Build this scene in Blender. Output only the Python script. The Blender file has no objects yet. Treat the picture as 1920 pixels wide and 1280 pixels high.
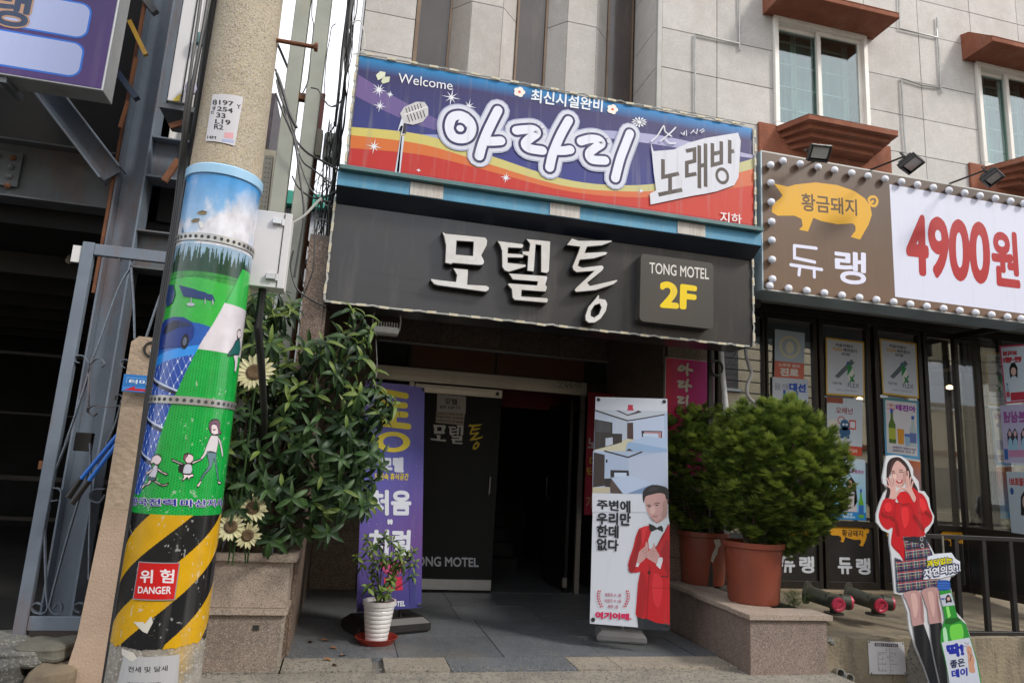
import bpy, math, random
from mathutils import Vector, Matrix, noise
from mathutils.geometry import tessellate_polygon
R=math.radians; random.seed(7)
S=bpy.context.scene; COL=S.collection
# ---------------------------------------------------------------- camera, sky, sun
cd=bpy.data.cameras.new('camera'); cam=bpy.data.objects.new('camera',cd); COL.objects.link(cam)
cd.sensor_width=36; cd.lens=23.94; cd.clip_start=.05; cd.clip_end=600
cam.matrix_world=Matrix(((.971,-.097,-.220,0),(-.234,-.169,-.958,0),(.056,.981,-.186,1.3),(0,0,0,1)))
S.camera=cam
W=bpy.data.worlds.new('World'); S.world=W; W.use_nodes=True
SUN_EL,SUN_AZ=R(40),R(50)            # azimuth measured from straight behind the camera towards +X
nt=W.node_tree; nt.nodes.clear()
sky=nt.nodes.new('ShaderNodeTexSky'); sky.sky_type='NISHITA'; sky.sun_disc=False
sky.sun_elevation=SUN_EL; sky.sun_rotation=math.pi-SUN_AZ; sky.dust_density=2.5; sky.air_density=1.2
mix=nt.nodes.new('ShaderNodeMixRGB'); mix.inputs[2].default_value=(10.5,10.7,11.2,1)
tc=nt.nodes.new('ShaderNodeTexCoord'); ns=nt.nodes.new('ShaderNodeTexNoise'); ns.inputs['Scale'].default_value=2.2; ns.inputs['Detail'].default_value=6
cr=nt.nodes.new('ShaderNodeMapRange'); cr.inputs[1].default_value=.3; cr.inputs[2].default_value=.55; cr.inputs[3].default_value=.45; cr.inputs[4].default_value=.95
bg=nt.nodes.new('ShaderNodeBackground'); bg.inputs['Strength'].default_value=.1; ow=nt.nodes.new('ShaderNodeOutputWorld')
L=nt.links.new; L(tc.outputs['Generated'],ns.inputs['Vector']); L(ns.outputs['Fac'],cr.inputs[0]); L(cr.outputs[0],mix.inputs[0])
L(sky.outputs[0],mix.inputs[1]); L(mix.outputs[0],bg.inputs['Color']); L(bg.outputs[0],ow.inputs['Surface'])
sl=bpy.data.lights.new('sun','SUN'); sl.energy=1.5; sl.angle=R(10); sl.color=(1,.95,.87)
so=bpy.data.objects.new('sun',sl); COL.objects.link(so)
sd=Vector((math.sin(SUN_AZ)*math.cos(SUN_EL),-math.cos(SUN_AZ)*math.cos(SUN_EL),math.sin(SUN_EL)))
so.rotation_euler=sd.to_track_quat('Z','Y').to_euler(); so.location=(6,-6,12)
vs=S.view_settings; vs.view_transform='Standard'; vs.look='None'; vs.exposure=.68; vs.gamma=1; vs.use_curve_mapping=False
S.cycles.use_denoising=True; S.cycles.max_bounces=7; S.cycles.transparent_max_bounces=12
# ---------------------------------------------------------------- helpers
def lin(c):
    if isinstance(c,str):
        c=[int(c[i:i+2],16)/255 for i in (0,2,4)]
        c=[x/12.92 if x<=.04045 else ((x+.055)/1.055)**2.4 for x in c]
    return (c[0],c[1],c[2],1)
def tag(o,label=None,cat=None,group=None,kind=None):
    if label: o['label']=label
    if cat: o['category']=cat
    if group: o['group']=group
    if kind: o['kind']=kind
    return o
def empty(name,loc,label=None,cat=None,group=None):
    o=bpy.data.objects.new(name,None); COL.objects.link(o); o.location=loc; o.empty_display_size=.1
    return tag(o,label,cat,group)
def adopt(o,par):
    if par is not None:
        o.parent=par
        if par.type=='EMPTY': o.matrix_parent_inverse=Matrix.Translation(-Vector(par.location))
    return o
def inst(name,me,mw,par=None):
    o=bpy.data.objects.new(name,me); COL.objects.link(o); adopt(o,par); o.matrix_basis=mw; return o
def frame(P,x,y,z):
    m=Matrix((x,y,z)).transposed().to_4x4(); m.translation=P; return m
def copy_tree(o,loc,label=None,group=None):
    c=o.copy(); COL.objects.link(c); c.location=loc
    if label: c['label']=label
    if group: c['group']=group
    for ch in o.children:
        d=ch.copy(); COL.objects.link(d); d.parent=c
        for g in ch.children:
            e=g.copy(); COL.objects.link(e); e.parent=d
    return c
MC={}
def mat(name,c1=(.1,.1,.1),c2=None,scale=6,rough=.6,metal=0,bump=0,bscale=80,speck=None,dirt=None,ovar=0,spec=.5,coat=0,emit=0,detail=5,stretch=(1,1,1),rvar=.1):
    """generic weathered surface; speck=(colour,scale,threshold), dirt=(colour,amount,scale)"""
    if name in MC: return MC[name]
    m=bpy.data.materials.new(name); MC[name]=m; m.use_nodes=True; n=m.node_tree; b=n.nodes['Principled BSDF']; l=n.links.new
    N=n.nodes.new; geo=N('ShaderNodeNewGeometry'); mp=N('ShaderNodeMapping'); mp.inputs['Scale'].default_value=stretch; l(geo.outputs['Position'],mp.inputs[0])
    no=N('ShaderNodeTexNoise'); no.inputs['Scale'].default_value=scale; no.inputs['Detail'].default_value=detail; no.inputs['Roughness'].default_value=.6; l(mp.outputs[0],no.inputs['Vector'])
    rg=N('ShaderNodeMapRange'); rg.inputs[1].default_value=.32; rg.inputs[2].default_value=.68; l(no.outputs['Fac'],rg.inputs[0])
    mx=N('ShaderNodeMixRGB'); mx.inputs[1].default_value=lin(c1); mx.inputs[2].default_value=lin(c2 or c1); l(rg.outputs[0],mx.inputs[0]); out=mx.outputs[0]
    def blend(fac,col,prev,mode='MIX'):
        q=N('ShaderNodeMixRGB'); q.blend_type=mode; l(fac,q.inputs[0]); l(prev,q.inputs[1]); q.inputs[2].default_value=lin(col); return q.outputs[0]
    for sp in (speck if isinstance(speck,list) else [speck] if speck else []):
        v=N('ShaderNodeTexVoronoi'); v.inputs['Scale'].default_value=sp[1]; l(geo.outputs['Position'],v.inputs['Vector'])
        sx=N('ShaderNodeSeparateColor'); l(v.outputs['Color'],sx.inputs[0])
        g=N('ShaderNodeMath'); g.operation='GREATER_THAN'; g.inputs[1].default_value=sp[2]; l(sx.outputs[len(sp)-3 if len(sp)>3 else 0],g.inputs[0]); out=blend(g.outputs[0],sp[0],out)
    if dirt:
        d=N('ShaderNodeTexNoise'); d.inputs['Scale'].default_value=dirt[2]; d.inputs['Detail'].default_value=8; d.inputs['Roughness'].default_value=.7
        mp2=N('ShaderNodeMapping'); mp2.inputs['Scale'].default_value=dirt[3] if len(dirt)>3 else (1,1,.35); l(geo.outputs['Position'],mp2.inputs[0]); l(mp2.outputs[0],d.inputs['Vector'])
        r2=N('ShaderNodeMapRange'); r2.inputs[1].default_value=.52; r2.inputs[2].default_value=.72; r2.inputs[4].default_value=dirt[1]; l(d.outputs['Fac'],r2.inputs[0]); out=blend(r2.outputs[0],dirt[0],out)
    if ovar:
        oi=N('ShaderNodeObjectInfo'); hv=N('ShaderNodeHueSaturation'); r3=N('ShaderNodeMapRange'); r3.inputs[3].default_value=1-ovar; r3.inputs[4].default_value=1+ovar
        l(oi.outputs['Random'],r3.inputs[0]); l(r3.outputs[0],hv.inputs['Value']); l(out,hv.inputs['Color']); out=hv.outputs[0]
    l(out,b.inputs['Base Color'])
    rr=N('ShaderNodeMapRange'); rr.inputs[3].default_value=max(0,rough-rvar); rr.inputs[4].default_value=min(1,rough+rvar); l(no.outputs['Fac'],rr.inputs[0]); l(rr.outputs[0],b.inputs['Roughness'])
    b.inputs['Metallic'].default_value=metal; b.inputs['Specular IOR Level'].default_value=spec; b.inputs['Coat Weight'].default_value=coat
    if bump:
        bn=N('ShaderNodeTexNoise'); bn.inputs['Scale'].default_value=bscale; bn.inputs['Detail'].default_value=4; l(geo.outputs['Position'],bn.inputs['Vector'])
        bu=N('ShaderNodeBump'); bu.inputs['Strength'].default_value=min(1,bump); bu.inputs['Distance'].default_value=.004*max(1,bump); l(bn.outputs['Fac'],bu.inputs['Height']); l(bu.outputs[0],b.inputs['Normal'])
    if emit: b.inputs['Emission Color'].default_value=lin(c1); b.inputs['Emission Strength'].default_value=emit
    return m
def printmat(name,rough=.45,coat=0,streak=.12,spec=.4,trans=0):
    """printed sheet: colour comes from the pigment stored on the mesh, with faint grime"""
    if name in MC: return MC[name]
    m=bpy.data.materials.new(name); MC[name]=m; m.use_nodes=True; n=m.node_tree; b=n.nodes['Principled BSDF']; l=n.links.new; N=n.nodes.new
    a=N('ShaderNodeAttribute'); a.attribute_name='pigment'; geo=N('ShaderNodeNewGeometry'); mp=N('ShaderNodeMapping'); mp.inputs['Scale'].default_value=(14,14,.9); l(geo.outputs['Position'],mp.inputs[0])
    no=N('ShaderNodeTexNoise'); no.inputs['Scale'].default_value=1.3; no.inputs['Detail'].default_value=7; l(mp.outputs[0],no.inputs['Vector'])
    r=N('ShaderNodeMapRange'); r.inputs[1].default_value=.55; r.inputs[2].default_value=.8; r.inputs[4].default_value=streak*2; l(no.outputs['Fac'],r.inputs[0])
    q=N('ShaderNodeMixRGB'); l(r.outputs[0],q.inputs[0]); l(a.outputs['Color'],q.inputs[1]); q.inputs[2].default_value=(.3,.29,.27,1)
    l(q.outputs[0],b.inputs['Base Color']); b.inputs['Roughness'].default_value=rough; b.inputs['Coat Weight'].default_value=coat; b.inputs['Specular IOR Level'].default_value=spec
    if trans: b.inputs['Alpha'].default_value=1-trans
    return m
class MB:
    def __init__(s): s.v=[]; s.f=[]; s.m=[]; s.c=[]
    def add(s,vs,fs,mi=0,col=None):
        o=len(s.v); s.v+=[tuple(p) for p in vs]
        for f in fs: s.f.append(tuple(i+o for i in f)); s.m.append(mi); s.c.append(col)
        return s
    def box(s,x0,x1,y0,y1,z0,z1,mi=0):
        return s.add([(x,y,z) for z in (z0,z1) for y in (y0,y1) for x in (x0,x1)],[(0,2,3,1),(4,5,7,6),(0,1,5,4),(2,6,7,3),(0,4,6,2),(1,3,7,5)],mi)
    def bar(s,a,b,w,h=None,up=(0,0,1),mi=0):
        a=Vector(a);b=Vector(b);h=h or w;d=(b-a).normalized();u=Vector(up)
        if abs(d.dot(u))>.98:u=Vector((0,1,0))
        x=d.cross(u).normalized()*w/2;y=x.cross(d).normalized()*h/2
        return s.add([p+i*x+j*y for p in (a,b) for i,j in ((-1,-1),(1,-1),(1,1),(-1,1))],[(0,3,2,1),(4,5,6,7),(0,1,5,4),(1,2,6,5),(2,3,7,6),(3,0,4,7)],mi)
    def prism(s,pts,e,mi=0):
        """pts: 3-D outline (planar), e: extrusion vector"""
        n=len(pts);P=[Vector(p) for p in pts];e=Vector(e);Q=[p+e for p in P]
        tr=tessellate_polygon([P])
        s.add(P+Q,[tuple(t) for t in tr]+[tuple(i+n for i in reversed(t)) for t in tr]+[(i,(i+1)%n,(i+1)%n+n,i+n) for i in range(n)],mi);return s
    def tube(s,path,r,n=8,mi=0,cap=True):
        P=[Vector(p) for p in path];k=len(P);rs=r if isinstance(r,(list,tuple)) else [r]*k;o=[];up=None
        for i in range(k):
            d=(P[min(i+1,k-1)]-P[max(i-1,0)]).normalized()
            if up is None: up=Vector((0,0,1)) if abs(d.z)<.9 else Vector((1,0,0))
            x=d.cross(up).normalized();y=x.cross(d).normalized();up=y
            for j in range(n):
                a=2*math.pi*j/n;o.append(P[i]+(x*math.cos(a)+y*math.sin(a))*rs[i])
        f=[(i*n+j,i*n+(j+1)%n,(i+1)*n+(j+1)%n,(i+1)*n+j) for i in range(k-1) for j in range(n)]
        if cap: f+=[tuple(range(n-1,-1,-1)),tuple(range((k-1)*n,k*n))]
        return s.add(o,f,mi)
    def lathe(s,c,prof,n=24,mi=0,ax=(0,0,1)):
        ax=Vector(ax).normalized();t=Vector((1,0,0)) if abs(ax.x)<.9 else Vector((0,1,0));x=ax.cross(t).normalized();y=ax.cross(x);c=Vector(c)
        o=[c+ax*h+(x*math.cos(2*math.pi*j/n)+y*math.sin(2*math.pi*j/n))*r for r,h in prof for j in range(n)];k=len(prof)
        return s.add(o,[(i*n+j,i*n+(j+1)%n,(i+1)*n+(j+1)%n,(i+1)*n+j) for i in range(k-1) for j in range(n)],mi)
    def mesh(s,name,mats):
        me=bpy.data.meshes.new(name);me.from_pydata(s.v,[],s.f)
        for m in (mats if isinstance(mats,(list,tuple)) else [mats]): me.materials.append(m)
        if any(s.m): me.polygons.foreach_set('material_index',s.m)
        if any(c is not None for c in s.c):
            at=me.attributes.new('pigment','FLOAT_COLOR','CORNER');buf=[]
            for f,c in zip(s.f,s.c):
                if c and isinstance(c[0],(tuple,list)):
                    for q in c: buf+=list(q)
                else: buf+=list(c or (.5,.5,.5,1))*len(f)
            at.data.foreach_set('color',buf)
        return me
    def build(s,name,mats,parent=None,smooth=False,bevel=0,seg=1,fixn=True):
        me=s.mesh(name,mats)
        if smooth: me.polygons.foreach_set('use_smooth',[True]*len(me.polygons))
        o=bpy.data.objects.new(name,me);COL.objects.link(o);adopt(o,parent)
        if bevel:
            b=o.modifiers.new('bevel','BEVEL');b.width=bevel;b.segments=seg;b.limit_method='ANGLE';b.angle_limit=R(40)
        if smooth:
            try: me.set_sharp_from_angle(angle=R(40))
            except Exception: pass
        return o
def dense(p,n=6,closed=False):
    k=len(p);o=[]
    for i in range(k if closed else k-1):
        g=lambda j:p[j%k] if closed else p[min(max(j,0),k-1)]
        a,b,c,d=g(i-1),g(i),g(i+1),g(i+2)
        for j in range(n):
            t=j/n;o.append(tuple(.5*(2*b[q]+(c[q]-a[q])*t+(2*a[q]-5*b[q]+4*c[q]-d[q])*t*t+(3*b[q]-a[q]-3*c[q]+d[q])*t**3) for q in range(len(b))))
    if not closed:o.append(tuple(p[-1]))
    return o
GL={}
def glyphs(txt,bold,raw=False):
    k=(txt,bold,raw)
    if k in GL: return GL[k]
    cu=bpy.data.curves.new('t','FONT');cu.body=txt;cu.size=1;cu.offset=bold;cu.resolution_u=5;cu.dimensions='2D';cu.fill_mode='FRONT'
    o=bpy.data.objects.new('t',cu);COL.objects.link(o);dg=bpy.context.evaluated_depsgraph_get();dg.update()
    me=bpy.data.meshes.new_from_object(o.evaluated_get(dg));vs=[(v.co.x,v.co.y) for v in me.vertices];fs=[tuple(p.vertices) for p in me.polygons]
    bpy.data.meshes.remove(me);bpy.data.objects.remove(o);bpy.data.curves.remove(cu)
    if bold>.025:
        b0=glyphs(txt,0,True);x0,x1,y0,y1=b0
    else: x0=min(v[0] for v in vs);x1=max(v[0] for v in vs);y0=min(v[1] for v in vs);y1=max(v[1] for v in vs)
    if raw: GL[k]=(x0,x1,y0,y1);return GL[k]
    GL[k]=([((v[0]-x0)/(x1-x0),(v[1]-y0)/(y1-y0)) for v in vs],fs);return GL[k]
class Art:
    """flat print laid on a surface: map(u,v,h) -> point"""
    def __init__(s,mp,step=.0008,fine=0): step*=.42;s.mp=mp;s.b=MB();s.h=.0004;s.step=step;s.fine=fine
    def up(s,k=1): s.h+=s.step*k;return s
    def poly(s,pts,col,holes=(),h=None):
        loops=[[Vector((p[0],p[1],0)) for p in q] for q in [pts]+list(holes)];flat=[p for q in loops for p in q];tr=tessellate_polygon(loops);hh=s.h if h is None else h
        if s.fine: # keep the print on the curved surface
            T=[tuple((flat[i].x,flat[i].y) for i in t) for t in tr];C=lin(col)
            while T:
                a,b,c=T.pop();e=max(((abs(a[0]-b[0]),0),(abs(b[0]-c[0]),1),(abs(c[0]-a[0]),2)))
                if e[0]>s.fine:
                    if e[1]==1:a,b,c=b,c,a
                    elif e[1]==2:a,b,c=c,a,b
                    m=((a[0]+b[0])/2,(a[1]+b[1])/2);T+=[(a,m,c),(m,b,c)];continue
                if (b[0]-a[0])*(c[1]-a[1])-(b[1]-a[1])*(c[0]-a[0])<0:b,c=c,b
                s.b.add([s.mp(*q,hh) for q in (a,b,c)],[(0,1,2)],0,C)
            return s
        vs=[s.mp(p.x,p.y,hh) for p in flat];fs=[]
        for t in tr:
            a,b,c=(flat[i] for i in t)
            fs.append(tuple(t) if (b-a).cross(c-a).z>0 else tuple(reversed(t)))
        s.b.add(vs,fs,0,lin(col));return s
    def rect(s,u0,v0,u1,v1,col): return s.poly([(u0,v0),(u1,v0),(u1,v1),(u0,v1)],col)
    def grad(s,q,cols):
        """quad q (bl,br,tr,tl) with a colour at each corner, 8x8"""
        n=8;g=lambda i,j:tuple((q[0][k]*(1-i)+q[1][k]*i)*(1-j)+(q[3][k]*(1-i)+q[2][k]*i)*j for k in (0,1));C=[lin(c) for c in cols]
        gc=lambda i,j:tuple((C[0][k]*(1-i)+C[1][k]*i)*(1-j)+(C[3][k]*(1-i)+C[2][k]*i)*j for k in range(4))
        for a in range(n):
            for b in range(n):
                ij=[(a/n,b/n),((a+1)/n,b/n),((a+1)/n,(b+1)/n),(a/n,(b+1)/n)]
                s.b.add([s.mp(*g(*t),s.h) for t in ij],[(0,1,2,3)],0,[gc(*t) for t in ij])
        return s
    def ell(s,cx,cy,rx,ry,col,rot=0,n=20,ring=0,a0=0,a1=360):
        def E(k,q=1):
            a=R(a0+(a1-a0)*k/n);x,y=rx*q*math.cos(a),ry*q*math.sin(a);return (cx+x*math.cos(rot)-y*math.sin(rot),cy+x*math.sin(rot)+y*math.cos(rot))
        if ring:
            for k in range(n): s.b.add([s.mp(*p,s.h) for p in (E(k,1-ring),E(k),E(k+1),E(k+1,1-ring))],[(0,1,2,3)],0,lin(col))
            return s
        return s.poly([E(k) for k in range(n if a1-a0==360 else n+1)],col)
    def line(s,pts,w,col,smooth=0,closed=False,cap=True):
        p=[tuple(q[:2]) for q in pts]
        if smooth:p=dense(p,smooth,closed)
        q=[p[0]]
        for a in p[1:]:
            if math.hypot(a[0]-q[-1][0],a[1]-q[-1][1])>w*.04: q.append(a)
        p=q;k=len(p)
        if k<2:return s
        ws=w if isinstance(w,(list,tuple)) else [w]*k
        Lp=[];Rp=[]
        for i in range(k):
            a=p[i-1] if (i or closed) else p[0];b=p[i];c=p[(i+1)%k] if (i<k-1 or closed) else p[-1]
            d1=Vector((b[0]-a[0],b[1]-a[1]));d2=Vector((c[0]-b[0],c[1]-b[1]))
            if d1.length<1e-9:d1=d2
            if d2.length<1e-9:d2=d1
            d1.normalize();d2.normalize();n1=Vector((-d1.y,d1.x));n2=Vector((-d2.y,d2.x));m=n1+n2
            if m.length<.3:m=n1
            m.normalize();l=ws[i]/2/max(.55,m.dot(n1));Lp.append((b[0]+m.x*l,b[1]+m.y*l));Rp.append((b[0]-m.x*l,b[1]-m.y*l))
        C=lin(col)
        for i in range(k if closed else k-1):
            j=(i+1)%k;s.h+=2.5e-6;s.b.add([s.mp(*t,s.h) for t in (Rp[i],Rp[j],Lp[j],Lp[i])],[(0,1,2,3)],0,C)
        if cap and not closed:
            for e,o in ((0,1),(k-1,k-2)):
                a=math.atan2(p[e][1]-p[o][1],p[e][0]-p[o][0]);r=ws[e]/2
                s.b.add([s.mp(p[e][0]+r*math.cos(a-math.pi/2+math.pi*t/6),p[e][1]+r*math.sin(a-math.pi/2+math.pi*t/6),s.h) for t in range(7)],[tuple(range(7))],0,C)
        return s
    def text(s,txt,q,col,bold=0,asp=None):
        """q: quad bl,br,tr,tl or (u0,v0,u1,v1); the ink box of the text fills it"""
        if len(q)==4 and not isinstance(q[0],(tuple,list)): q=[(q[0],q[1]),(q[2],q[1]),(q[2],q[3]),(q[0],q[3])]
        vs,fs=glyphs(txt,0);C=lin(col);ex=glyphs(txt,0,True)
        if bold>.004: # heavier weight: the same ink dilated by overlaid shifted passes
            k=bold*1.25;sh=[(k*math.cos(t*math.pi/4)/(ex[1]-ex[0]),k*math.sin(t*math.pi/4)/(ex[3]-ex[2])) for t in range(8)]
        else: sh=[(0,0)]
        for dx,dy in sh:
          s.h+=3e-6
          P=[]
          for i,j in vs:
            i+=dx;j+=dy
            u=(q[0][0]*(1-i)+q[1][0]*i)*(1-j)+(q[3][0]*(1-i)+q[2][0]*i)*j;v=(q[0][1]*(1-i)+q[1][1]*i)*(1-j)+(q[3][1]*(1-i)+q[2][1]*i)*j
            P.append((u,v) if s.fine else s.mp(u,v,s.h))
          if not s.fine: s.b.add(P,fs,0,C);continue
          T=[(P[f[0]],P[f[i]],P[f[i+1]]) for f in fs for i in range(1,len(f)-1)]
          while T: # keep the ink on the curved surface
            a,b,c=T.pop();e=max(((abs(a[0]-b[0]),0),(abs(b[0]-c[0]),1),(abs(c[0]-a[0]),2)))
            if e[0]>s.fine:
                if e[1]==1:a,b,c=b,c,a
                elif e[1]==2:a,b,c=c,a,b
                m=((a[0]+b[0])/2,(a[1]+b[1])/2);T+=[(a,m,c),(m,b,c)];continue
            s.b.add([s.mp(*q_,s.h) for q_ in (a,b,c)],[(0,1,2)],0,C)
        return s
    def build(s,name,m,parent): return s.b.build(name,m,parent)
def homog(src,dst):
    import numpy as np
    A=[];B=[]
    for (x,y),(u,v) in zip(src,dst): A+=[[x,y,1,0,0,0,-u*x,-u*y],[0,0,0,x,y,1,-v*x,-v*y]];B+=[u,v]
    h=np.linalg.solve(np.array(A,float),np.array(B,float))
    def T(x,y,*_):
        w=h[6]*x+h[7]*y+1;return (float((h[0]*x+h[1]*y+h[2])/w),float((h[3]*x+h[4]*y+h[5])/w))
    return T
def XZ(y): return lambda u,v,h:(u,y-h,v)           # print on a wall that faces the street
def PLN(O,u,v):
    O=Vector(O);u=Vector(u);v=Vector(v);n=u.cross(v).normalized();return lambda a,b,h:tuple(O+u*a+v*b+n*h)
def quad4(p): # px-traced tl,tr,br,bl -> bl,br,tr,tl
    return [p[3],p[2],p[1],p[0]]

# ---------------------------------------------------------------- materials of the place
m_tile=mat('pale_granite',(.535,.51,.485),(.47,.448,.425),9,.75,speck=[((.40,.37,.345),260,.78),((.56,.53,.5),210,.8,1,0)][:1],dirt=((.25,.2,.16),.35,1.1),ovar=.08,bump=.3,bscale=160)
m_joint=mat('joint_mortar',(.16,.145,.13),(.12,.11,.1),8,.9)
m_brown=mat('brown_granite',(.13,.088,.066),(.09,.06,.046),14,.45,speck=((.25,.19,.15),190,.72),ovar=.08,bump=.1)
m_pink=mat('pink_granite',(.37,.295,.24),(.30,.235,.19),10,.55,speck=[((.17,.135,.115),210,.8),((.45,.38,.32),230,.82)],dirt=((.12,.095,.07),.45,2.2),ovar=.06,bump=.15)
m_paver=mat('dark_paving',(.115,.122,.13),(.078,.084,.09),3,.42,speck=((.2,.21,.23),170,.8),dirt=((.20,.18,.145),.7,1.1,(1,1,1)),ovar=.16,bump=.35)
m_beige=mat('beige_paving',(.33,.29,.23),(.25,.22,.175),5,.7,speck=((.16,.14,.12),160,.75),dirt=((.13,.12,.1),.5,2,(1,1,1)),ovar=.06,bump=.3)
m_conc=mat('old_concrete',(.27,.245,.2),(.18,.165,.14),4,.9,speck=((.1,.095,.085),90,.85),dirt=((.08,.075,.06),.7,1.8,(1,1,1)),bump=1.6,bscale=40)
m_stain=mat('stained_concrete',(.30,.25,.17),(.2,.165,.115),3,.92,dirt=((.045,.04,.032),.95,2.6,(1.6,1,.32)),bump=1.8,bscale=45)
m_terr=mat('terrace_screed',(.25,.205,.14),(.17,.14,.1),3,.9,dirt=((.08,.07,.05),.8,2,(.6,3,1)),bump=1.2,bscale=30)
m_asph=mat('asphalt',(.06,.06,.06),(.045,.045,.045),9,.9,bump=1,bscale=120)
m_blk=mat('black_powder_coat',(.012,.011,.011),(.02,.018,.017),5,.38,bump=.05)
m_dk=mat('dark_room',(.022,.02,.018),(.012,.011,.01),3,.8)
m_steel=mat('brushed_steel',(.60,.57,.53),(.48,.45,.42),3,.34,metal=.9,stretch=(.5,8,8),dirt=((.2,.16,.12),.4,1.5))
m_alu=mat('aluminium',(.6,.6,.6),(.5,.5,.5),5,.35,metal=.8)
m_white=mat('white_paint',(.72,.71,.69),(.62,.61,.6),5,.5,dirt=((.3,.26,.2),.35,2))
m_whf=mat('white_window_frame',(.78,.75,.7),(.7,.66,.6),4,.45,dirt=((.4,.33,.25),.3,3))
m_stucco=mat('brown_stucco',(.27,.09,.045),(.2,.065,.035),6,.9,bump=1.5,bscale=70,dirt=((.36,.2,.14),.5,3))
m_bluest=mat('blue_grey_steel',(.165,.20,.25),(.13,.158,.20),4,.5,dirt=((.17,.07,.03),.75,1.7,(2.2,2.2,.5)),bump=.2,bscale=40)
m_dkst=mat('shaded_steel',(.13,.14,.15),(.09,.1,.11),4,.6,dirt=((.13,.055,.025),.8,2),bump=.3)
m_rust=mat('rusty_steel',(.2,.075,.03),(.11,.045,.025),8,.85,bump=.8,bscale=60)
m_glass=None
def glassmat(name,tint,refl,rough=0):
    m=bpy.data.materials.new(name);m.use_nodes=True;n=m.node_tree;n.nodes.clear();N=n.nodes.new;l=n.links.new
    t=N('ShaderNodeBsdfTransparent');t.inputs[0].default_value=tint+(1,);g=N('ShaderNodeBsdfGlossy');g.inputs['Roughness'].default_value=rough;g.inputs[0].default_value=(.95,.97,1,1)
    f=N('ShaderNodeLayerWeight');f.inputs[0].default_value=.5;pw=N('ShaderNodeMath');pw.operation='POWER';pw.inputs[1].default_value=3.2;l(f.outputs['Facing'],pw.inputs[0]);a=N('ShaderNodeMath');a.operation='MULTIPLY_ADD';a.inputs[1].default_value=.75;a.inputs[2].default_value=refl;a.use_clamp=True
    x=N('ShaderNodeMixShader');o=N('ShaderNodeOutputMaterial');l(pw.outputs[0],a.inputs[0]);l(a.outputs[0],x.inputs[0]);l(t.outputs[0],x.inputs[1]);l(g.outputs[0],x.inputs[2]);l(x.outputs[0],o.inputs[0]);return m
g_win=glassmat('greenish_glass',(.74,.87,.85),.12,.01)
g_shop=glassmat('shop_glass',(.72,.72,.7),.25,.0)
def struct(b,name,m,**k): return tag(b.build(name,m,**k),kind='structure')
# ---------------------------------------------------------------- ground
b=MB();b.add([(-150,-150,-.14),(150,-150,-.14),(150,150,-.14),(-150,150,-.14)],[(0,1,2,3)]);struct(b,'street',m_asph)
b=MB();b.box(-4.5,3.6,4.05,4.72,-.3,-.012);kerb=struct(b,'kerb',m_conc)
b=MB();b.box(-.9,3.5,4.72,7.6,-.3,-.03);fl=struct(b,'forecourt_floor',m_joint)
TM={}
def slab(name,x0,x1,y0,y1,z0,z1,m,par):
    k=(round(x1-x0,3),round(y1-y0,3),round(z1-z0,3),m.name)
    if k not in TM:
        b=MB();b.box(-k[0]/2,k[0]/2,-k[1]/2,k[1]/2,-k[2]/2,k[2]/2);TM[k]=b.mesh(name,m)
    return inst(name,TM[k],Matrix.Translation(((x0+x1)/2,(y0+y1)/2,(z0+z1)/2)),par)
g=.003
xs=[-.27,.32,.86,1.46,2.06,2.9]
row=0;y=5.03
for dy in (.6,.6,.6,.7):
    o=(0,.3,.12,.4)[row];X=-.27-o
    while X<2.95:
        w=.9 if row%2 else .75;x0=max(X,-.27);x1=min(X+w,2.93)
        if x1-x0>.05: slab('slab',x0+g,x1-g,y+g,y+dy-g,-.03,random.uniform(-.002,.002),m_paver,fl)
        X+=w
    y+=dy;row+=1
for x0,x1,mm in ((-.27,.30,m_conc),(0.372,0.802,m_beige),(0.802,1.675,m_paver),(1.675,2.0,m_beige),(2.0,2.9,m_beige)):
    slab('slab',x0+g,x1-g,4.73,5.03-g,-.03,0,mm,fl)
# loose concrete patch left of the pot
slab('slab',-.9,-.28,4.73,5.3,-.03,-.004,m_conc,fl)
# ---------------------------------------------------------------- motel building
MBD=empty('motel_building',(1.3,5.6,0),'pale granite clad building with tinted bay strips above the motel and karaoke signs','building')
def tileY(x0,x1,z0,z1,y,par=MBD,m=None,t=.03,gap=.004):
    return slab('tile',x0+gap,x1-gap,y,y+t,z0+gap,z1-gap,m or m_tile,par)
# main upper wall, with the two windows cut out
W1=(3.868,4.995,4.843,6.097)
W2=(6.429,7.35,4.831,6.096)
holes=[W1,W2]
zs=[3.2,3.38,3.81,4.4,4.835,5.27,5.7,6.3,6.73,7.2,7.7];xv=[2.63,3.232,3.87,4.43,5.0,5.7,6.42,7.1,7.8]
for i in range(len(xv)-1):
    for j in range(len(zs)-1):
        rs=[(xv[i],xv[i+1],zs[j],zs[j+1])]
        for h in holes:
            nr=[]
            for a,b_,c,d in rs:
                if a>=h[1] or b_<=h[0] or c>=h[3] or d<=h[2]: nr.append((a,b_,c,d));continue
                if a<h[0]: nr.append((a,h[0],c,d))
                if b_>h[1]: nr.append((h[1],b_,c,d))
                if c<h[2]: nr.append((max(a,h[0]),min(b_,h[1]),c,h[2]))
                if d>h[3]: nr.append((max(a,h[0]),min(b_,h[1]),h[3],d))
            rs=nr
        for r in rs:
            if r[1]-r[0]>.03 and r[3]-r[2]>.03: tileY(*r,5.6+random.uniform(-.001,.001))
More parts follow.
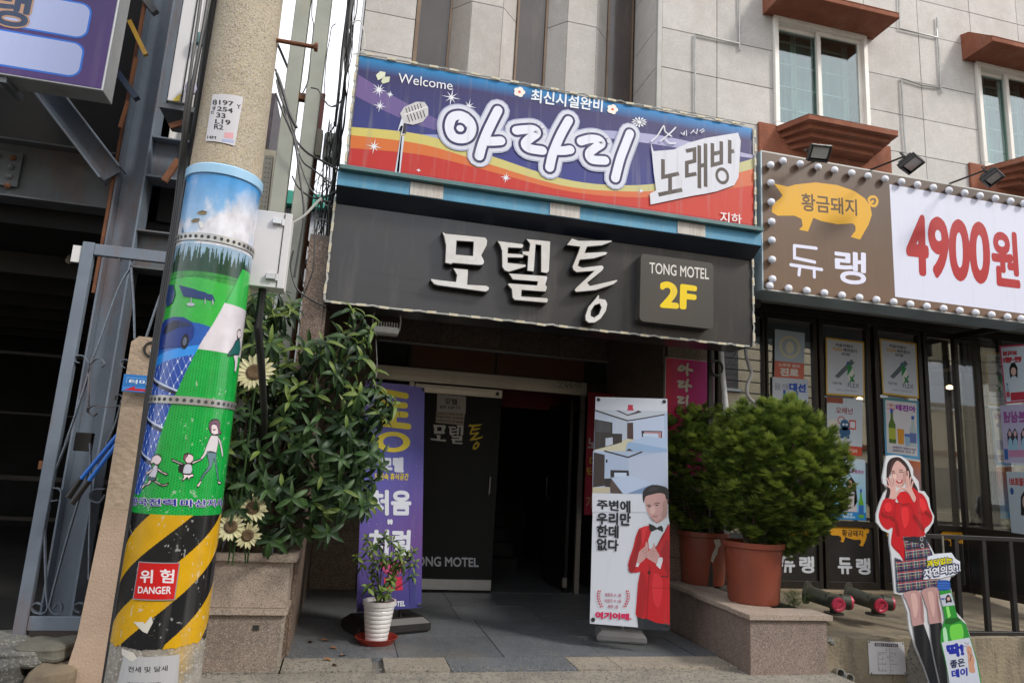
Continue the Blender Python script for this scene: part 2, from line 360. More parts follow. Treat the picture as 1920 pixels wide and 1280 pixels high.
def wallbox(b,x0,x1,y0,y1,z0,z1,hs):
    """a slab facing -Y with openings"""
    xsn=sorted({x0,x1,*[h[0] for h in hs],*[h[1] for h in hs]});
    for i in range(len(xsn)-1):
        a,c=xsn[i],xsn[i+1];cur=z0
        for h in sorted([h for h in hs if h[0]<=a and h[1]>=c],key=lambda h:h[2]):
            b.box(a,c,y0,y1,cur,h[2]);cur=h[3]
        b.box(a,c,y0,y1,cur,z1)
b=MB();wallbox(b,2.60,7.8,5.63,5.85,3.2,7.7,holes);b.box(-.25,2.6,6.24,6.4,2.95,7.7);b.box(-.25,.25,5.63,6.24,2.95,7.7);b.box(-.25,2.6,5.66,6.2,2.95,3.6)
b.box(2.6,2.64,5.85,6.24,2.95,7.7);b.box(-.25,7.8,6.4,9,7.5,7.7);b.box(-.25,-.15,6.4,9,2.95,7.5);b.box(7.6,7.8,5.85,9,2.95,7.5);b.box(2.6,7.8,8,8.2,2.95,7.5)
b.build('wall',m_joint,MBD)
# left strip of tiles and its corner channel
for z0,z1 in ((3.6,4.0),(4.0,4.43),(4.43,4.852),(4.852,5.239),(5.239,5.66),(5.66,6.1),(6.1,6.6)): tileY(-.225,.225,z0,z1,5.6)
b=MB();b.box(-.245,-.229,5.59,5.66,2.95,7.7);b.build('edge_strip',m_alu,MBD)
b=MB();b.box(.229,.262,5.605,6.2,3.3,7.7);b.build('reveal',mat('bronze_trim',(.2,.14,.09),(.15,.1,.07),4,.45,metal=.4),MBD)
# bay: tinted strips and faceted pilasters
m_tint=mat('tinted_strip',(.075,.058,.052),(.05,.04,.037),2.2,.16,coat=.4,dirt=((.16,.13,.11),.5,1.4,(3,3,.6)))
for x0,x1 in ((.262,.60),(1.28,1.60),(2.27,2.56)):
    b=MB();b.box(x0,x1,6.19,6.235,3.3,7.7);b.build('tinted_window',m_tint,MBD)
    b=MB();b.box(x0-.002,x0+.018,6.165,6.19,3.3,7.7);b.box(x1-.018,x1+.002,6.165,6.19,3.3,7.7);b.build('window_frame',MC['bronze_trim'],MBD)
for c in (.935,1.93):
    for z0,z1 in ((3.3,4.13),(4.13,4.99),(4.99,5.85),(5.85,6.7),(6.7,7.6)):
        pts=[(c-.35,6.2),(c-.16,6.0),(c+.16,6.0),(c+.35,6.2)]
        for k in range(3):
            p,q=Vector(pts[k]),Vector(pts[k+1]);d=(q-p).normalized();nn=Vector((-d.y,d.x))*.03;p=p+d*.004;q=q-d*.004
            b=MB();b.prism([(p.x,p.y,z0+.004),(q.x,q.y,z0+.004),(q.x+nn.x,q.y+nn.y,z0+.004),(p.x+nn.x,p.y+nn.y,z0+.004)],(0,0,z1-z0-.008));b.build('tile',m_tile,MBD)
    b=MB();b.prism([(c-.31,6.22,3.3),(c-.145,6.035,3.3),(c+.145,6.035,3.3),(c+.31,6.22,3.3)],(0,0,4.3));b.build('pilaster_core',m_joint,MBD)
for j in range(len(zs)-1): slab('tile',2.585,2.605,5.64,6.19,zs[j]+.004,zs[j+1]-.004,m_tile,MBD)
b=MB();b.box(2.582,2.628,5.592,5.64,2.95,7.7);b.build('corner_bead',mat('corner_bead_grey',(.42,.41,.39),(.36,.35,.33),6,.6),MBD)
# windows
def window(w,name='window'):
    x0,x1,z0,z1=w;f=.05
    b=MB();b.box(x0,x1,5.56,5.68,z1-f,z1);b.box(x0,x1,5.56,5.68,z0,z0+f);b.box(x0,x0+f,5.56,5.68,z0+f,z1-f);b.box(x1-f,x1,5.56,5.68,z0+f,z1-f)
    wf=b.build(name,m_whf,MBD,bevel=.004)
    xm=(x0+x1)/2
    for a,c,y in ((x0+f,xm+.03,5.64),(xm-.03,x1-f,5.60)):
        s=.045;b=MB();b.box(a,c,y,y+.03,z1-f-s,z1-f);b.box(a,c,y,y+.03,z0+f,z0+f+s);b.box(a,a+s,y,y+.03,z0+f+s,z1-f-s);b.box(c-s,c,y,y+.03,z0+f+s,z1-f-s);b.build('sash',m_whf,wf,bevel=.003)
        b=MB();b.box(a+s,c-s,y+.012,y+.018,z0+f+s,z1-f-s);b.build('pane',g_win,wf)
    b=MB();n=5;yy=5.8
    for k in range(n): zz=z0+.1+(z1-z0-.2)*k/(n-1);b.box(x0+.05,x1-.05,yy,yy+.015,zz-.008,zz+.008)
    for k in range(4): xx=x0+.08+(x1-x0-.16)*k/3;b.box(xx-.006,xx+.006,yy-.016,yy-.001,z0,z1)
    for k in (0,.33,.66,1): xx=x0+.08+(x1-x0-.16)*k;b.box(xx-.03,xx+.03,yy+.016,yy+.03,z0,z1)
    b.build('inner_lattice',mat('pale_green_lattice',(.5,.56,.52),(.44,.5,.46),4,.6),wf)
    b=MB();b.box(x0-.2,x1+.2,5.86,5.88,z0-.2,z1+.2);b.build('curtain',mat('curtain_grey',(.26,.33,.32),(.15,.2,.2),5,.8,stretch=(6,1,.4)),wf)
    return wf
window(W1);window(W2)
# stucco hoods and sills
def hood(x0,x1,z):
    b=MB();P=[(0,.06),(.1,.03),(.37,-.19),(.37,-.25),(.05,-.25),(0,-.25)]
    b.prism([(x0,5.6-p[0],z+p[1]) for p in P],(x1-x0,0,0));b.build('window_hood',m_stucco,MBD,bevel=.006)
def sill(x0,x1,z):
    b=MB();b.box(x0-.22,x1+.18,5.57,5.6,z-.42,z+.02)
    for k in range(4):
        o=.34-.055*k;d=z-.055*k;l=x0-.02+.05*k;r=x1+.02-.05*k
        b.prism([(l,5.57,d),(l+.14,5.6-o,d),(r-.04,5.6-o,d),(r,5.57,d)],(0,0,-.0545))
    b.build('window_sill',m_stucco,MBD,bevel=.005)
hood(3.757,5.095-.0,W1[3]+.25);hood(6.273,7.6,W2[3]+.25)
sill(W1[0]+.03,W1[1]+.06,W1[2]-.0);sill(W2[0]+.03,7.5,W2[2]-.0)
# soffit below the wall over the shop front
b=MB();b.box(2.95,9,5.3,6.1,3.12,3.2);b.box(2.6,3.4,5.3,6.0,2.95,3.12);b.box(9,9.2,5.2,8,2.82,7.5);b.build('soffit',mat('soffit_grey',(.32,.31,.3),(.26,.25,.24),4,.6),MBD)
# recess: ceiling, side walls, back wall
b=MB();b.box(-.42,2.93,5.08,7.75,2.9,2.95);b.build('recess_ceiling',mat('dark_ceiling',(.13,.10,.085),(.10,.08,.065),4,.5),MBD)
b=MB();b.box(-.42,-.27,5.06,7.75,-.05,2.9);b.build('recess_wall',m_brown,MBD)
b=MB();b.box(2.93,3.45,6.04,7.75,-.05,2.9);b.build('recess_wall',m_joint,MBD)
for k in range(5):
    z0=k*.6
    for y0 in (5.07,5.95,6.83): slab('granite_panel',-.268,-.248,y0+.003,y0+.877-.0,z0+.003,min(z0+.6,2.9)-.003,m_brown,MBD)
    slab('granite_panel',2.94,3.44,6.01,6.04,z0+.003,min(z0+.6,2.9)-.003,m_brown,MBD)
    for y0 in (6.04,6.8): slab('granite_panel',2.905,2.928,y0+.003,y0+.757,z0+.003,min(z0+.6,2.9)-.003,m_brown,MBD)
    slab('granite_panel',-.245,.215,7.55,7.58,z0+.003,min(z0+.6,2.9)-.003,m_brown,MBD)
for x0,x1 in ((.22,.9),(.9,1.6),(1.6,2.3),(2.3,2.9)): slab('granite_panel',x0+.003,x1-.003,7.53,7.56,2.64,2.895,m_brown,MBD)
b=MB();b.box(-.25,.22,7.58,7.75,-.05,2.9);b.box(.22,2.93,7.57,7.75,2.62,2.9);b.build('back_wall',m_joint,MBD)
b=MB();b.box(.22,2.93,7.5,7.56,2.62,2.638);b.build('ledge',m_alu,MBD)
# transom
m_tr=mat('brown_panel',(.12,.045,.018),(.085,.032,.014),3,.35)
zt=2.365
for x0,x1,mm in ((.22,.565,m_dk),(.60,1.56,m_tr),(1.58,2.64,m_tr),(2.68,2.92,m_dk)):
    b=MB();b.box(x0,x1,7.6,7.62,zt,2.62);b.build('transom_panel',mm,MBD)
for x in (.22,.565,1.56,2.64): b=MB();b.box(x,x+.035 if x!=1.56 else x+.02,7.57,7.6,zt,2.62);b.build('transom_frame',m_blk,MBD)
b=MB();b.box(.2,2.66,7.53,7.6,2.21,2.362);hd=b.build('steel_header',m_steel,MBD,bevel=.003)
b=MB();b.box(2.66,2.93,7.545,7.6,2.21,2.36);b.build('header_end',mat('dark_metal',(.06,.055,.05),(.04,.037,.035),4,.4,metal=.5),MBD)
A=Art(XZ(7.53));
A.line([(2.302,2.336),(2.367,2.342),(2.311,2.281),(2.375,2.286)],.006,'3a2a20');A.line([(2.412,2.352),(2.394,2.313),(2.414,2.29),(2.433,2.31),(2.4,2.313)],.006,'3a2a20');A.line([(2.464,2.356),(2.446,2.317),(2.467,2.288),(2.485,2.314),(2.452,2.318)],.006,'3a2a20');A.line([(2.498,2.322),(2.524,2.324)],.006,'3a2a20');A.line([(2.523,2.355),(2.562,2.358),(2.532,2.293)],.006,'3a2a20');A.line([(2.582,2.36),(2.571,2.29)],.006,'3a2a20')
A.build('marker_writing',printmat('ink',.5),hd)
for x_ in (.6,2.6): b=MB();b.box(x_,x_+.055,7.545,7.6,0,2.21);b.build('door_post',m_steel,MBD,bevel=.002)
b=MB();b.box(.22,.6,7.57,7.575,.0,2.21);b.build('side_light_pane',g_shop,MBD)
b=MB();b.box(.22,.25,7.55,7.6,0,2.21);b.box(.25,.6,7.55,7.6,.0,.06);b.build('side_light_frame',m_blk,MBD)
# door leaf
D=Art(XZ(7.555),.0006)
b=MB();b.box(.665,1.655,7.56,7.595,.005,2.1)
door=b.build('door',mat('black_door_sheet',(.016,.017,.016),(.021,.021,.02),3,.62,spec=.25),MBD)
for z_ in ((2.1,2.195),(.02,.13)): b=MB();b.box(.665,1.657,7.55,7.6,*z_);b.build('door_rail',m_steel if z_[0]>1 else m_alu,door,bevel=.003)
b=MB();b.lathe((1.60,7.55,2.15),[(0,.012),(.02,.01),(.022,0)],16,ax=(0,-1,0));b.build('pivot_cap',m_blk,door)
b=MB();b.tube([(1.565,7.55,1.02),(1.565,7.50,1.04),(1.565,7.50,1.22),(1.565,7.55,1.24)],.009,8);b.build('handle',m_alu,door,smooth=True)
def motel_letters(A,T,c1,c2,h=None):
    """the three hand-drawn sign letters; T maps tracing coordinates to the sheet"""
    P=[(680,102),(702,110),(925,132),(938,150),(935,180),(905,235),(919,262),(920,278),(908,291),(880,292),(742,280),(733,287),(715,283),(697,278),(700,180),(690,130)]
    A.poly([T(*p) for p in P],c1,[[T(*p) for p in ((765,155),(856,161),(852,236),(761,228))]])
    A.poly([T(*p) for p in [(742,305),(828,312),(831,330),(825,396),(930,400),(948,412),(945,430),(928,441),(660,405),(636,398),(615,372),(620,362),(660,368),(757,380),(762,345)]],c1)
    A.poly([T(*p) for p in [(988,153),(1130,168),(1140,180),(1130,197),(1052,194),(1050,222),(1128,226),(1142,236),(1132,251),(1050,249),(1050,274),(1150,285),(1152,300),(1054,330),(1030,322),(1015,300),(1013,210),(1003,180)]],c1)
    A.poly([T(*p) for p in [(1150,142),(1288,155),(1282,325),(1268,337),(1232,330),(1233,180),(1206,176),(1196,328),(1155,322),(1160,240),(1128,230),(1128,210),(1165,210),(1170,172)]],c1)
    A.poly([T(*p) for p in [(1052,334),(1268,348),(1273,362),(1262,398),(1272,412),(1262,440),(1128,430),(1126,462),(1270,470),(1278,485),(1268,502),(1085,486),(1072,470),(1068,425),(1046,398),(1052,388),(1210,400),(1214,382),(1075,372)]],c1)
    A.poly([T(*p) for p in [(1375,178),(1405,137),(1445,150),(1628,150),(1632,160),(1575,182),(1492,189),(1480,220),(1590,212),(1608,218),(1598,234),(1530,255),(1452,262),(1442,292),(1465,300),(1575,287),(1588,302),(1578,322),(1495,388),(1508,402),(1655,368),(1665,376),(1640,399),(1540,432),(1430,442),(1418,430),(1425,415),(1530,322),(1432,332),(1412,318),(1406,298),(1440,215),(1450,188)]],c2)
    A.poly([T(*p) for p in [(1553,452),(1562,458),(1560,474),(1595,478),(1608,505),(1600,545),(1570,590),(1535,613),(1500,614),(1480,598),(1478,570),(1495,520),(1530,480)]],c2,[[T(*p) for p in [(1560,506),(1568,525),(1555,560),(1530,578),(1514,570),(1516,545),(1535,515)]]])
TD=homog([(680,102),(615,372),(1288,155),(1278,485)],[(0.896,1.755),(0.877,1.598),(1.237,1.767),(1.239,1.571)])
motel_letters(D,TD,'c9c6c0','d8b818')
D.text('TONG MOTEL',[(0.763,0.257),(1.504,0.264),(1.498,0.353),(0.755,0.355)],'c9ccd2',.02)
D.up();
n1=[(0.926,1.895),(1.249,1.901),(1.242,2.092),(0.916,2.096)];n2=[(0.923,1.777),(1.234,1.769),(1.243,1.904),(0.92,1.897)]
D.poly(n1,'b7b0ad').poly(n2,'a89a88').up()
D.text('모텔',[(1.008,1.99),(1.146,1.989),(1.142,2.054),(1.009,2.056)],'1c1a1a',.02);D.text('달방 있습니다',[(0.958,1.936),(1.192,1.942),(1.189,1.98),(0.956,1.974)],'2a2626',.02)
D.text('(모텔18시~밤새,기타명)',[(0.928,1.869),(1.221,1.869),(1.22,1.893),(0.926,1.891)],'2a2626',.02);D.text('대실(2시간) 15,000원',[(0.925,1.83),(1.224,1.828),(1.222,1.857),(0.922,1.862)],'2a2626',.02);D.text('숙박(5시간) 20,000원',[(0.928,1.789),(1.221,1.783),(1.225,1.816),(0.926,1.818)],'2a2626',.02)
D.build('door_lettering',printmat('vinyl',.4),door)
# dark corridor behind the doors, with stairs and an open leaf
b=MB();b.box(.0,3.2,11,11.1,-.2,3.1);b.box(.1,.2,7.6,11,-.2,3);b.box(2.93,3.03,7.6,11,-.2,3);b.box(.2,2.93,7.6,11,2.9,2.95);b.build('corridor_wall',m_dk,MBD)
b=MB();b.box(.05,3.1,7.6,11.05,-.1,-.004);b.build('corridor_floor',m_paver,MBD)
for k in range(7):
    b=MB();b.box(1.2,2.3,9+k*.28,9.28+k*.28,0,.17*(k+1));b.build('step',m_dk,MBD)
b=MB();b.box(1.75,2.9,8.5,8.52,2.1,2.35);b.build('red_board',mat('dull_red',(.2,.01,.02),(.16,.01,.015),3,.5),MBD)
b=MB();b.box(2.50,2.54,7.62,8.5,.01,2.15);dl=b.build('door',m_blk,MBD,bevel=.003)
b=MB();b.tube([(2.5,8.3,1.0),(2.45,8.3,1.02),(2.45,8.3,1.25),(2.5,8.3,1.27)],.01,8);b.build('handle',m_blk,dl,smooth=True)
b=MB();b.box(2.48,2.53,7.6,7.64,.06,.16);b.build('hinge',m_steel,dl)
# ---------------------------------------------------------------- terrace in front of the restaurant
b=MB();zf,zb=.205,.335
b.add([(3.62,4.72,-.14),(9.5,4.72,-.14),(9.5,4.72,zf),(3.62,4.72,zf),(3.62,5.93,-.14),(9.5,5.93,-.14),(9.5,5.93,zb),(3.62,5.93,zb)],[(3,2,6,7),(0,3,7,4),(1,5,6,2)]);struct(b,'terrace',m_terr)
b=MB();n=90;random.seed(3)
P=[(3.6+5.9*i/n,4.70-random.uniform(0,.012),zf+.004+random.uniform(-.008,.008)) for i in range(n+1)]
b.add([(p[0],p[1],-.14) for p in P]+P+[(p[0],4.78,zf+.006) for p in P],[(i,i+1,n+2+i,n+1+i) for i in range(n)]+[(n+1+i,n+2+i,2*n+3+i,2*n+2+i) for i in range(n)]);struct(b,'terrace_front',m_stain)
b=MB();b.box(3.46,9,5.9,6.02,.2,.352);struct(b,'threshold',mat('tan_stone',(.3,.235,.155),(.23,.18,.12),5,.8,bump=.5),bevel=.004)

# ---------------------------------------------------------------- karaoke sign
pr_sign=printmat('sign_film',.5,.0,.2);pr_paper=printmat('paper_print',.5,0,.1);pr_vinyl=printmat('vinyl',.4);pr_gloss=printmat('gloss_print',.42,.05,.05)
m_frame=mat('sign_frame_grey',(.2,.2,.2),(.14,.14,.14),5,.45,metal=.5,dirt=((.2,.12,.07),.4,4))
KS=empty('karaoke_sign',(1.5,5,3.45),'wide blue, violet and red lightbox sign with outlined white letters and a microphone','sign')
kx0,kx1,kz0,kz1=-.213,3.243,3.465,4.425
b=MB();b.box(kx0,kx1,5.0,5.42,kz0,kz1);b.build('sign_box',m_frame,KS,bevel=.004)
KT=homog([(168,103),(1855,403),(1860,845),(107,570)],[(kx0+.012,kz1-.012),(kx1-.012,kz1-.012),(kx1-.012,kz0+.012),(kx0+.012,kz0+.012)])
A=Art(XZ(4.998),.0008)
k=lambda *p:[KT(p[i],p[i+1]) for i in range(0,len(p),2)]
e0,e1,g0,g1=kx0+.012,kx1-.012,kz0+.012,kz1-.012
A.grad([(e0,g0),(e1,g0),(e1,g1-.12),(e0,g1-.12)],('2b3a86','3a3f8c','342e62','2f2b5c'))
A.grad([(e0,g1-.12),(e1,g1-.12),(e1,g1),(e0,g1)],('342e62','342e62','1183c8','1a86c0'))
A.up()
def band(top,bot,c1,c2,n=14):
    t=dense([KT(*p) for p in top],5);u=dense([KT(*p) for p in bot],5);c1=lin(c1);c2=lin(c2);m=min(len(t),len(u))-1
    for i in range(m):
        f=lambda i:tuple(c1[q]*(1-i/m)+c2[q]*i/m for q in range(4))
        A.b.add([A.mp(*p,A.h) for p in (u[i],u[i+1],t[i+1],t[i])],[(0,1,2,3)],0,[f(i),f(i+1),f(i+1),f(i)])
band([(160,182),(300,268),(440,345),(560,400),(700,415)],[(145,270),(270,335),(400,390),(520,420),(690,430)],'6c568c','5c5490')
A.up();band([(690,398),(900,406),(1150,410),(1400,428),(1600,466),(1862,520)],[(690,414),(900,430),(1150,440),(1400,470),(1600,500),(1860,534)],'9aa0c8','a8a4c4')
A.up();band([(340,432),(500,432),(650,440)],[(350,450),(500,447),(650,446)],'a0a4cc','8890c0')
A.up();band([(126,400),(420,432),(700,520),(1000,618),(1250,650),(1500,632),(1862,535)],[(124,436),(420,475),(700,560),(1000,650),(1250,678),(1500,668),(1862,582)],'cabb62','bcb888')
A.up();band([(124,434),(420,473),(700,558),(1000,648),(1250,676),(1500,666),(1862,580)],[(118,490),(420,520),(700,590),(1000,670),(1250,702),(1500,700),(1862,655)],'cc6a28','cc6844')
A.up();band([(118,488),(420,518),(700,588),(1000,668),(1250,700),(1500,698),(1862,653)],[(105,568),(420,612),(700,654),(1000,705),(1250,745),(1500,785),(1859,842)],'b42620','c23626')
A.up()
A.rect(e0,g0,e1,g0+.035,'a8242c')
# stars, flowers, butterfly
def star(x,y,r,n=8,w=3.2,c='dfe2ea',rot=.2):
    cx,cy=x,y
    for i in range(n):
        a=rot+math.pi*2*i/n;rr=r*(1 if i%2==0 else .72);A.poly([KT(cx+math.cos(a)*rr,cy+math.sin(a)*rr),KT(cx+math.cos(a+1.57)*w,cy+math.sin(a+1.57)*w),KT(cx-math.cos(a)*w,cy-math.sin(a)*w),KT(cx-math.cos(a+1.57)*w,cy-math.sin(a+1.57)*w)],c);A.h+=2e-5
for s_ in ((243,245,34,10),(288,264,16,8),(245,312,28,8),(543,275,42,8),(616,312,34,8),(217,482,34,8),(768,616,24,8),(400,583,11,4),(1355,676,14,6)): star(*s_)
for i in range(12):
    a=2*math.pi*i/12;A.poly([KT(1349+math.cos(a+s)*q*1.15,377+math.sin(a+s)*q*.75) for s,q in ((0,6),(-.16,24),(0,31),(.16,24))],'e4e6ee');A.h+=2e-5
A.ell(*KT(1349,377),.02,.015,'d8dade')
for cx,cy in ((831,250),(1232,322)):
    for i in range(5):
        a=2*math.pi*i/5-1.2;q=KT(cx+13*math.cos(a),cy+12*math.sin(a));A.ell(*q,.024,.021,'ece4dc');A.h+=2e-5
    A.up();A.ell(*KT(cx,cy),.012,.012,'d8603c')
A.poly(k(232,184,250,168,272,172,268,192,240,206),'d6dac0').poly(k(252,212,262,192,290,190,286,212,262,220),'ccd2b4')
A.text('Welcome',k(322,215,548,245,550,207,326,175),'e2e4ea')
A.text('최신시설완비',k(880,292,1186,333,1190,280,884,238),'e2e8f0',.018)
# microphone
A.up();A.poly(k(300,596,322,598,344,440,328,438),'c8ccd8').poly(k(308,590,318,592,334,440,330,440),'2c2838')
A.up();A.poly(k(312,430,340,345,352,350,328,436,346,432,348,398,330,396),'d0d4e0').up().poly(k(334,430,346,370,352,372,350,428),'2a2634')
A.up();A.poly(k(328,345,345,318,395,295,430,296,445,318,445,350,420,380,380,392,345,385),'c4c2c4')
A.up()
for i in range(6):
    A.line(k(352+i*12,322-i*4,358+i*12,344-i*4),.007,'2e2a30');A.line(k(358+i*13,352-i*4,366+i*13,378-i*4),.008,'37302e')
A.line(k(348,348,440,316),.006,'f0eeee')
# the three brushed letters: halo, navy outline, pale core
ST=[[(603,362),(575,352),(545,362),(532,400),(545,440),(580,452),(612,440),(626,405),(612,372),(590,384),(584,402)],
    [(738,330),(712,380),(690,425),(668,480),(655,525)],[(690,462),(718,462),(748,460)],
    [(815,416),(850,412),(888,412),(900,428),(872,450),(852,472),(868,492),(925,502)],
    [(1040,372),(1012,420),(990,465),(968,520),(955,575)],[(990,502),(1018,502),(1045,498)],
    [(1092,462),(1130,452),(1166,455),(1180,472),(1152,492),(1128,515),(1140,540),(1196,545)],
    [(1306,428),(1285,480),(1262,540),(1240,622)]]
ST=[[KT(*q) for q in s] for s in ST]
for w,c in ((.20,'a9adc6'),(.178,'ced1de'),(.115,'322c5a'),(.075,'dfe2ee')):
    A.up()
    for s_ in ST: A.line(s_,w,c,smooth=8);A.h+=2e-5
A.up();A.ell(*KT(577,408),.052,.05,'322c5a').up().ell(*KT(577,408),.03,.028,'dfe2ee')
A.up();A.poly(k(1398,468,1410,505,1500,498,1560,470,1640,448,1788,424,1800,460,1790,620,1770,655,1690,682,1640,692,1575,702,1395,738,1392,690,1420,676,1410,600),'cfd0da')
A.up();G='4a403c'
for s_ in ([(1451,540),(1451,618),(1522,603)],[(1482,612),(1482,688)],[(1430,695),(1536,674)],
    [(1553,505),(1592,497),(1592,548),(1557,556),(1557,612),(1600,604)],[(1613,480),(1613,668)],[(1641,472),(1641,662)],[(1614,570),(1640,565)],
    [(1672,470),(1672,566),(1712,556),(1712,462)],[(1672,518),(1712,509)],[(1750,456),(1750,560)],[(1752,508),(1770,504)]):
    A.line([KT(*q) for q in s_],.035,G,cap=False);A.h+=2e-5
A.ell(*KT(1716,614),.066,.078,G,ring=.38,n=28)
for s_ in ([(1400,462),(1428,436),(1455,395),(1462,420),(1490,440)],[(1440,462),(1485,425),(1508,402)],[(1462,452),(1480,470),(1508,470)],
    [(1532,425),(1540,432),(1548,420),(1545,436)],[(1556,415),(1556,437)],[(1575,428),(1590,412)],[(1588,418),(1600,428)],[(1605,408),(1602,428)],[(1615,418),(1632,408)],[(1622,425),(1636,415)]):
    A.line([KT(*q) for q in s_],.012 if s_[0][0]<1520 else .007,'d8dae4',smooth=3);A.h+=2e-5
A.text('지하',k(1706,820,1804,826,1804,786,1708,770),'e6dadc',.01)
A.build('printed_film',pr_sign,KS)
# LED strips: module bodies shared, wires as one part
m_led=mat('yellowed_led',(.50,.46,.34),(.56,.53,.44),30,.5);m_wire=mat('pale_wire',(.55,.55,.51),(.4,.4,.37),9,.5);m_wblk=mat('black_cable',(.015,.015,.016),(.03,.03,.03),9,.5)
b=MB();b.box(-.036,.036,-.006,.006,-.009,.009);b.box(-.005,.005,-.008,-.006,-.004,.004,1);LED=b.mesh('led_module',[m_led,mat('led_chip',(.75,.45,.12),(.75,.6,.3),20,.3)])
def led_run(par,p,q,step,y):
    p=Vector((p[0],y,p[1]));q=Vector((q[0],y,q[1]));d=(q-p);n=int(d.length/step);d.normalize();z=d.cross(Vector((0,1,0)))*-1
    path=[]
    for i in range(n+1):
        c=p+d*(step*(i+.5));
        if (c-p).length>(q-p).length-.03: break
        j=random.uniform(-.006,.006);zz=random.uniform(-.003,.003);a=random.uniform(-.05,.05)
        x=(d*math.cos(a)+z*math.sin(a)).normalized();zz2=x.cross(Vector((0,1,0)))*-1
        inst('led_module',LED,frame(c+d*j+z*zz,x,Vector((0,1,0)),zz2),par)
        path+=[c+d*(j-.04)+z*.004,c+d*(j+.04)+z*.004,c+d*(step/2)+z*random.uniform(-.006,.006)]
    b=MB()
    if len(path)>2:
        b.tube([p+z*.004]+path,.0042,4);b.tube([v-z*.007 for v in [p]+path],.0035,4)
    b.build('led_wire',m_wire,par)
led_run(KS,(kx0,kz1+.004),(kx1,kz1+.004),.168,4.985);led_run(KS,(kx0,kz0-.004),(kx1,kz0-.004),.168,4.985)
led_run(KS,(kx0-.006,kz1),(kx0-.006,kz0),.135,4.985);led_run(KS,(kx1+.006,kz1),(kx1+.006,kz0),.135,4.985)
# ---------------------------------------------------------------- blue beam between the two signs
BB=empty('blue_beam',(1.5,5,3.3),'faded sky blue metal canopy beam with three white plates between the two long signs','beam')
m_bb=mat('faded_blue',(.10,.33,.50),(.07,.25,.40),4,.55,dirt=((.25,.36,.4),.7,3,(7,7,.7)),bump=.15)
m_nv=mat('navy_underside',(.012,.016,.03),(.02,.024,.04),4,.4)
m_tl=mat('teal_cap',(.10,.2,.2),(.07,.15,.16),5,.55,dirt=((.16,.08,.04),.6,5))
bx0,bx1=-0.261,3.213
zA,zB=3.379,3.268
b=MB();b.box(bx0,bx1,4.85,5.36,zB,zA);b.build('beam_face',m_bb,BB,bevel=.004)
b=MB();b.box(bx0+.01,bx1-.01,4.80,5.3,zA,zA+.035);b.build('cap_rail',m_tl,BB,bevel=.004)
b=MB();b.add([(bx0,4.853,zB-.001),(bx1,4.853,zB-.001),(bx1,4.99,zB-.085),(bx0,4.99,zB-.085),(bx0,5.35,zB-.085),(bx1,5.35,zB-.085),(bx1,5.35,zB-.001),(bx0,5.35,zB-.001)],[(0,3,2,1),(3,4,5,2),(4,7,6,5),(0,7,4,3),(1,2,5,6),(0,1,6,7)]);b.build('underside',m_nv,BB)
m_pl=mat('weathered_plate',(.6,.58,.54),(.42,.38,.34),9,.5,stretch=(5,1,.6),dirt=((.32,.22,.12),.6,6))
for x0,x1 in ((0.269,0.516),(1.356,1.602),(2.441,2.69)):
    b=MB();b.box(x0,x1,4.842,4.849,zB+.004,zA-.004);b.build('white_plate',m_pl,BB,bevel=.001)
# ---------------------------------------------------------------- motel sign
MS=empty('motel_sign',(1.5,5,2.43),'long charcoal metal sign with raised silver letters and a small yellow 2F box','sign')
mx0,mx1,mz0,mz1=-.262,3.213,2.432,3.235
m_char=mat('charcoal_sheet',(.038,.040,.046),(.048,.044,.042),1.2,.30,metal=.25,coat=.15,dirt=((.12,.11,.10),.5,2.2,(3,1,.3)),rvar=.08)
b=MB();b.box(mx0,mx1,5.0,5.32,mz0,mz1);b.build('sign_box',m_char,MS,bevel=.003)
led_run(MS,(mx0,mz0-.004),(mx1,mz0-.004),.172,4.985);led_run(MS,(mx0,mz1+.004),(mx1,mz1+.004),.172,4.985)
led_run(MS,(mx0-.004,mz1),(mx0-.004,mz0),.16,4.985);led_run(MS,(mx1+.004,mz1),(mx1+.004,mz0),.16,4.985)
MT=homog([(93,0),(20,485),(1905,700),(1905,165)],[(-0.241,3.078),(-0.266,2.419),(2.348,2.399),(2.335,3.199)])
m_lt=mat('silver_letter',(.66,.65,.645),(.55,.52,.49),6,.42,dirt=((.45,.33,.2),.35,5),rvar=.08)
class Rec: # collects the outlines so that they can be given depth
    def __init__(s): s.p=[]
    def poly(s,p,c,holes=()): s.p.append((p,holes));return s
rc=Rec();motel_letters(rc,MT,0,0)
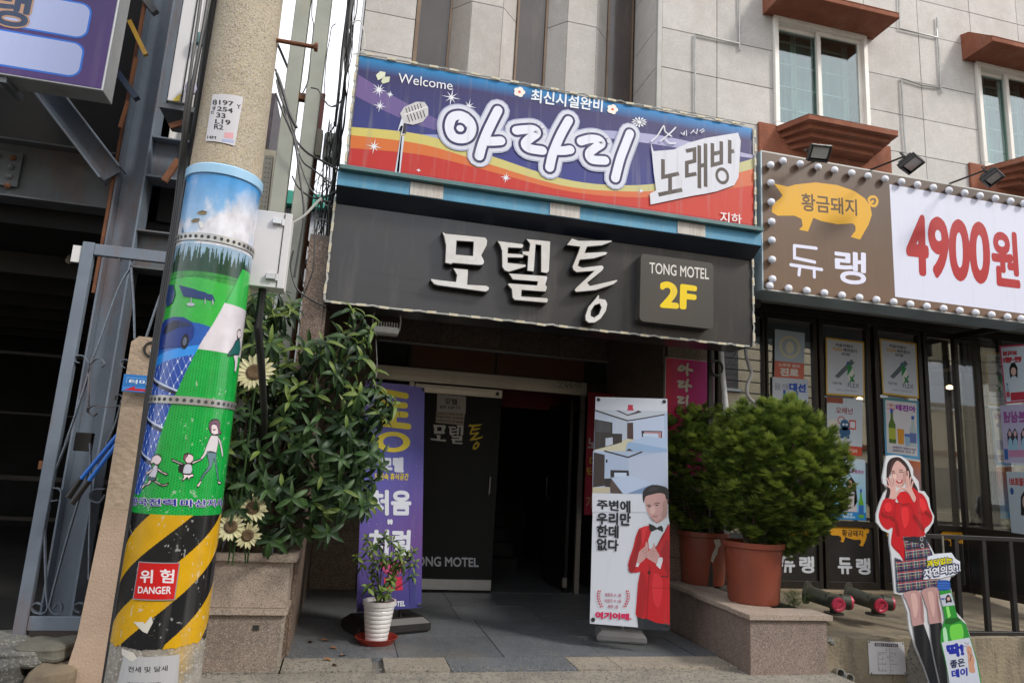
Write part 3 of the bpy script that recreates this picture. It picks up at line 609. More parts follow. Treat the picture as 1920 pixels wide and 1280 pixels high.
for grp in ((0,1),(2,3,4),(5,6)):
    b=MB()
    for gi in grp:
        p,hs=rc.p[gi];yb=4.998;yf=4.92
        for lp in [p]+list(hs):
            n=len(lp);b.add([(q[0],yf,q[1]) for q in lp]+[(q[0],yb,q[1]) for q in lp],[(i,(i+1)%n,(i+1)%n+n,i+n) for i in range(n)],1)
        lo=[[Vector((q[0],q[1],0)) for q in l] for l in [p]+list(hs)];fl_=[q for l in lo for q in l]
        b.add([(q.x,yf,q.y) for q in fl_],[tuple(t) for t in tessellate_polygon(lo)],1)
        cx=sum(q.x for q in fl_)/len(fl_)
        A=Art(XZ(4.919-gi*1e-4));sh=.0065
        def shrink(l,sg):
            n=len(l);ar=sum(l[i][0]*l[(i+1)%n][1]-l[(i+1)%n][0]*l[i][1] for i in range(n));o=[]
            for i in range(n):
                a,c,d=Vector(l[i-1]),Vector(l[i]),Vector(l[(i+1)%n]);d1=(c-a).normalized();d2=(d-c).normalized()
                nn=Vector((-d1.y-d2.y,d1.x+d2.x));nn=nn.normalized() if nn.length>.2 else Vector((-d1.y,d1.x));o.append(tuple(c+nn*(sh*(1 if ar>0 else -1)*sg)))
            return o
        A.poly(shrink(p,1),'ffffff',[shrink(h_,-1) for h_ in hs]);b.add(A.b.v,A.b.f,0)
    b.build('letter',[m_lt,m_blk],MS)
# 2F box
q=[(2.15,3.079),(2.796,3.086),(2.782,2.569),(2.158,2.52)]
def rbox(b,x0,x1,z0,z1,y0,y1,r,n=5):
    P=[]
    for cx,cz,a0 in ((x1-r,z1-r,0),(x0+r,z1-r,90),(x0+r,z0+r,180),(x1-r,z0+r,270)):
        for i in range(n+1): a=R(a0+90*i/n);P.append((cx+r*math.cos(a),y0,cz+r*math.sin(a)))
    b.prism(P,(0,y1-y0,0));return b
b=MB();rbox(b,q[0][0],q[1][0],q[3][1],q[0][1],4.9,4.999,.035);fb=b.build('floor_sign_box',mat('brown_grey_sheet',(.062,.058,.054),(.07,.062,.055),2,.35,metal=.2,coat=.1,rvar=.04),MS)
A=Art(XZ(4.899),.0007);A.text('TONG MOTEL',[(2.227,2.924),(2.753,2.934),(2.753,3.025),(2.226,3.013)],'d6d2cc',.01)
A.text('2F',[(2.334,2.661),(2.625,2.672),(2.633,2.856),(2.331,2.86)],'e8c81c',.035);A.build('floor_lettering',pr_vinyl,fb)
# ---------------------------------------------------------------- restaurant sign with bulbs
PS=empty('restaurant_sign',(5,5,2.95),'brown and white bulb-edged restaurant sign with a golden pig and red price','sign')
px0,px1,pz0,pz1=3.315,6.75,2.938,4.222
b=MB();b.box(px0,px1,5.0,5.3,pz0,pz1);b.build('sign_box',mat('pale_blue_sheet',(.45,.55,.6),(.38,.47,.52),4,.4,metal=.2),PS,bevel=.003)
A=Art(XZ(4.999),.0008);f=.012
A.grad([(px0+f,pz0+f),(px1-f,pz0+f),(px1-f,pz1-f),(px0+f,pz1-f)],('6e5642','6a503e','4a3c34','5e4a3c'))
A.rect(px0,pz0,px1,pz0+f,'b8b8b4').rect(px0,pz1-f,px1,pz1,'b8b8b4')
A.up()
wq=[(4.672,4.116),(6.244,4.096),(6.121,2.936),(4.646,3.031)];wx=(wq[0][0]+wq[3][0])/2
A.rect(wx,3.031,px1-.14,4.109,'d6d8ea')
PIG=[(1447,397),(1449,383),(1463,372),(1468,366),(1452,344),(1478,350),(1492,346),(1530,342),(1570,347),(1602,358),(1622,372),(1632,386),(1635,402),(1629,420),(1612.6,448.7),(1595,443.7),(1604,432),(1604,423.5),(1599,418.5),(1570,420),(1540,414),(1525,408),(1515,433.6),(1497.7,430),(1505,423.5),(1503,410),(1490,404),(1470,404),(1458,404)]
TAIL=[(1630,383),(1640,386),(1645,378),(1642,370),(1634,369),(1629,374),(1632,380),(1637,377)]
GT=homog([(1428,282),(1428,543),(1676,556+20),(1668,333)],[(px0,pz1),(px0,pz0),[(4.64,2.932)][0],[(4.664,4.178)][0]])
def pig(A,T,w,c='dba41c',tc='5a3a18',txt=True):
    A.up();p=[T(*q) for q in PIG];A.poly(p,c);A.line([T(*q) for q in TAIL],w,c,smooth=4)
pig(A,GT,.026)
A.up();A.text('황금돼지',[GT(*q) for q in ((1504,394),(1607,404),(1606,374),(1503,362))],'5a4020',.015)
for s_ in ([(1489,460),(1489,483),(1527,491)],[(1489,460),(1530,465)],[(1482,496),(1540,505)],[(1499,499),(1497,515)],[(1526,502),(1526,519)]):
    A.line([GT(*q) for q in s_],.03,'dcdcf0');A.h+=2e-5
A.text('랭',[GT(*q) for q in ((1567,529),(1622,533),(1622,475),(1566,468))],'dcdcf0',.018)
A.up();A.text('4900',[(4.815,3.282),(5.722,3.295),(5.755,3.861),(4.831,3.824)],'aa0c14',.03);A.text('원',[(5.771,3.291),(6.071,3.295),(6.086,3.816),(5.795,3.818)],'aa0c14',.03)
A.build('printed_face',pr_gloss,PS)
BUL=MB();BUL.lathe((0,0,0),[(.012,0),(.014,.01),(.028,.016),(.034,.028),(.034,.036),(.026,.052),(.011,.059),(0,.06)],20,ax=(0,-1,0));bm_=BUL.mesh('bulb',mat('white_bulb',(.74,.75,.82),(.7,.72,.8),4,.25,spec=.6))
bm_.polygons.foreach_set('use_smooth',[True]*len(bm_.polygons))
def bulb(x,z): inst('bulb',bm_,Matrix.Translation((x,4.998,z)),PS)
tp=[(3.35,4.077),(3.516,4.14),(3.688,4.139),(3.873,4.139),(4.044,4.136),(4.223,4.134),(4.398,4.137),(4.582,4.14),(4.762,4.138),(4.938,4.134),(5.116,4.13),(5.294,4.131),(5.474,4.132),(5.653,4.133),(5.834,4.134),(6.014,4.134)]
bt=[(3.363,2.974),(3.545,2.977),(3.724,2.974),(3.898,2.971),(4.075,2.973),(4.253,2.969),(4.429,2.97),(4.609,2.964),(4.786,2.964),(4.963,2.967),(5.145,2.965),(5.323,2.965),(5.501,2.964),(5.681,2.964),(5.862,2.961)]
lf=[(3.352,3.908),(3.349,3.73),(3.346,3.549),(3.339,3.379),(3.341,3.205),(3.338,3.032)]
zt_=sum(p[1] for p in tp[1:])/(len(tp)-1);zb_=sum(p[1] for p in bt)/len(bt)
for p in tp[1:]: bulb(p[0],zt_)
for p in bt: bulb(p[0],zb_)
for p in lf+tp[:1]: bulb(px0+.075,p[1])
for i in range(3): bulb(tp[-1][0]+.16*(i+1),zt_);bulb(bt[-1][0]+.16*(i+1),zb_)
# floodlights
def flood(cx,cy,cz,tilt,yaw,s,label,arm_to,group='black floodlights over the restaurant sign'):
    t=empty('floodlight',arm_to,label,'floodlight',group)
    M=Matrix.Translation((cx,cy,cz))@Matrix.Rotation(yaw,4,'Z')@Matrix.Rotation(tilt,4,'X')
    def put(b): b.v=[tuple(M@Vector(v)) for v in b.v];return b
    b=MB();b.box(-s,s,-.012,.02,-s*.8,-s*.8+.015);b.box(-s,s,-.012,.02,s*.8-.015,s*.8);b.box(-s,-s+.015,-.012,.02,-s*.8,s*.8);b.box(s-.015,s,-.012,.02,-s*.8,s*.8);b.box(-s,s,.02,.035,-s*.8,s*.8)
    for i in range(7): x=-s*.8+s*1.6*i/6;b.box(x-.003,x+.003,.035,.06,-s*.6,s*.6)
    put(b).build('housing',m_blk,t,bevel=.003)
    b=MB();b.box(-s+.016,s-.016,.0,.004,-s*.45,s*.8-.016);put(b).build('diffuser',mat('floodlight_glass',(.5,.5,.46),(.42,.42,.4),9,.2,coat=.6),t)
    e=M@Vector((-s,.05,0));f_=M@Vector((s,.05,0))
    b=MB();b.tube([f_,M@Vector((s,.11,0)),M@Vector((-s,.11,0)),e],.007,6);b.tube([M@Vector((0,.11,0)),Vector(arm_to)],.009,8);b.build('bracket',m_blk,t,smooth=True)
flood(*[(3.701,4.72,4.125)][0],R(38),R(-8),.09,'small black floodlight with pale glass, leftmost over the golden pig',(4.02,5.2,pz1))
flood(*[(4.529,4.6,4.105)][0],R(62),R(25),.10,'black floodlight on a cranked arm over the white price panel',(4.45,5.2,pz1+.02))
flood(*[(5.395,4.6,4.115)][0],R(62),R(25),.095,'black floodlight on a cranked arm under the rightmost window sill',(5.35,5.2,pz1+.02))
# wires stapled on the upper wall
def cable(name,pts,r,m,label,group=None,smooth=5,n=6,cat='cable'):
    b=MB();b.tube(dense([tuple(p) for p in pts],smooth) if smooth else pts,r,n)
    return tag(b.build(name,m,smooth=True),label,cat,group)
m_cond=mat('grey_conduit',(.5,.5,.48),(.38,.38,.37),8,.4,metal=.4)
def wire(name,pl,label):
    cable(name,pl,.009,m_cond,label,smooth=0,cat='conduit')
wire('conduit',[(3.474,5.58,6.314),(3.475,5.58,5.61),(3.47,5.58,5.687),(2.976,5.58,5.688),(2.976,5.58,5.641),(2.987,5.58,4.83)],'thin grey conduit stepping across the granite left of the larger window')
wire('conduit',[(5.454,5.58,6.719),(5.435,5.58,6.292),(5.933,5.58,6.29),(5.945,5.58,6.545),(5.941,5.58,6.1),(5.931,5.58,5.677),(5.948,5.58,5.616)],'thin grey conduit hanging down beside the first window, upper run')
wire('conduit',[(5.931,5.58,5.677),(5.693,5.58,5.662),(5.42,5.58,5.691),(5.422,5.58,5.609),(5.419,5.58,5.11),(5.428,5.58,4.818)],'thin grey conduit leading down to the middle floodlight')

# ---------------------------------------------------------------- utility pole
import numpy as np
PCX,PCY=-.735,3.525
def pole_r(z): return .1905-(z-.48)*(.1905-.160)/(3.7-.48)
def PM(u,v,h): r=pole_r(v)+.0035+h;return (PCX+r*math.sin(u),PCY-r*math.cos(u),v)
UP=empty('utility_pole',(PCX,PCY,-.13),'speckled concrete utility pole wrapped in a landscape print and yellow and black stripes','pole')
m_pole=mat('aggregate_concrete',(.44,.37,.27),(.35,.30,.22),5,.85,speck=[((.22,.19,.15),230,.84),((.46,.42,.36),210,.86)],dirt=((.42,.3,.16),.5,2.2,(1,1,.3)),bump=1.2,bscale=90)
b=MB();b.lathe((PCX,PCY,0),[(pole_r(z),z) for z in (-.14,.5,1.5,2.5,3.7,5,7,9)],48);b.build('shaft',m_pole,UP,smooth=True)
m_flk=mat('flaking_paint',(.34,.31,.27),(.2,.18,.15),7,.8,speck=((.38,.37,.35),120,.86),dirt=((.5,.3,.03),.8,3,(1,1,.6)),bump=1.5,bscale=50)
b=MB();b.lathe((PCX,PCY,0),[(pole_r(z)+.0015,z) for z in (-.14,.2,.5)],48);b.build('painted_foot',m_flk,UP,smooth=True)
# printed sleeve: every point of the sheet gets the pigment of the picture printed on it
ths=np.concatenate([np.linspace(-math.pi,-1.75,14)[:-1],np.linspace(-1.75,1.75,250),np.linspace(1.75,math.pi,14)[1:]])
z0s,z1s=.487,2.635;zz=np.linspace(z1s,z0s,640)
T_,Z_=np.meshgrid(ths,zz)
def pip(poly):
    ins=np.zeros(T_.shape,bool);n=len(poly)
    for i in range(n):
        x0,y0=poly[i];x1,y1=poly[(i+1)%n]
        if y0==y1: continue
        c=((y0>Z_)!=(y1>Z_))&(T_<(x1-x0)*(Z_-y0)/(y1-y0)+x0);ins^=c
    return ins
rng=np.random.RandomState(4)
def vnoise(sx,sz,oct_=4,seed=0):
    r=np.random.RandomState(seed);o=np.zeros(T_.shape);amp=1;tot=0
    for k in range(oct_):
        fx,fz=sx*2**k,sz*2**k;gx=int(8*fx)+3;gz=int(4*fz)+3;G=r.rand(gz,gx);x=(T_+math.pi)/(2*math.pi)*(gx-2);y=(Z_-z0s)/(z1s-z0s)*(gz-2)
        xi=np.floor(x).astype(int);yi=np.floor(y).astype(int);xf=x-xi;yf=y-yi;xf=xf*xf*(3-2*xf);yf=yf*yf*(3-2*yf);xi=np.clip(xi,0,gx-2);yi=np.clip(yi,0,gz-2)
        o+=amp*((G[yi,xi]*(1-xf)+G[yi,xi+1]*xf)*(1-yf)+(G[yi+1,xi]*(1-xf)+G[yi+1,xi+1]*xf)*yf);tot+=amp;amp*=.55
    return o/tot
Cc=np.zeros(T_.shape+(3,))
def l3(c): return np.array(lin(c)[:3])
def setc(mask,c): Cc[mask]=c if not isinstance(c,str) else l3(c)
t=np.clip((z1s-Z_)/.42,0,1)[...,None];Cc[:]=l3('1f86c8')*(1-t)+l3('b4cbdc')*t
cl=vnoise(1.4,3,5,2);m_=np.clip((cl-.47+.15*t[...,0])*6,0,1)*np.clip((2.62-Z_)*6,0,1)
cw=l3('cfd3dc')*(1-.35*np.clip((vnoise(2,4,4,9)-.4)*3,0,1))[...,None]+l3('e8c8c0')*.12
Cc=Cc*(1-m_[...,None])+cw*m_[...,None]
zt=2.167;tl=2.245
jag=vnoise(14,1,3,5)
lake=(Z_<tl+.03)&(Z_>zt-.2);setc(lake,'8aa6bc')
trees=(Z_<zt+.02+.07*np.clip((jag-.45)*4,0,1))&(Z_>zt-.3);setc(trees,'14402c')
for i in range(26): # conifers along the shore
    tx=-1.35+i*.115+rng.rand()*.05;h=.03+rng.rand()*.06;w_=.03+rng.rand()*.03
    setc((Z_<zt+.03+h-np.abs(T_-tx)/w_*h)&(Z_>zt-.02)&(np.abs(T_-tx)<w_),'123826')
v=vnoise(9,12,4,8);gm=(Z_<zt-.03);Cc[gm]=(l3('1d6a2a')*(1-v[...,None])+l3('3a9a3e')*v[...,None])[gm]
gm=(Z_<2.104-.01*np.sin(T_*2));Cc[gm]=(l3('22a43c')*(1-v[...,None]*.35)+l3('58b848')*v[...,None]*.35)[gm]
setc(np.abs(Z_-2.114-.012*T_)<.004,'15702a')
# blue car field, sky-blue curve and solar panels left of the diagonal
lb=(T_<.9)&(Z_<1.843+.10*np.cos(T_*1.0+.2)-.05);setc(lb,'1c56a8')
lb=(Z_<1.728+.045*(T_+1.2));setc(lb,'2a8ce0')
lb=(Z_<1.679+.05*(T_+1.2));setc(lb,'1d46a0')
gl=(np.abs(((T_*.19+Z_*.55)/.032)%1-.5)<.035)|(np.abs(((T_*.19-Z_*.45)/.05)%1-.5)<.03);setc(lb&gl,'8aa4dc')
setc(lb&((((T_*.19+Z_*.55)/.032)%1-.5)**2+(((T_*.19-Z_*.45)/.05)%1-.5)**2<.012),'e6ecf6')
for zc in (1.599,1.417,1.261): setc(lb&(np.abs(Z_-zc+.06*(T_+.9))<.008),'0c1830');setc(lb&(np.abs(Z_-zc+.06*(T_+.9)-.014)<.004),'c8d0e0')
car=[(-1.25,1.0)]
# white field and green dotted ground right of the diagonal
dg=[[(1.063,2.206)]+[(0.672,2.027),(0.432,1.907),(0.193,1.806),(-0.056,1.665),(-0.316,1.499),(-0.475,1.358),(-0.579,1.216),(-0.858,1.097)]][0]
def xdiag(Z): 
    ps=sorted(dg,key=lambda p:p[1]);return np.interp(Z,[p[1] for p in ps],[p[0] for p in ps])
rt=(T_>xdiag(Z_))&(Z_<2.194)
setc(rt,'2fae46');setc(rt&(np.abs(T_-xdiag(Z_))<.025),'1c7a30')
w=rt&(Z_<2.005);setc(w,'cfc9cf')
gz=1.769
w=rt&(Z_<gz);cgr=l3('16a845');setc(w,'12a040')
dots=((T_*.19/.0125)%1-.5)**2+(((Z_/.0125)+((np.floor(T_*.19/.0125)%2)*.5))%1-.5)**2<.06;setc(w&dots,'0c6a2c')
all_low=(Z_<1.103);setc(all_low,'12a040');setc(all_low&dots,'0c6a2c')
zg=1.028
st=Z_<zg;ph=np.floor((Z_-.175*T_-.93)/.165)%2
setc(st&(ph==0),'c99a12');setc(st&(ph==1),'1b1b1c')
# wear: scuffs and pale scratches in the vinyl
wn=vnoise(12,30,4,21);w2=vnoise(2,6,3,22);sc=(wn>.70)&(w2>.56)&(Z_<1.62);Cc[sc]=Cc[sc]*.5+l3('c4c8c4')*.5
sc=(vnoise(20,50,3,31)>.80)&(Z_<.75);Cc[sc]=Cc[sc]*.4+l3('4a463c')*.6
mot=vnoise(3,9,5,12)[...,None];Cc=Cc*(.86+.28*mot)
edge=.487+.012*vnoise(6,1,4,40)[-1]
vs=[];rr=[]
nz,ntp=T_.shape;X_=np.stack([PCX+(np.vectorize(pole_r)(Z_)+.0035)*np.sin(T_),PCY-(np.vectorize(pole_r)(Z_)+.0035)*np.cos(T_),Z_],-1)
X_[-1,:,2]-=.02*vnoise(6,1,4,40)[-1]
me=bpy.data.meshes.new('printed_sleeve');idx=np.arange(nz*ntp).reshape(nz,ntp)
F=np.stack([idx[1:,:-1],idx[1:,1:],idx[:-1,1:],idx[:-1,:-1]],-1).reshape(-1,4)
me.from_pydata(X_.reshape(-1,3).tolist(),[],F.tolist());at=me.attributes.new('pigment','FLOAT_COLOR','POINT')
at.data.foreach_set('color',np.concatenate([Cc.reshape(-1,3),np.ones((nz*ntp,1))],1).astype(np.float32).ravel())
me.polygons.foreach_set('use_smooth',[True]*len(me.polygons));me.materials.append(printmat('sleeve_film',.24,.35,.10))
o=bpy.data.objects.new('printed_sleeve',me);COL.objects.link(o);adopt(o,UP)
b=MB();b.lathe((PCX,PCY,0),[(pole_r(2.6)+.004,2.628),(pole_r(2.6)+.012,2.632),(pole_r(2.6)+.013,2.675),(pole_r(2.6)+.003,2.685)],48);b.build('sleeve_collar',mat('pale_blue_band',(.33,.55,.75),(.28,.5,.7),5,.35),UP,smooth=True)
m_gal=mat('galvanised_band',(.5,.5,.48),(.36,.36,.35),20,.35,metal=.7,dirt=((.25,.14,.06),.4,8))
def band_(pts):
    zc=sum(p[1] for p in pts)/len(pts)
    b=MB();r=pole_r(zc)+.006;b.lathe((PCX,PCY,zc),[(r,-.018),(r+.003,-.018),(r+.003,.018),(r,.018)],48);bb=b.build('strap',m_gal,UP,smooth=True)
    A=Art(lambda u,v,h:PM(u,v,h+.0062),.0006)
    for i in range(22): A.ell(-1.6+i*.16,zc,.042,.0085,'2a2824',n=12)
    A.build('strap_hole',mat('hole_dark',(.05,.06,.06),(.02,.02,.02),4,.8),bb);return zc
zb1=band_([(0.12,2.3),(-0.475,2.313)]);zb2=band_([(0.049,1.527),(0.684,1.534)])
# figures, lettering and plates printed on the sleeve
A=Art(PM,.0006,.06)
q_=lambda z,*p:None
def O(pts,c,w=.0055,close=False,fill=None):
    if fill: A.poly(pts,fill);A.h+=2e-5
    if c: A.line(pts,w,c,smooth=3,closed=close);A.h+=2e-5
# big woman
O([(0.707,1.452),(0.807,1.457),(0.904,1.451),(0.943,1.434),(0.957,1.411),(1.036,1.396),(0.911,1.39),(0.793,1.387),(0.685,1.4),(0.637,1.422),(0.646,1.441)],'1a1a1a',.006,True,'d9c8cc')
O([(0.775,1.436),(0.873,1.433),(0.953,1.434)],'3a3a6a');O([(0.759,1.411),(0.79,1.408),(0.831,1.412)],'1a1a1a')
O([(0.726,1.383),(0.951,1.382),(0.959,1.356),(0.939,1.305),(0.677,1.309),(0.686,1.348)],'1a1a1a',.006,True,'c9c4c8')
O([(0.72,1.38),(0.654,1.339),(0.606,1.302),(0.542,1.279),(0.548,1.27),(0.601,1.275),(0.672,1.298)],'1a1a1a',.006,False,'c9c4c8')
O([(0.954,1.379),(1.098,1.343),(1.198,1.302),(1.186,1.286),(1.142,1.297),(1.051,1.334),(0.944,1.365)],'1a1a1a',.006,True,'c9c4c8')
O([(0.679,1.306),(0.941,1.303),(0.955,1.278),(1.153,1.178),(1.128,1.172),(0.901,1.278),(0.856,1.241),(0.693,1.204),(0.625,1.177),(0.597,1.182),(0.683,1.218),(0.778,1.25)],'1a1a1a',.006,True,'5a7884')
O([(0.623,1.18),(0.543,1.157),(0.583,1.151),(0.635,1.173)],'1a1a1a',.006,True,'e0ccd0');O([(1.128,1.178),(1.313,1.168),(1.155,1.166)],'1a1a1a',.006,True,'e0ccd0')
O([(0.708,1.451),(0.808,1.456),(0.904,1.451),(0.957,1.43),(0.953,1.416),(1.025,1.396),(0.942,1.391),(0.909,1.41),(0.843,1.432),(0.753,1.436),(0.706,1.426),(0.725,1.394),(0.672,1.407),(0.637,1.422),(0.646,1.441)],'1a1a1a',.004,True,'6a4a5a')
# child in the middle
O([(0.16,1.279),(0.184,1.292),(0.283,1.295),(0.363,1.287),(0.381,1.268),(0.324,1.252),(0.27,1.251),(0.206,1.262)],'1a1a1a',.006,True,'d9c4c8')
O([(0.253,1.289),(0.206,1.293),(0.171,1.286),(0.168,1.271),(0.204,1.264),(0.218,1.276)],'1a1a1a',.004,True,'7a4a5a')
O([(0.088,1.226),(0.099,1.241),(0.196,1.245),(0.192,1.214),(0.118,1.215)],'1a1a1a',.005,True,'201c24')
O([(0.226,1.249),(0.348,1.25),(0.388,1.227),(0.368,1.207),(0.201,1.207),(0.198,1.227)],'1a1a1a',.006,True,'b9bcc6')
O([(0.205,1.248),(0.1,1.255),(-0.019,1.264),(-0.086,1.268),(-0.06,1.259),(-0.013,1.256),(0.106,1.247),(0.196,1.245)],'1a1a1a',.005,True,'d9ccd0')
O([(0.365,1.259),(0.473,1.269),(0.545,1.275),(0.556,1.269),(0.478,1.261),(0.382,1.251)],'1a1a1a',.005,True,'d9ccd0')
O([(0.198,1.205),(0.234,1.192),(0.2,1.179),(0.234,1.177),(0.302,1.191),(0.343,1.18),(0.359,1.189),(0.443,1.198),(0.401,1.209),(0.337,1.204)],'1a1a1a',.006,True,'e0d0d4')
# running child
O([(-0.559,1.274),(-0.456,1.284),(-0.352,1.275),(-0.326,1.261),(-0.367,1.243),(-0.438,1.238),(-0.527,1.246),(-0.575,1.241),(-0.62,1.252),(-0.579,1.259),(-0.589,1.267)],'1a1a1a',.006,True,'dccace')
O([(-0.48,1.238),(-0.409,1.236),(-0.373,1.221),(-0.41,1.182),(-0.603,1.183),(-0.555,1.211)],'1a1a1a',.006,True,'c2c0cc')
O([(-0.604,1.184),(-0.414,1.181),(-0.388,1.173),(-0.507,1.167),(-0.601,1.173)],'1a1a1a',.005,True,'3a5a6a')
O([(-0.557,1.171),(-0.603,1.156),(-0.737,1.15),(-0.782,1.134),(-0.749,1.131),(-0.676,1.146),(-0.564,1.15),(-0.493,1.168)],'1a1a1a',.005,True,'dccace')
O([(-0.428,1.173),(-0.261,1.159),(-0.174,1.156),(-0.081,1.163),(-0.084,1.158),(-0.162,1.149),(-0.267,1.153),(-0.407,1.165)],'1a1a1a',.005,True,'dccace')
O([(-0.377,1.226),(-0.257,1.211),(-0.132,1.204),(-0.138,1.197),(-0.263,1.204),(-0.377,1.217)],'1a1a1a',.005,True,'dccace')
O([(-0.506,1.226),(-0.605,1.212),(-0.71,1.198),(-0.684,1.193),(-0.563,1.204)],'1a1a1a',.005,True,'dccace')
# figure at the upper right edge
O([(1.163,1.89),(1.277,1.898),(1.36,1.87),(1.239,1.853),(1.156,1.867)],'1a1a1a',.006,True,'cfc4c8')
O([(1.138,1.84),(1.296,1.85),(1.449,1.806),(1.36,1.777),(1.122,1.77),(0.955,1.76),(0.905,1.767),(1.044,1.806)],'1a1a1a',.006,True,'1f5a5a')
O([(1.109,1.767),(1.327,1.774),(1.35,1.733),(1.3,1.692),(1.234,1.695),(1.21,1.733)],'1a1a1a',.005,True,'cfc4cc')
# car and solar panels
O([(-1.315,1.873),(-1.029,1.901),(-0.62,1.914),(-0.315,1.912),(-0.112,1.893),(-0.024,1.865),(-0.013,1.823),(-0.102,1.796),(-0.192,1.77),(-0.412,1.772),(-0.738,1.768),(-1.087,1.764)],None,0,False,'14307c')
A.up();O([(-0.985,1.831),(-0.908,1.873),(-0.597,1.895),(-0.398,1.893),(-0.419,1.861),(-0.693,1.84)],None,0,False,'0a1230');O([(-0.398,1.893),(-0.175,1.887),(-0.087,1.872),(-0.393,1.861)],None,0,False,'1a2a50')
A.ell(-0.194,1.799,.09,.035,'0c0e18');A.up();A.ell(-0.194,1.799,.05,.02,'5a6478')
for p in ([(-0.608,2.066),(-0.097,2.046),(0.068,2.004),(-0.406,2.011)],[(-0.118,2.044),(0.131,2.038),(0.287,2.006),(0.046,2.005)],[(0.135,2.033),(0.29,2.032),(0.377,2.004),(0.222,2.004)],[(-1.314,2.021),(-1.316,2.08),(-0.837,2.071),(-0.691,2.025),(-0.742,1.982),(-0.993,1.965)]): A.poly(p,'1a3468')
for p in ([(-0.198,1.999),(-0.18,1.978)],[(0.136,2.001),(0.146,1.989)],[(0.312,2.002),(0.333,1.991)]): A.line(p,.02,'9aa0aa')
A.ell(-0.186,1.974,.1,.008,'b0b4be')
# tower
A.poly([(-0.88,2.331),(-0.862,2.365),(-0.753,2.328)],'5a7a9a')
A.up();KQ=[(-1.141,1.055),(0.149,1.067),(0.127,1.096),(-1.156,1.089)];A.text('한국전력',KQ,'d8cfe0',.06);A.up(3);A.text('한국전력',KQ,'1c2a8c',.02)
KQ=[(0.249,1.065),(1.483,1.063),(1.407,1.097),(0.244,1.095)];A.text('마산지사',KQ,'d8cfe0',.06);A.up(3);A.text('마산지사',KQ,'1c2a8c',.02)
A.up();DQ=[(-0.484,0.672),(0.379,0.672),(0.401,0.829),(-0.5,0.826)];cu=(DQ[0][0]+DQ[2][0])/2;cv=(DQ[0][1]+DQ[2][1])/2;hw=(DQ[1][0]+DQ[2][0]-DQ[0][0]-DQ[3][0])/4;hh=(DQ[2][1]+DQ[3][1]-DQ[0][1]-DQ[1][1])/4
def RR(cu,cv,hw,hh,r,ru=5.3):
    P=[]
    for sx,sz,a0 in ((1,1,0),(-1,1,90),(-1,-1,180),(1,-1,270)):
        for i in range(5): a=R(a0+22.5*i);P.append((cu+sx*(hw-r*ru)+r*ru*math.cos(a),cv+sz*(hh-r)+r*math.sin(a)))
    o=[]
    for i in range(len(P)):
        a,c=P[i],P[(i+1)%len(P)];n=max(1,int(abs(a[0]-c[0])/.05))
        o+=[(a[0]+(c[0]-a[0])*j/n,a[1]+(c[1]-a[1])*j/n) for j in range(n)]
    return o
def colrect(u0,u1,v0,v1,c,n=12):
    for i in range(n):
        a=u0+(u1-u0)*i/n;d=u0+(u1-u0)*(i+1)/n;A.b.add([A.mp(a,v0,A.h),A.mp(d,v0,A.h),A.mp(d,v1,A.h),A.mp(a,v1,A.h)],[(0,1,2,3)],0,lin(c))
colrect(cu-hw,cu+hw,cv-hh,cv+hh,'8a8a90');A.up();colrect(cu-hw+.02,cu+hw-.02,cv-hh+.004,cv+hh-.004,'c01a1a')
A.up();A.text('위',[(-0.365,0.742),(-0.101,0.744),(-0.126,0.796),(-0.394,0.793)],'e0d8dc',.018);A.text('험',[(0.059,0.747),(0.316,0.744),(0.302,0.798),(0.027,0.801)],'e0d8dc',.018);A.text('DANGER',[(-0.377,0.7),(0.3,0.7),(0.294,0.73),(-0.388,0.726)],'e0d8dc',.018)
A.build('sleeve_print',printmat('sleeve_ink',.3,.2,.06),UP)
# number plate on the bare concrete, flyers below
A=Art(PM,.0006,.06);A.h=.001
nq=[(-0.501,2.797),(0.327,2.788),(0.374,3.055),(-0.508,3.046)]
def cq(q,c,n=10):
    for i in range(n):
        f=lambda s,t:tuple((q[0][k]*(1-s)+q[1][k]*s)*(1-t)+(q[3][k]*(1-s)+q[2][k]*s)*t for k in (0,1))
        A.b.add([A.mp(*f(*p),A.h) for p in ((i/n,0),((i+1)/n,0),((i+1)/n,1),(i/n,1))],[(0,1,2,3)],0,lin(c))
cq(nq,'c2c0c4');A.up()
for t_,p in (('8197',[(-0.452,2.99),(0.143,2.992),(0.125,3.015),(-0.465,3.016)]),('Y',[(0.243,2.984),(0.342,2.987),(0.325,3.01),(0.227,3.006)]),('254',[(-0.284,2.957),(0.145,2.955),(0.137,2.979),(-0.282,2.98)]),('33',[(-0.275,2.922),(-0.027,2.921),(-0.036,2.945),(-0.286,2.947)]),('L19',[(-0.279,2.889),(0.125,2.889),(0.116,2.915),(-0.289,2.912)]),('R2',[(-0.287,2.86),(-0.044,2.859),(-0.053,2.883),(-0.298,2.885)]),('14M',[(-0.454,2.809),(-0.198,2.806),(-0.201,2.821),(-0.457,2.825)])): A.text(t_,p,'262428',.02)
for i,c in enumerate('구영신'):
    A.text(c,[(nq[3][0]+.10-.03*i+d[0],nq[3][1]-.062-.021*i+d[1]) for d in ((0,0),(.09,-.001),(.09,.017),(0,.018))],'262428',.02)
cq([(0.01,2.82),(0.253,2.822),(0.249,2.854),(0.019,2.847)],'d09aa0',3);cq([(-0.031,2.798),(0.288,2.801),(0.276,2.817),(-0.032,2.811)],'a0a8c8',3)
A.build('number_plate',printmat('paper_print',.5),UP)
A=Art(PM,.0006,.06);A.h=.001
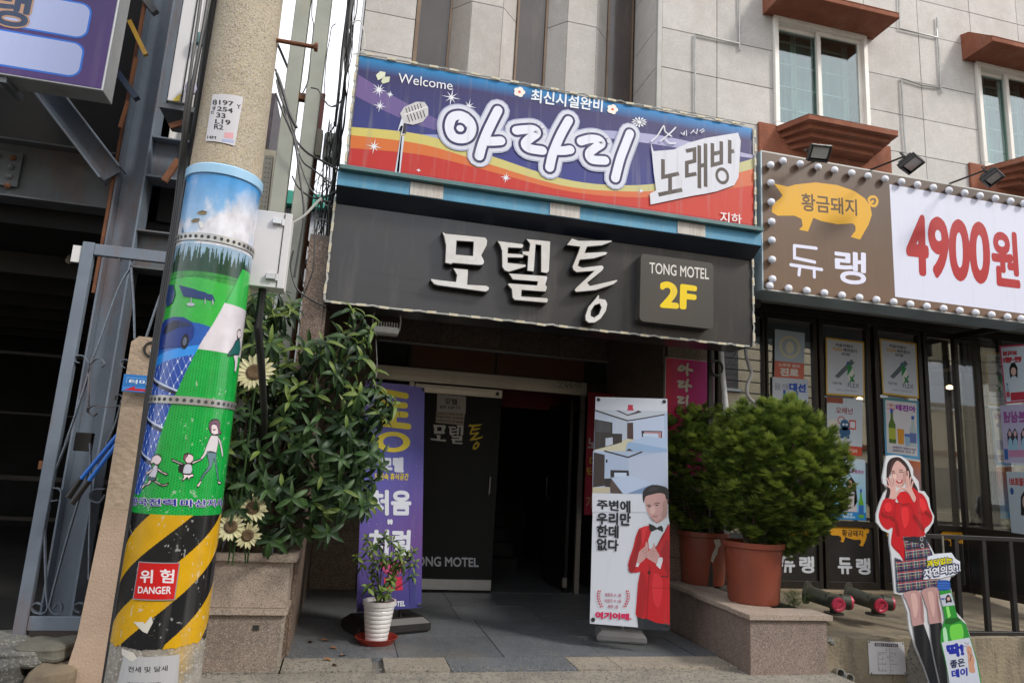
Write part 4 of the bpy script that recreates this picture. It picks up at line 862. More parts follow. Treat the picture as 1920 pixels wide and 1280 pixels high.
cq([(-0.56,0.332),(0.717,0.324),(0.672,0.446),(-0.502,0.446)],'a8a8aa');A.up();A.text('전세 및 달세',[(-0.335,0.386),(0.452,0.386),(0.444,0.408),(-0.347,0.408)],'2c2c30',.01);A.text('주인직접 (방3개)',[(-0.307,0.337),(0.364,0.336),(0.357,0.346),(-0.317,0.347)],'2c2c30',.01)
for pts in ([(-0.392,0.582),(-0.126,0.579),(-0.028,0.609),(0.03,0.585),(-0.054,0.539),(-0.149,0.546),(-0.164,0.585)],[(-0.589,0.474),(-0.28,0.462),(-0.176,0.44),(-0.293,0.427),(-0.559,0.449)]): A.poly(pts,'c6c2b8')
A.build('flyer',printmat('torn_paper',.7,0,.35),UP)
A=Art(PM,.0006);A.h=.0022
for pts in ([(-0.412,2.424),(-0.276,2.437),(-0.124,2.433),(-0.159,2.416),(-0.318,2.415)],[(-0.559,2.384),(-0.451,2.395),(-0.3,2.395),(-0.317,2.379),(-0.488,2.374)]): A.poly(pts,'7a6a50')
A.poly([(-0.317,2.379),(-0.228,2.381),(-0.15,2.358),(-0.206,2.343),(-0.264,2.354)],'d8d8d8');A.build('tear',printmat('torn_paper'),UP)
b=MB();zr=3.476;b.tube([(PCX+.13,3.5,zr+.004),(PCX+.36,3.49,zr)],.012,10);b.tube([(PCX+.355,3.49,zr),(PCX+.372,3.49,zr)],.024,8);b.build('step_bolt',m_rust,UP,smooth=True)
# cables that run up the pole's left side
for i in range(5):
    dx=-.012*i
    pts=[(PCX-.155-.02*i+.03*math.sin(z*1.3+i),3.50-.022*i,z) for z in (7,5.5,4.4,3.6,3.0)]+[(PCX-.178-.011*i,3.51+.012*i,z) for z in (2.5,1.8)]
    pts+=[(PCX-.184-.008*i,3.53+.012*i,z) for z in (1.2,.6,0,-.13)]
    cable('cable',pts,.008 if i else .012,m_wblk,('thickest black cable, lying against the left side of the concrete utility pole','thin black cable second from the concrete utility pole','thin black cable third from the concrete utility pole','thin black cable fourth from the concrete utility pole','outermost thin black cable left of the concrete utility pole')[i],'cables running up the pole')
# ---------------------------------------------------------------- junction box
JB=empty('junction_box',(-.49,3.6,2.15),'white steel junction box with two latches beside the concrete pole','box')
jx0,jx1,jz0,jz1=-.577,-.402,2.16,2.558
b=MB();b.box(jx0,jx1,3.615,3.74,jz0,jz1);b.build('body',m_white,JB,bevel=.004)
b=MB();b.box(jx0-.006,jx1+.004,3.597,3.613,jz0-.005,jz1+.005);dr=b.build('door',mat('white_enamel',(.66,.645,.66),(.6,.59,.6),3,.4),JB,bevel=.003)
for z in (jz1-.05,jz0+.05):
    b=MB();b.box(jx1-.09,jx1-.045,3.575,3.597,z-.015,z+.015);b.box(jx1-.045,jx1-.03,3.585,3.597,z-.02,z+.02);b.build('latch',m_alu,dr,bevel=.003)
b=MB();b.box(jx1-.035,jx1-.031,3.594,3.597,jz0,jz1);b.build('door_groove',m_dk,dr)
b=MB();b.tube([(-.51,3.67,jz0),(-.51,3.68,jz0-.2),(-.50,3.9,jz0-.36),(-.52,4.5,jz0-.6),(-.53,4.85,jz0-.9)],.02,10);b.build('conduit',m_wblk,JB,smooth=True)
b=MB();b.box(PCX+.12,jx0+.01,3.60,3.63,2.28,2.31);b.box(PCX+.12,jx0+.01,3.60,3.63,2.42,2.45);b.build('bracket',m_gal,JB)
# ---------------------------------------------------------------- posts between pole and building
m_post=mat('grey_green_post',(.36,.37,.32),(.29,.3,.26),3,.6,dirt=((.3,.25,.14),.5,2,(2,2,.5)),bump=.15)
for x0,x1,y,l in ((-.752,-.642,5.2,'grey-green square steel post, the nearer to the concrete pole of two'),(-.59,-.478,5.2,'grey-green square steel post, the nearer to the motel of two')):
    b=MB();b.box(x0,x1,y,y+.11,-.13,8);tag(b.build('steel_post',m_post,bevel=.006),l,'post','square steel posts')
b=MB();b.box(-.645,-.585,5.23,5.29,4.094,4.148);tag(b.build('rusty_clamp',m_rust,bevel=.003),'rusty bracket joining the two grey-green square posts','bracket')
b=MB();xr=-0.534;b.tube([(xr,5.7,-.1),(xr,5.7,4.057)],.05,14);tag(b.build('rusty_pipe',m_rust,smooth=True),'round rust-brown pipe rising behind the square posts','pipe')
b=MB();b.box(xr-.05,xr+.05,5.72,5.75,4.057,4.442);tag(b.build('rusty_plate',mat('red_oxide',(.13,.045,.04),(.09,.035,.03),9,.8)),'flat red-oxide plate above the beige meter case','plate')
b=MB();q=[(-0.547,5.55,3.996),(-0.455,5.55,4.023),(-0.456,5.55,3.786),(-0.542,5.55,3.781)];b.box(q[0][0],q[1][0],5.55,5.65,q[2][2],q[1][2]);tag(b.build('meter_case',mat('beige_plastic',(.45,.42,.32),(.4,.37,.28),5,.5),bevel=.006),'small beige meter case on the rusty pipe','box')
q=[(-0.424,5.35,3.904),(-0.287,5.35,3.928),(-0.268,5.35,3.689),(-0.412,5.35,3.674)];MBX=empty('meter_box',(q[0][0],5.35,q[2][2]),'grey-green electric meter box at the left end of the karaoke sign','box')
m_mb=mat('grey_green_plastic',(.36,.39,.35),(.31,.34,.3),5,.5)
b=MB();b.box(q[0][0],q[1][0],5.35,5.5,q[2][2],q[0][2]);b.build('body',m_mb,MBX,bevel=.008)
b=MB();b.box(q[0][0]+.01,q[1][0]-.05,5.31,5.35,q[2][2]+.12,q[0][2]-.01);b.build('cover',m_mb,MBX,bevel=.012,seg=2)
b=MB();b.box(q[0][0]+.05,q[0][0]+.12,5.345,5.349,q[2][2]+.04,q[2][2]+.07);b.build('label_plate',m_alu,MBX)
# tangle of wires at the building's edge, and spans from the pole
random.seed(11)
CT=empty('wire_tangle',(-.33,5.3,2),'tangled bundle of black wires hanging down the building edge beside both long signs','wires')
def tang(n,zt_,zb,x0f,amp,r,y=5.2):
    for i in range(n):
        pts=[];z=zt_;a=random.uniform(0,6);b_=random.uniform(-amp,amp)
        while z>zb:
            k=(z-2)/5;x=x0f(z)+b_+random.uniform(-amp,amp)*.9;pts.append((x,y+random.uniform(-.1,.05),z));z-=random.uniform(.12,.4)
        b=MB();b.tube(dense(pts,4),random.choice(r),5);b.build('wire',m_wblk,CT,smooth=True)
tang(9,6.6,2.2,lambda z:-.305,.02,(.006,.009,.004));tang(9,3.9,2.2,lambda z:-.345,.05,(.003,.004,.006));tang(3,6.6,3.9,lambda z:-.31-.03,.01,(.016,.012))
for i in range(12):
    c=Vector((-.36+random.uniform(-.06,.05),5.15,random.uniform(2.5,3.9)));r=random.uniform(.04,.13);a0=random.uniform(0,6)
    b=MB();b.tube([c+Vector((r*.7*math.cos(a0+t*.5),random.uniform(-.02,.02),r*math.sin(a0+t*.5))) for t in range(random.randint(7,13))],random.choice((.003,.004)),5);b.build('loop',random.choice((m_wblk,m_wblk,m_wire)),CT,smooth=True)
sp=lambda pts,r,l,m=m_wblk:cable('wire',pts,r,m,l,'wires strung from the pole to the building')
sp([(-0.818,5.1,4.233),(-0.738,5.1,3.979),(-0.653,5.1,3.751),(-0.532,5.1,3.605),(-0.374,5.1,3.535),(-0.208,5.1,3.462)],.009,'thick black wire sagging across the square posts toward the karaoke sign')
sp([(-0.709,4.5,3.811),(-0.672,4.5,3.699),(-0.606,4.5,3.574),(-0.551,4.5,3.448),(-0.483,4.5,3.266),(-0.393,4.5,3.204),(-0.274,4.5,3.127)],.006,'black wire dropping between the posts to the wire tangle')
sp([(-0.721,4.6,3.888),(-0.672,4.6,3.776),(-0.581,4.6,3.532),(-0.554,4.6,3.418),(-0.445,4.6,3.161),(-0.36,4.6,3.058),(-0.273,4.6,3.033)],.006,'thin black wire looping low between the two posts')
sp([(-0.478,4.3,2.744),(-0.407,4.3,2.807),(-0.345,4.3,2.899),(-0.313,4.3,2.94)],.008,'pale grey wire rising from the white junction box',m_wire)
sp([(-0.431,5.3,4.848),(-0.461,5.3,4.807),(-0.466,5.3,4.693),(-0.474,5.3,4.521),(-0.457,5.3,4.191),(-0.434,5.3,4.138),(-0.398,5.3,4.108),(-0.342,5.3,4.142),(-0.321,5.3,4.179)],.004,'thin wire loop hanging in the sky gap left of the motel wall')
sp([(-0.534,5,4.074),(-0.483,5,4.07),(-0.45,5,4.023),(-0.396,5,3.958),(-0.344,5,3.955),(-0.302,5,4.007)],.005,'thin black wire curling beside the red-oxide plate')
sp([(-0.368,5,3.206),(-0.394,5,3.085),(-0.384,5,2.921),(-0.366,5,2.678),(-0.397,5,2.514),(-0.439,5,2.39)],.006,'black wire hanging in front of the white house')
sp([(-0.288,5,4.688),(-0.225,5,4.712),(-0.192,5,4.625),(-0.175,5,4.535),(-0.191,5,4.448),(-0.253,5,4.416)],.005,'pale looped wire at the top corner of the karaoke sign',m_wire)
sp([(-0.606,5,4.859),(-0.591,5,4.676),(-0.569,5,4.588),(-0.565,5,4.36),(-0.56,5,4.136),(-0.596,5,3.995)],.005,'thin wire hanging between the square posts near the top')
sp([(-0.686,4.4,3.66),(-0.619,4.4,3.519),(-0.534,4.4,3.355),(-0.473,4.4,3.11),(-0.419,4.4,2.86),(-0.424,4.4,2.607),(-0.431,4.4,2.428)],.008,'black wire hanging from the pole down behind the junction box')
sp([(-0.696,4.4,3.802),(-0.659,4.4,3.723),(-0.617,4.4,3.615),(-0.575,4.4,3.515),(-0.529,4.4,3.44)],.012,'thick short black cable dropping off the pole below the rusty bolt')
sp([(-1.051,5.6,5.198),(-1,5.6,4.953),(-0.941,5.6,4.814),(-0.868,5.6,4.677),(-0.774,5.6,4.496)],.012,'dark steel stay crossing the gap right of the pole')
sp([(-0.89,5.4,5.088),(-0.903,5.4,4.836),(-0.922,5.4,4.563),(-0.935,5.4,4.392)],.005,'thin wire crossing the gap beside the pole top')
sp([(-0.59,5,3.348),(-0.535,5,3.265),(-0.453,5,3.21),(-0.376,5,3.205),(-0.285,5,3.261),(-0.233,5,3.32)],.007,'black wire drooping into the tangle below the meter box')
sp([(-0.519,5,2.78),(-0.524,5,2.658),(-0.466,5,2.505),(-0.37,5,2.437),(-0.253,5,2.391)],.007,'black wire sagging behind the top of the bush')
b=MB();q=[(-0.864,5.4,3.648),(-0.8,5.4,3.659),(-0.792,5.4,3.174),(-0.855,5.4,3.165)];b.prism(q,(0,.04,0));dct=tag(b.build('perforated_duct',mat('duct_beige',(.42,.4,.33),(.36,.34,.28),6,.6),bevel=.002),'pale perforated cable duct between the pole and the first square post','duct')
A=Art(XZ(5.399),.0008)
for i in range(12): t=(i+.5)/12;A.ell(q[0][0]+(q[3][0]-q[0][0])*t+.02,q[0][2]+(q[3][2]-q[0][2])*t,.006,.004,'3a362c',n=8);A.ell(q[0][0]+(q[3][0]-q[0][0])*t+.045,q[0][2]+(q[3][2]-q[0][2])*t,.006,.004,'3a362c',n=8)
A.build('duct_hole',mat('hole_dark'),dct)
# distant houses in the gap
HB=empty('distant_house',(-.9,13,0),'white house with a teal roof edge seen through the gap behind the posts','house')
b=MB();b.box(-1.6,-.55,13,16,-.1,5.974);b.build('wall',mat('pale_house_wall',(.5,.53,.56),(.42,.45,.5),1.5,.7),HB)
b=MB();b.box(-1.7,-.5,12.8,16.1,5.995,6.256);b.build('roof',mat('teal_roof',(.05,.38,.28),(.04,.3,.23),3,.5),HB)
b=MB();x=-0.906;z=5.334;b.box(x-.2,x+.18,12.96,12.99,z-.35,z+.3);b.build('shutter',mat('pale_shutter',(.6,.62,.65),(.55,.57,.6),6,.5),HB)
RL=empty('stair_rail',(-1.2,9,1),'rusty outside stair rail in front of the white house','railing')
for p in ([(-0.872,9,4.192),(-0.592,9,3.921),(-0.523,9,3.652)],[(-0.782,9,3.801),(-0.535,9,3.578),(-0.508,9,3.509)],[(-0.78,9,3.477),(-0.529,9,3.326)],[(-0.606,9,3.934),(-0.588,9,3.499),(-0.597,9,3.211)]):
    for i in range(len(p)-1): b=MB();b.bar(p[i],p[i+1],.06,.05);b.build('rail_bar',m_rust if i==0 else m_bluest,RL)
DB=empty('far_building',(-1.9,12,0),'dark brick building edge seen between the concrete pole and first post','building')
b=MB();q=[(-1.916,12,7.727),(-1.725,12,7.344)];b.box(-2.6,q[0][0]+.05,12,14,-.1,q[0][2]);b.build('wall',mat('dark_brick',(.06,.045,.05),(.04,.03,.035),8,.8),DB)
b=MB();b.box(-2.4,q[1][0]+.1,11.8,12,2,6.551);b.build('lower_wall',mat('tan_render',(.42,.38,.3),(.36,.33,.26),5,.8),DB)
# ---------------------------------------------------------------- steel framed market building, left
MK=empty('steel_frame_building',(-2.5,6,0),'open steel frame building with rusting blue-grey beams and a dark interior','building')
def ibeam(name,a,b_,w,h,t=.014,m=m_bluest,up=(0,0,1),par=MK):
    a=Vector(a);b_=Vector(b_);d=(b_-a).normalized();u=Vector(up);x=d.cross(u).normalized();y=x.cross(d).normalized();B=MB()
    B.bar(a,b_,t,h-2*t,up=y);B.bar(a+y*(h/2-t/2),b_+y*(h/2-t/2),w,t,up=y);B.bar(a-y*(h/2-t/2),b_-y*(h/2-t/2),w,t,up=y);return B.build(name,m,par,bevel=.002)
ibeam('column',(-1.79,5.5,-.1),(-1.79,5.5,7),.2,.2,up=(1,0,0))
b=MB();b.bar((-1.903,5.398,2.4),(-1.903,5.398,7),.02,.012,up=(0,1,0));b.build('column_edge',m_rust,MK)
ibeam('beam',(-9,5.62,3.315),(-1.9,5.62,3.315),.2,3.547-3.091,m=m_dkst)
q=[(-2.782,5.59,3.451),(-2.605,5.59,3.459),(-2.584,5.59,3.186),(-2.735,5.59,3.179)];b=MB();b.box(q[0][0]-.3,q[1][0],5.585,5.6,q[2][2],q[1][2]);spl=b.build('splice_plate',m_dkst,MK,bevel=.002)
for r_ in range(4):
    for c_ in range(3):
        b=MB();b.lathe((q[1][0]-.06-.1*c_,5.585,q[1][2]-.05-.075*r_),[(.022,0),(.022,.012),(.012,.02),(.0,.024)],8,ax=(0,-1,0));b.build('bolt',m_rust if (r_+c_)%3==0 else m_dkst,spl)
ibeam('beam',(-1.69,5.5,3.512),(-.98,5.5,3.512),.2,3.675-3.342,m=m_bluest)
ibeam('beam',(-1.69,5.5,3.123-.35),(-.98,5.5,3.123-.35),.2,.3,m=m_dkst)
p=[(-2.442,5.35,3.901),(-1.891,5.35,3.289)];ibeam('brace',p[0],p[1],.16,.17)
p=[(-2.305,5.3,3.501),(-1.919,5.3,3.242)]
b=MB();b.bar([(-1.8,4.9,4.289),(-1.658,4.9,4.049)][0],[(-1.8,4.9,4.289),(-1.658,4.9,4.049)][1],.03,.03);b.build('brace',mat('yellow_paint',(.42,.26,.03),(.3,.17,.03),8,.5),MK)
b=MB();b.bar([(-1.811,4.9,3.876),(-1.667,4.9,3.708)][0],[(-1.811,4.9,3.876),(-1.667,4.9,3.708)][1],.05,.04);b.build('brace',mat('navy_paint',(.015,.025,.06),(.02,.03,.05),8,.5),MK)
for p in ([(-1.828,5.2,4.618),(-1.829,5.2,4.346)],[(-1.821,5.2,4.187),(-1.828,5.2,3.913)],[(-1.827,5.2,3.827),(-1.848,5.2,3.609)]): b=MB();b.bar(p[0],p[1],.022,.022);b.build('angle_iron',m_rust,MK)
b=MB();b.bar([(-1.864,5.2,4.71),(-1.743,5.2,4.578)][0],[(-1.864,5.2,4.71),(-1.743,5.2,4.578)][1],.05,.05);b.build('brace',m_dkst,MK)
b=MB();b.bar([(-1.44,5,3.171),(-1.369,5,3.345)][0],[(-1.44,5,3.171),(-1.369,5,3.345)][1],.03,.04);b.bar([(-1.462,5,3.585),(-1.349,5,3.647)][0],[(-1.462,5,3.585),(-1.349,5,3.647)][1],.03,.04);b.build('brace',m_rust,MK)
ibeam('column',(-1.60,5.7,3.759),(-1.60,5.7,7),.09,.1,m=m_white,up=(1,0,0))
# dark hall behind
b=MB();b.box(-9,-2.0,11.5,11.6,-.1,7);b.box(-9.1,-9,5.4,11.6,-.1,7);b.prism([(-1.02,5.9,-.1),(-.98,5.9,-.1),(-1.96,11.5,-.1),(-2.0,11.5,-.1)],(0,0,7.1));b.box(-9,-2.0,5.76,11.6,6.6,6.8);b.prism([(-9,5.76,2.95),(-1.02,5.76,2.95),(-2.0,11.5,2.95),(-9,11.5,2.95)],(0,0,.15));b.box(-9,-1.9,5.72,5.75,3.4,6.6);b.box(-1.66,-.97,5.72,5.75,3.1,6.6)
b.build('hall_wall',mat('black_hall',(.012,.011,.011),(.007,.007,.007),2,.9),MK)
b=MB();b.box(-9,-1,5.3,11.5,-.1,.12);b.build('hall_floor',m_dk,MK)
for i in range(6):
    b=MB();b.box(-9,-2.02,6.6+i*.8,6.68+i*.8,2.75,2.94);b.build('joist',mat('dark_joist',(.03,.026,.022),(.02,.018,.016),3,.8),MK)
for i,(z,h) in enumerate(((2.2,.03),(1.6,.02),(.9,.05),(.45,.04))):
    b=MB();b.box(-8.9,-2.0,8+.3*i,8.05+.3*i,z,z+h);b.build('shelf',mat('dark_joist'),MK) if z>0 else None
BL=empty('bare_bulb',[(-2.513,6.5,2.834)][0],'unlit bare bulb hanging in the dark hall beside the grille','bulb');p=Vector([(-2.522,6.5,2.891)][0])
b=MB();b.lathe(p,[(0,-.035),(.025,-.02),(.032,0),(.022,.03),(.014,.045)],14);b.build('glass',mat('frosted_glass',(.4,.4,.35),(.35,.35,.3),5,.3),BL,smooth=True)
b=MB();b.tube([p+Vector((0,0,.04)),p+Vector((0,0,.08))],.016,8);b.tube([p+Vector((0,0,.08)),p+Vector((0,0,.6))],.004,5);b.build('cord',m_wblk,BL)
# white vertical light box
WP=empty('white_sign_box',(-1.5,4.9,3),'tall white sign box seen from below beside the cables','sign')
q=[(-1.485,4.9,4.622),(-1.34,4.9,4.656),(-1.342,4.9,3.745),(-1.477,4.9,3.736)];b=MB();b.box(q[3][0],q[2][0],4.9,5.05,q[3][2],6.2);b.build('box',mat('white_enamel'),WP,bevel=.004)
b=MB();x=q[3][0]+.09;b.box(x,x+.008,4.893,4.9,q[3][2],6.2);b.build('seam',m_dk,WP)
b=MB();b.box(q[3][0]-.05,q[2][0]+.1,4.92,5.3,q[3][2]-.05,q[3][2]-.01);b.build('foot_bracket',m_dkst,WP)
b=MB();pp=[(-1.44,4.89,3.733),(-1.395,4.89,3.738),(-1.39,4.89,3.801),(-1.414,4.89,3.775)];b.prism(pp,(0,.006,0));b.build('yellow_sticker',mat('yellow_plain',(.6,.45,.03),(.55,.4,.03),5,.5),WP)
for (px,nm,c) in (([(-1.31,4.8,4.215)][0],'teal_cap',(.1,.42,.36)),([(-1.322,4.8,3.833)][0],'lilac_cap',(.4,.38,.5))):
    b=MB();b.lathe((px[0],4.85,px[2]),[(0,-.05),(.03,-.04),(.04,0),(.03,.04),(0,.05)],14);b.v=[(v[0],v[1],px[2]+(v[2]-px[2])) for v in b.v];b.build(nm,mat(nm,c,c,4,.4),WP,smooth=True)
# purple lightbox sign, top left
PU=empty('purple_sign',(-2.5,4.5,3.53),'purple lightbox sign with pale blank rounded panels, overhead at the far left','sign')
b=MB();b.box(-4.6,-1.735,4.5,4.68,3.53,5.4);b.build('box',mat('sign_aluminium',(.5,.51,.52),(.42,.43,.44),3,.4,metal=.4,dirt=((.2,.17,.13),.4,4)),PU,bevel=.004)
A=Art(XZ(4.498),.001);A.grad([(-4.59,3.54),(-1.745,3.54),(-1.745,5.39),(-4.59,5.39)],('3a2560','46266c','2c2450','2c2450'));A.up()
def rr2(x0,x1,z0,z1,r,c): A.poly([(cx+r*math.cos(R(a0+15*i)),cz+r*math.sin(R(a0+15*i))) for cx,cz,a0 in ((x1-r,z1-r,0),(x0+r,z1-r,90),(x0+r,z0+r,180),(x1-r,z0+r,270)) for i in range(7)],c)
xr_=-1.887;z_a=3.596;z_b=3.819;z_c=3.867;z_d=4.1
for zz0,zz1 in ((z_a,z_b),(z_c,z_d),(z_d+.05,z_d+.05+(z_d-z_c))):
    rr2(-4.4,xr_+.012,zz0-.012,zz1+.012,.07,'1c6ad0');A.up();rr2(-4.4,xr_,zz0,zz1,.06,'a9b4dc');A.up()
q=[(-2.37,3.869),(-2.215,3.904),(-2.245,4.079),(-2.393,4.075)];A.text('랭',[(q[0][0]-.06,q[0][1]-.005),(q[1][0]-.01,q[0][1]-.005),(q[1][0]-.01,q[2][1]+.04),(q[0][0]-.06,q[2][1]+.04)],'b08a70',.05);A.up();A.text('랭',[(q[0][0]-.06,q[0][1]-.005),(q[1][0]-.01,q[0][1]-.005),(q[1][0]-.01,q[2][1]+.04),(q[0][0]-.06,q[2][1]+.04)],'2a3a58',.02)
A.build('printed_film',pr_gloss,PU)
b=MB();b.box(-2.32,-2.28,4.52,4.75,3.49,3.53);b.build('hanger',m_dkst,PU)
# ---------------------------------------------------------------- scroll grille gate
GT_=empty('scroll_grille',(-1.75,4.8,.2),'blue-grey steel grille with curled scrollwork leaning against the hall opening','gate')
gx0=-1.762;gz1=2.607;gz0=.2
b=MB();b.box(gx0-.035,gx0+.035,4.78,4.83,gz0-.02,gz1);b.build('stile',m_bluest,GT_,bevel=.003)
b=MB();b.box(gx0+.036,-1.0,4.785,4.825,gz1-.08,gz1-.005);b.build('top_rail',m_bluest,GT_,bevel=.003)
b=MB();b.box(gx0+.036,-1.0,4.785,4.825,gz0+.02,gz0+.10);b.build('bottom_rail',m_bluest,GT_,bevel=.003)
b=MB();b.box(gx0-.09,gx0-.04,4.79,4.82,gz1-.14,gz1-.03);b.build('hinge_plate',m_white,GT_)
b=MB();b.box(gx0-.06,gx0-.036,4.79,4.81,1.15,1.2);b.build('hinge_plate',m_rust,GT_)
ZA=[[(-1.567,4.8,2.513),(-1.581,4.8,2.538),(-1.571,4.8,2.564),(-1.539,4.8,2.566),(-1.509,4.8,2.529),(-1.495,4.8,2.488),(-1.53,4.8,2.398),(-1.563,4.8,2.261),(-1.614,4.8,1.935),(-1.639,4.8,1.828)],[(-1.447,4.8,2.526),(-1.431,4.8,2.552),(-1.449,4.8,2.578),(-1.478,4.8,2.57),(-1.498,4.8,2.531),(-1.497,4.8,2.475),(-1.448,4.8,2.238),(-1.408,4.8,2.003)],
 [(-1.704,4.8,1.82),(-1.735,4.8,1.833),(-1.726,4.8,1.861),(-1.685,4.8,1.864),(-1.649,4.8,1.827),(-1.637,4.8,1.782),(-1.668,4.8,1.529),(-1.7,4.8,1.316)],[(-1.573,4.8,1.805),(-1.558,4.8,1.824),(-1.581,4.8,1.854),(-1.616,4.8,1.851),(-1.637,4.8,1.817),(-1.637,4.8,1.771),(-1.613,4.8,1.579),(-1.605,4.8,1.512)],[(-1.316,4.8,2.529),(-1.332,4.8,2.552),(-1.317,4.8,2.575),(-1.279,4.8,2.583)],[(-1.263,4.8,2.468),(-1.303,4.8,2.278),(-1.342,4.8,2.021),(-1.385,4.8,1.77)],
 [(-1.465,4.8,1.602),(-1.463,4.8,1.627),(-1.438,4.8,1.636),(-1.419,4.8,1.611),(-1.431,4.8,1.57),(-1.499,4.8,1.554),(-1.571,4.8,1.559),(-1.604,4.8,1.54),(-1.605,4.8,1.512),(-1.576,4.8,1.491),(-1.554,4.8,1.51)],[(-1.433,4.8,1.81),(-1.458,4.8,1.822),(-1.465,4.8,1.85),(-1.441,4.8,1.864),(-1.419,4.8,1.858)],[(-1.423,4.8,1.605),(-1.441,4.8,1.444),(-1.473,4.8,1.319)],
 [(-1.688,4.8,0.971),(-1.727,4.8,0.964),(-1.754,4.8,0.991),(-1.749,4.8,1.026),(-1.71,4.8,1.042),(-1.674,4.8,1.012),(-1.671,4.8,0.864)],[(-1.691,4.8,1.349),(-1.743,4.8,1.066),(-1.754,4.8,0.963),(-1.726,4.8,0.771),(-1.664,4.8,0.441),(-1.641,4.8,0.349),(-1.659,4.8,0.316),(-1.705,4.8,0.321),(-1.727,4.8,0.348),(-1.709,4.8,0.373),(-1.677,4.8,0.365)],
 [(-1.434,4.8,1.012),(-1.454,4.8,0.97),(-1.498,4.8,0.974),(-1.515,4.8,1.014),(-1.493,4.8,1.044),(-1.439,4.8,1.049)],[(-1.563,4.8,1.322),(-1.512,4.8,1.008),(-1.483,4.8,0.78),(-1.445,4.8,0.511)],[(-1.525,4.8,1.218),(-1.563,4.8,1.052),(-1.604,4.8,0.708),(-1.63,4.8,0.409),(-1.631,4.8,0.349),(-1.597,4.8,0.314),(-1.566,4.8,0.328),(-1.567,4.8,0.361),(-1.592,4.8,0.374),(-1.609,4.8,0.344)],[(-1.465,4.8,0.321),(-1.491,4.8,0.334),(-1.499,4.8,0.361),(-1.478,4.8,0.376),(-1.455,4.8,0.37)]]
for p in ZA:
    q=dense([(a[0],a[2]) for a in p],4);b=MB();w=.0045
    for i in range(len(q)-1):
        a=Vector((q[i][0],0,q[i][1]));c=Vector((q[i+1][0],0,q[i+1][1]))
        d=(c-a).normalized()*.001
        b.bar(Vector((a.x,4.805,a.z))-d,Vector((c.x,4.805,c.z))+d,.007,.026,up=(0,1,0))
    b.build('scroll_bar',m_bluest,GT_)
# padlock plate
b=MB();b.box(-1.688,-1.591,4.9,4.95,1.271,1.388);tag(b.build('lock_box',m_blk,bevel=.004),'small black lock box behind the grille scrollwork','box')
# stucco gate pillar
PI=empty('stucco_pillar',(-1.15,4.5,-.1),'tan textured stucco pillar with a round socket, behind the concrete pole','pillar')
pxl=-1.329;pxr=-.93;pz=1.972
m_stp=mat('tan_stucco',(.42,.32,.235),(.35,.265,.19),5,.9,bump=3,bscale=24,dirt=((.28,.2,.14),.4,3));m_stp2=mat('smooth_render',(.43,.32,.24),(.37,.27,.2),4,.9,bump=.8,dirt=((.2,.14,.1),.6,2.4))
b=MB();P=[(pxl,pz-.035),(pxl+.035,pz),(pxr,pz),(pxr,.95),(pxl,.95)];b.prism([(x,4.5,z) for x,z in P],(0,.28,0));b.build('upper_shaft',m_stp,PI,bevel=.006)
b=MB();P=[(pxl,.948),(pxr,.948),(pxr,-.13),(pxl-.09,-.13),(pxl-.03,.25)];b.prism([(x,4.498,z) for x,z in P],(0,.284,0));b.build('lower_shaft',m_stp2,PI,bevel=.006)
hp=Vector([(-1.21,4.495,1.903)][0]);b=MB();b.lathe(hp,[(.05,-.02),(.052,.003),(.04,.004),(.036,-.02),(0,-.022)],20,ax=(0,-1,0));b.build('socket',m_dk,PI,smooth=True)
b=MB();b.lathe(hp+Vector((.005,0,-.01)),[(.014,0),(.016,.006),(.008,.008)],12,ax=(0,-1,0));b.build('plug',m_alu,PI)
b=MB();q=[(-1.327,4.4,1.736),(-1.06,4.4,1.718),(-1.053,4.4,1.623),(-1.314,4.4,1.633)];b.box(q[0][0],q[0][0]+.42,4.44,4.45,q[3][2],q[0][2]);tsn=b.build('terminal_sign',mat('sign_blue',(.02,.2,.55),(.02,.17,.5),5,.3));tag(tsn,'small blue sign with white Korean letters and red arrow on the tan pillar','sign')
A=Art(XZ(4.439),.0008);x0=q[0][0];z0=q[3][2];z1=q[0][2];A.rect(x0+.004,z0+.004,x0+.41,z0+.03,'3a8ad8');A.up();A.line([(x0+.02,z0+.05),(x0+.02,z1-.02),(x0+.3,z1-.02)],.003,'7ab8f0');A.text('터미널',(x0+.035,z0+.05,x0+.035+.155,z1-.03),'dfe8f4',.025);A.poly([(x0+.01,z0+.008),(x0+.07,z0+.036),(x0+.07,z0+.022),(x0+.3,z0+.02),(x0+.3,z0+.008)],'c81a2c');A.build('sign_print',pr_gloss,tsn)
# two blue handles leaning
for p,g_,l in (([(-1.331,4.65,1.45),(-1.528,4.65,1.11)],[(-1.528,4.65,1.11),(-1.582,4.65,0.998)],'blue pole with black grip leaning on the grille, the upper of two'),([(-1.317,4.62,1.408),(-1.475,4.62,1.102)],[(-1.475,4.62,1.102),(-1.546,4.62,0.965)],'blue pole with black grip leaning on the grille, the lower of two')):
    t=empty('blue_pole',g_[1],l,'pole','blue poles leaning on the grille')
    b=MB();b.tube(p,.013,10);b.build('rod',mat('bright_blue',(.02,.16,.6),(.02,.13,.5),6,.3),t,smooth=True);b=MB();b.tube(g_,[.016,.018],10);b.build('grip',m_blk,t,smooth=True)
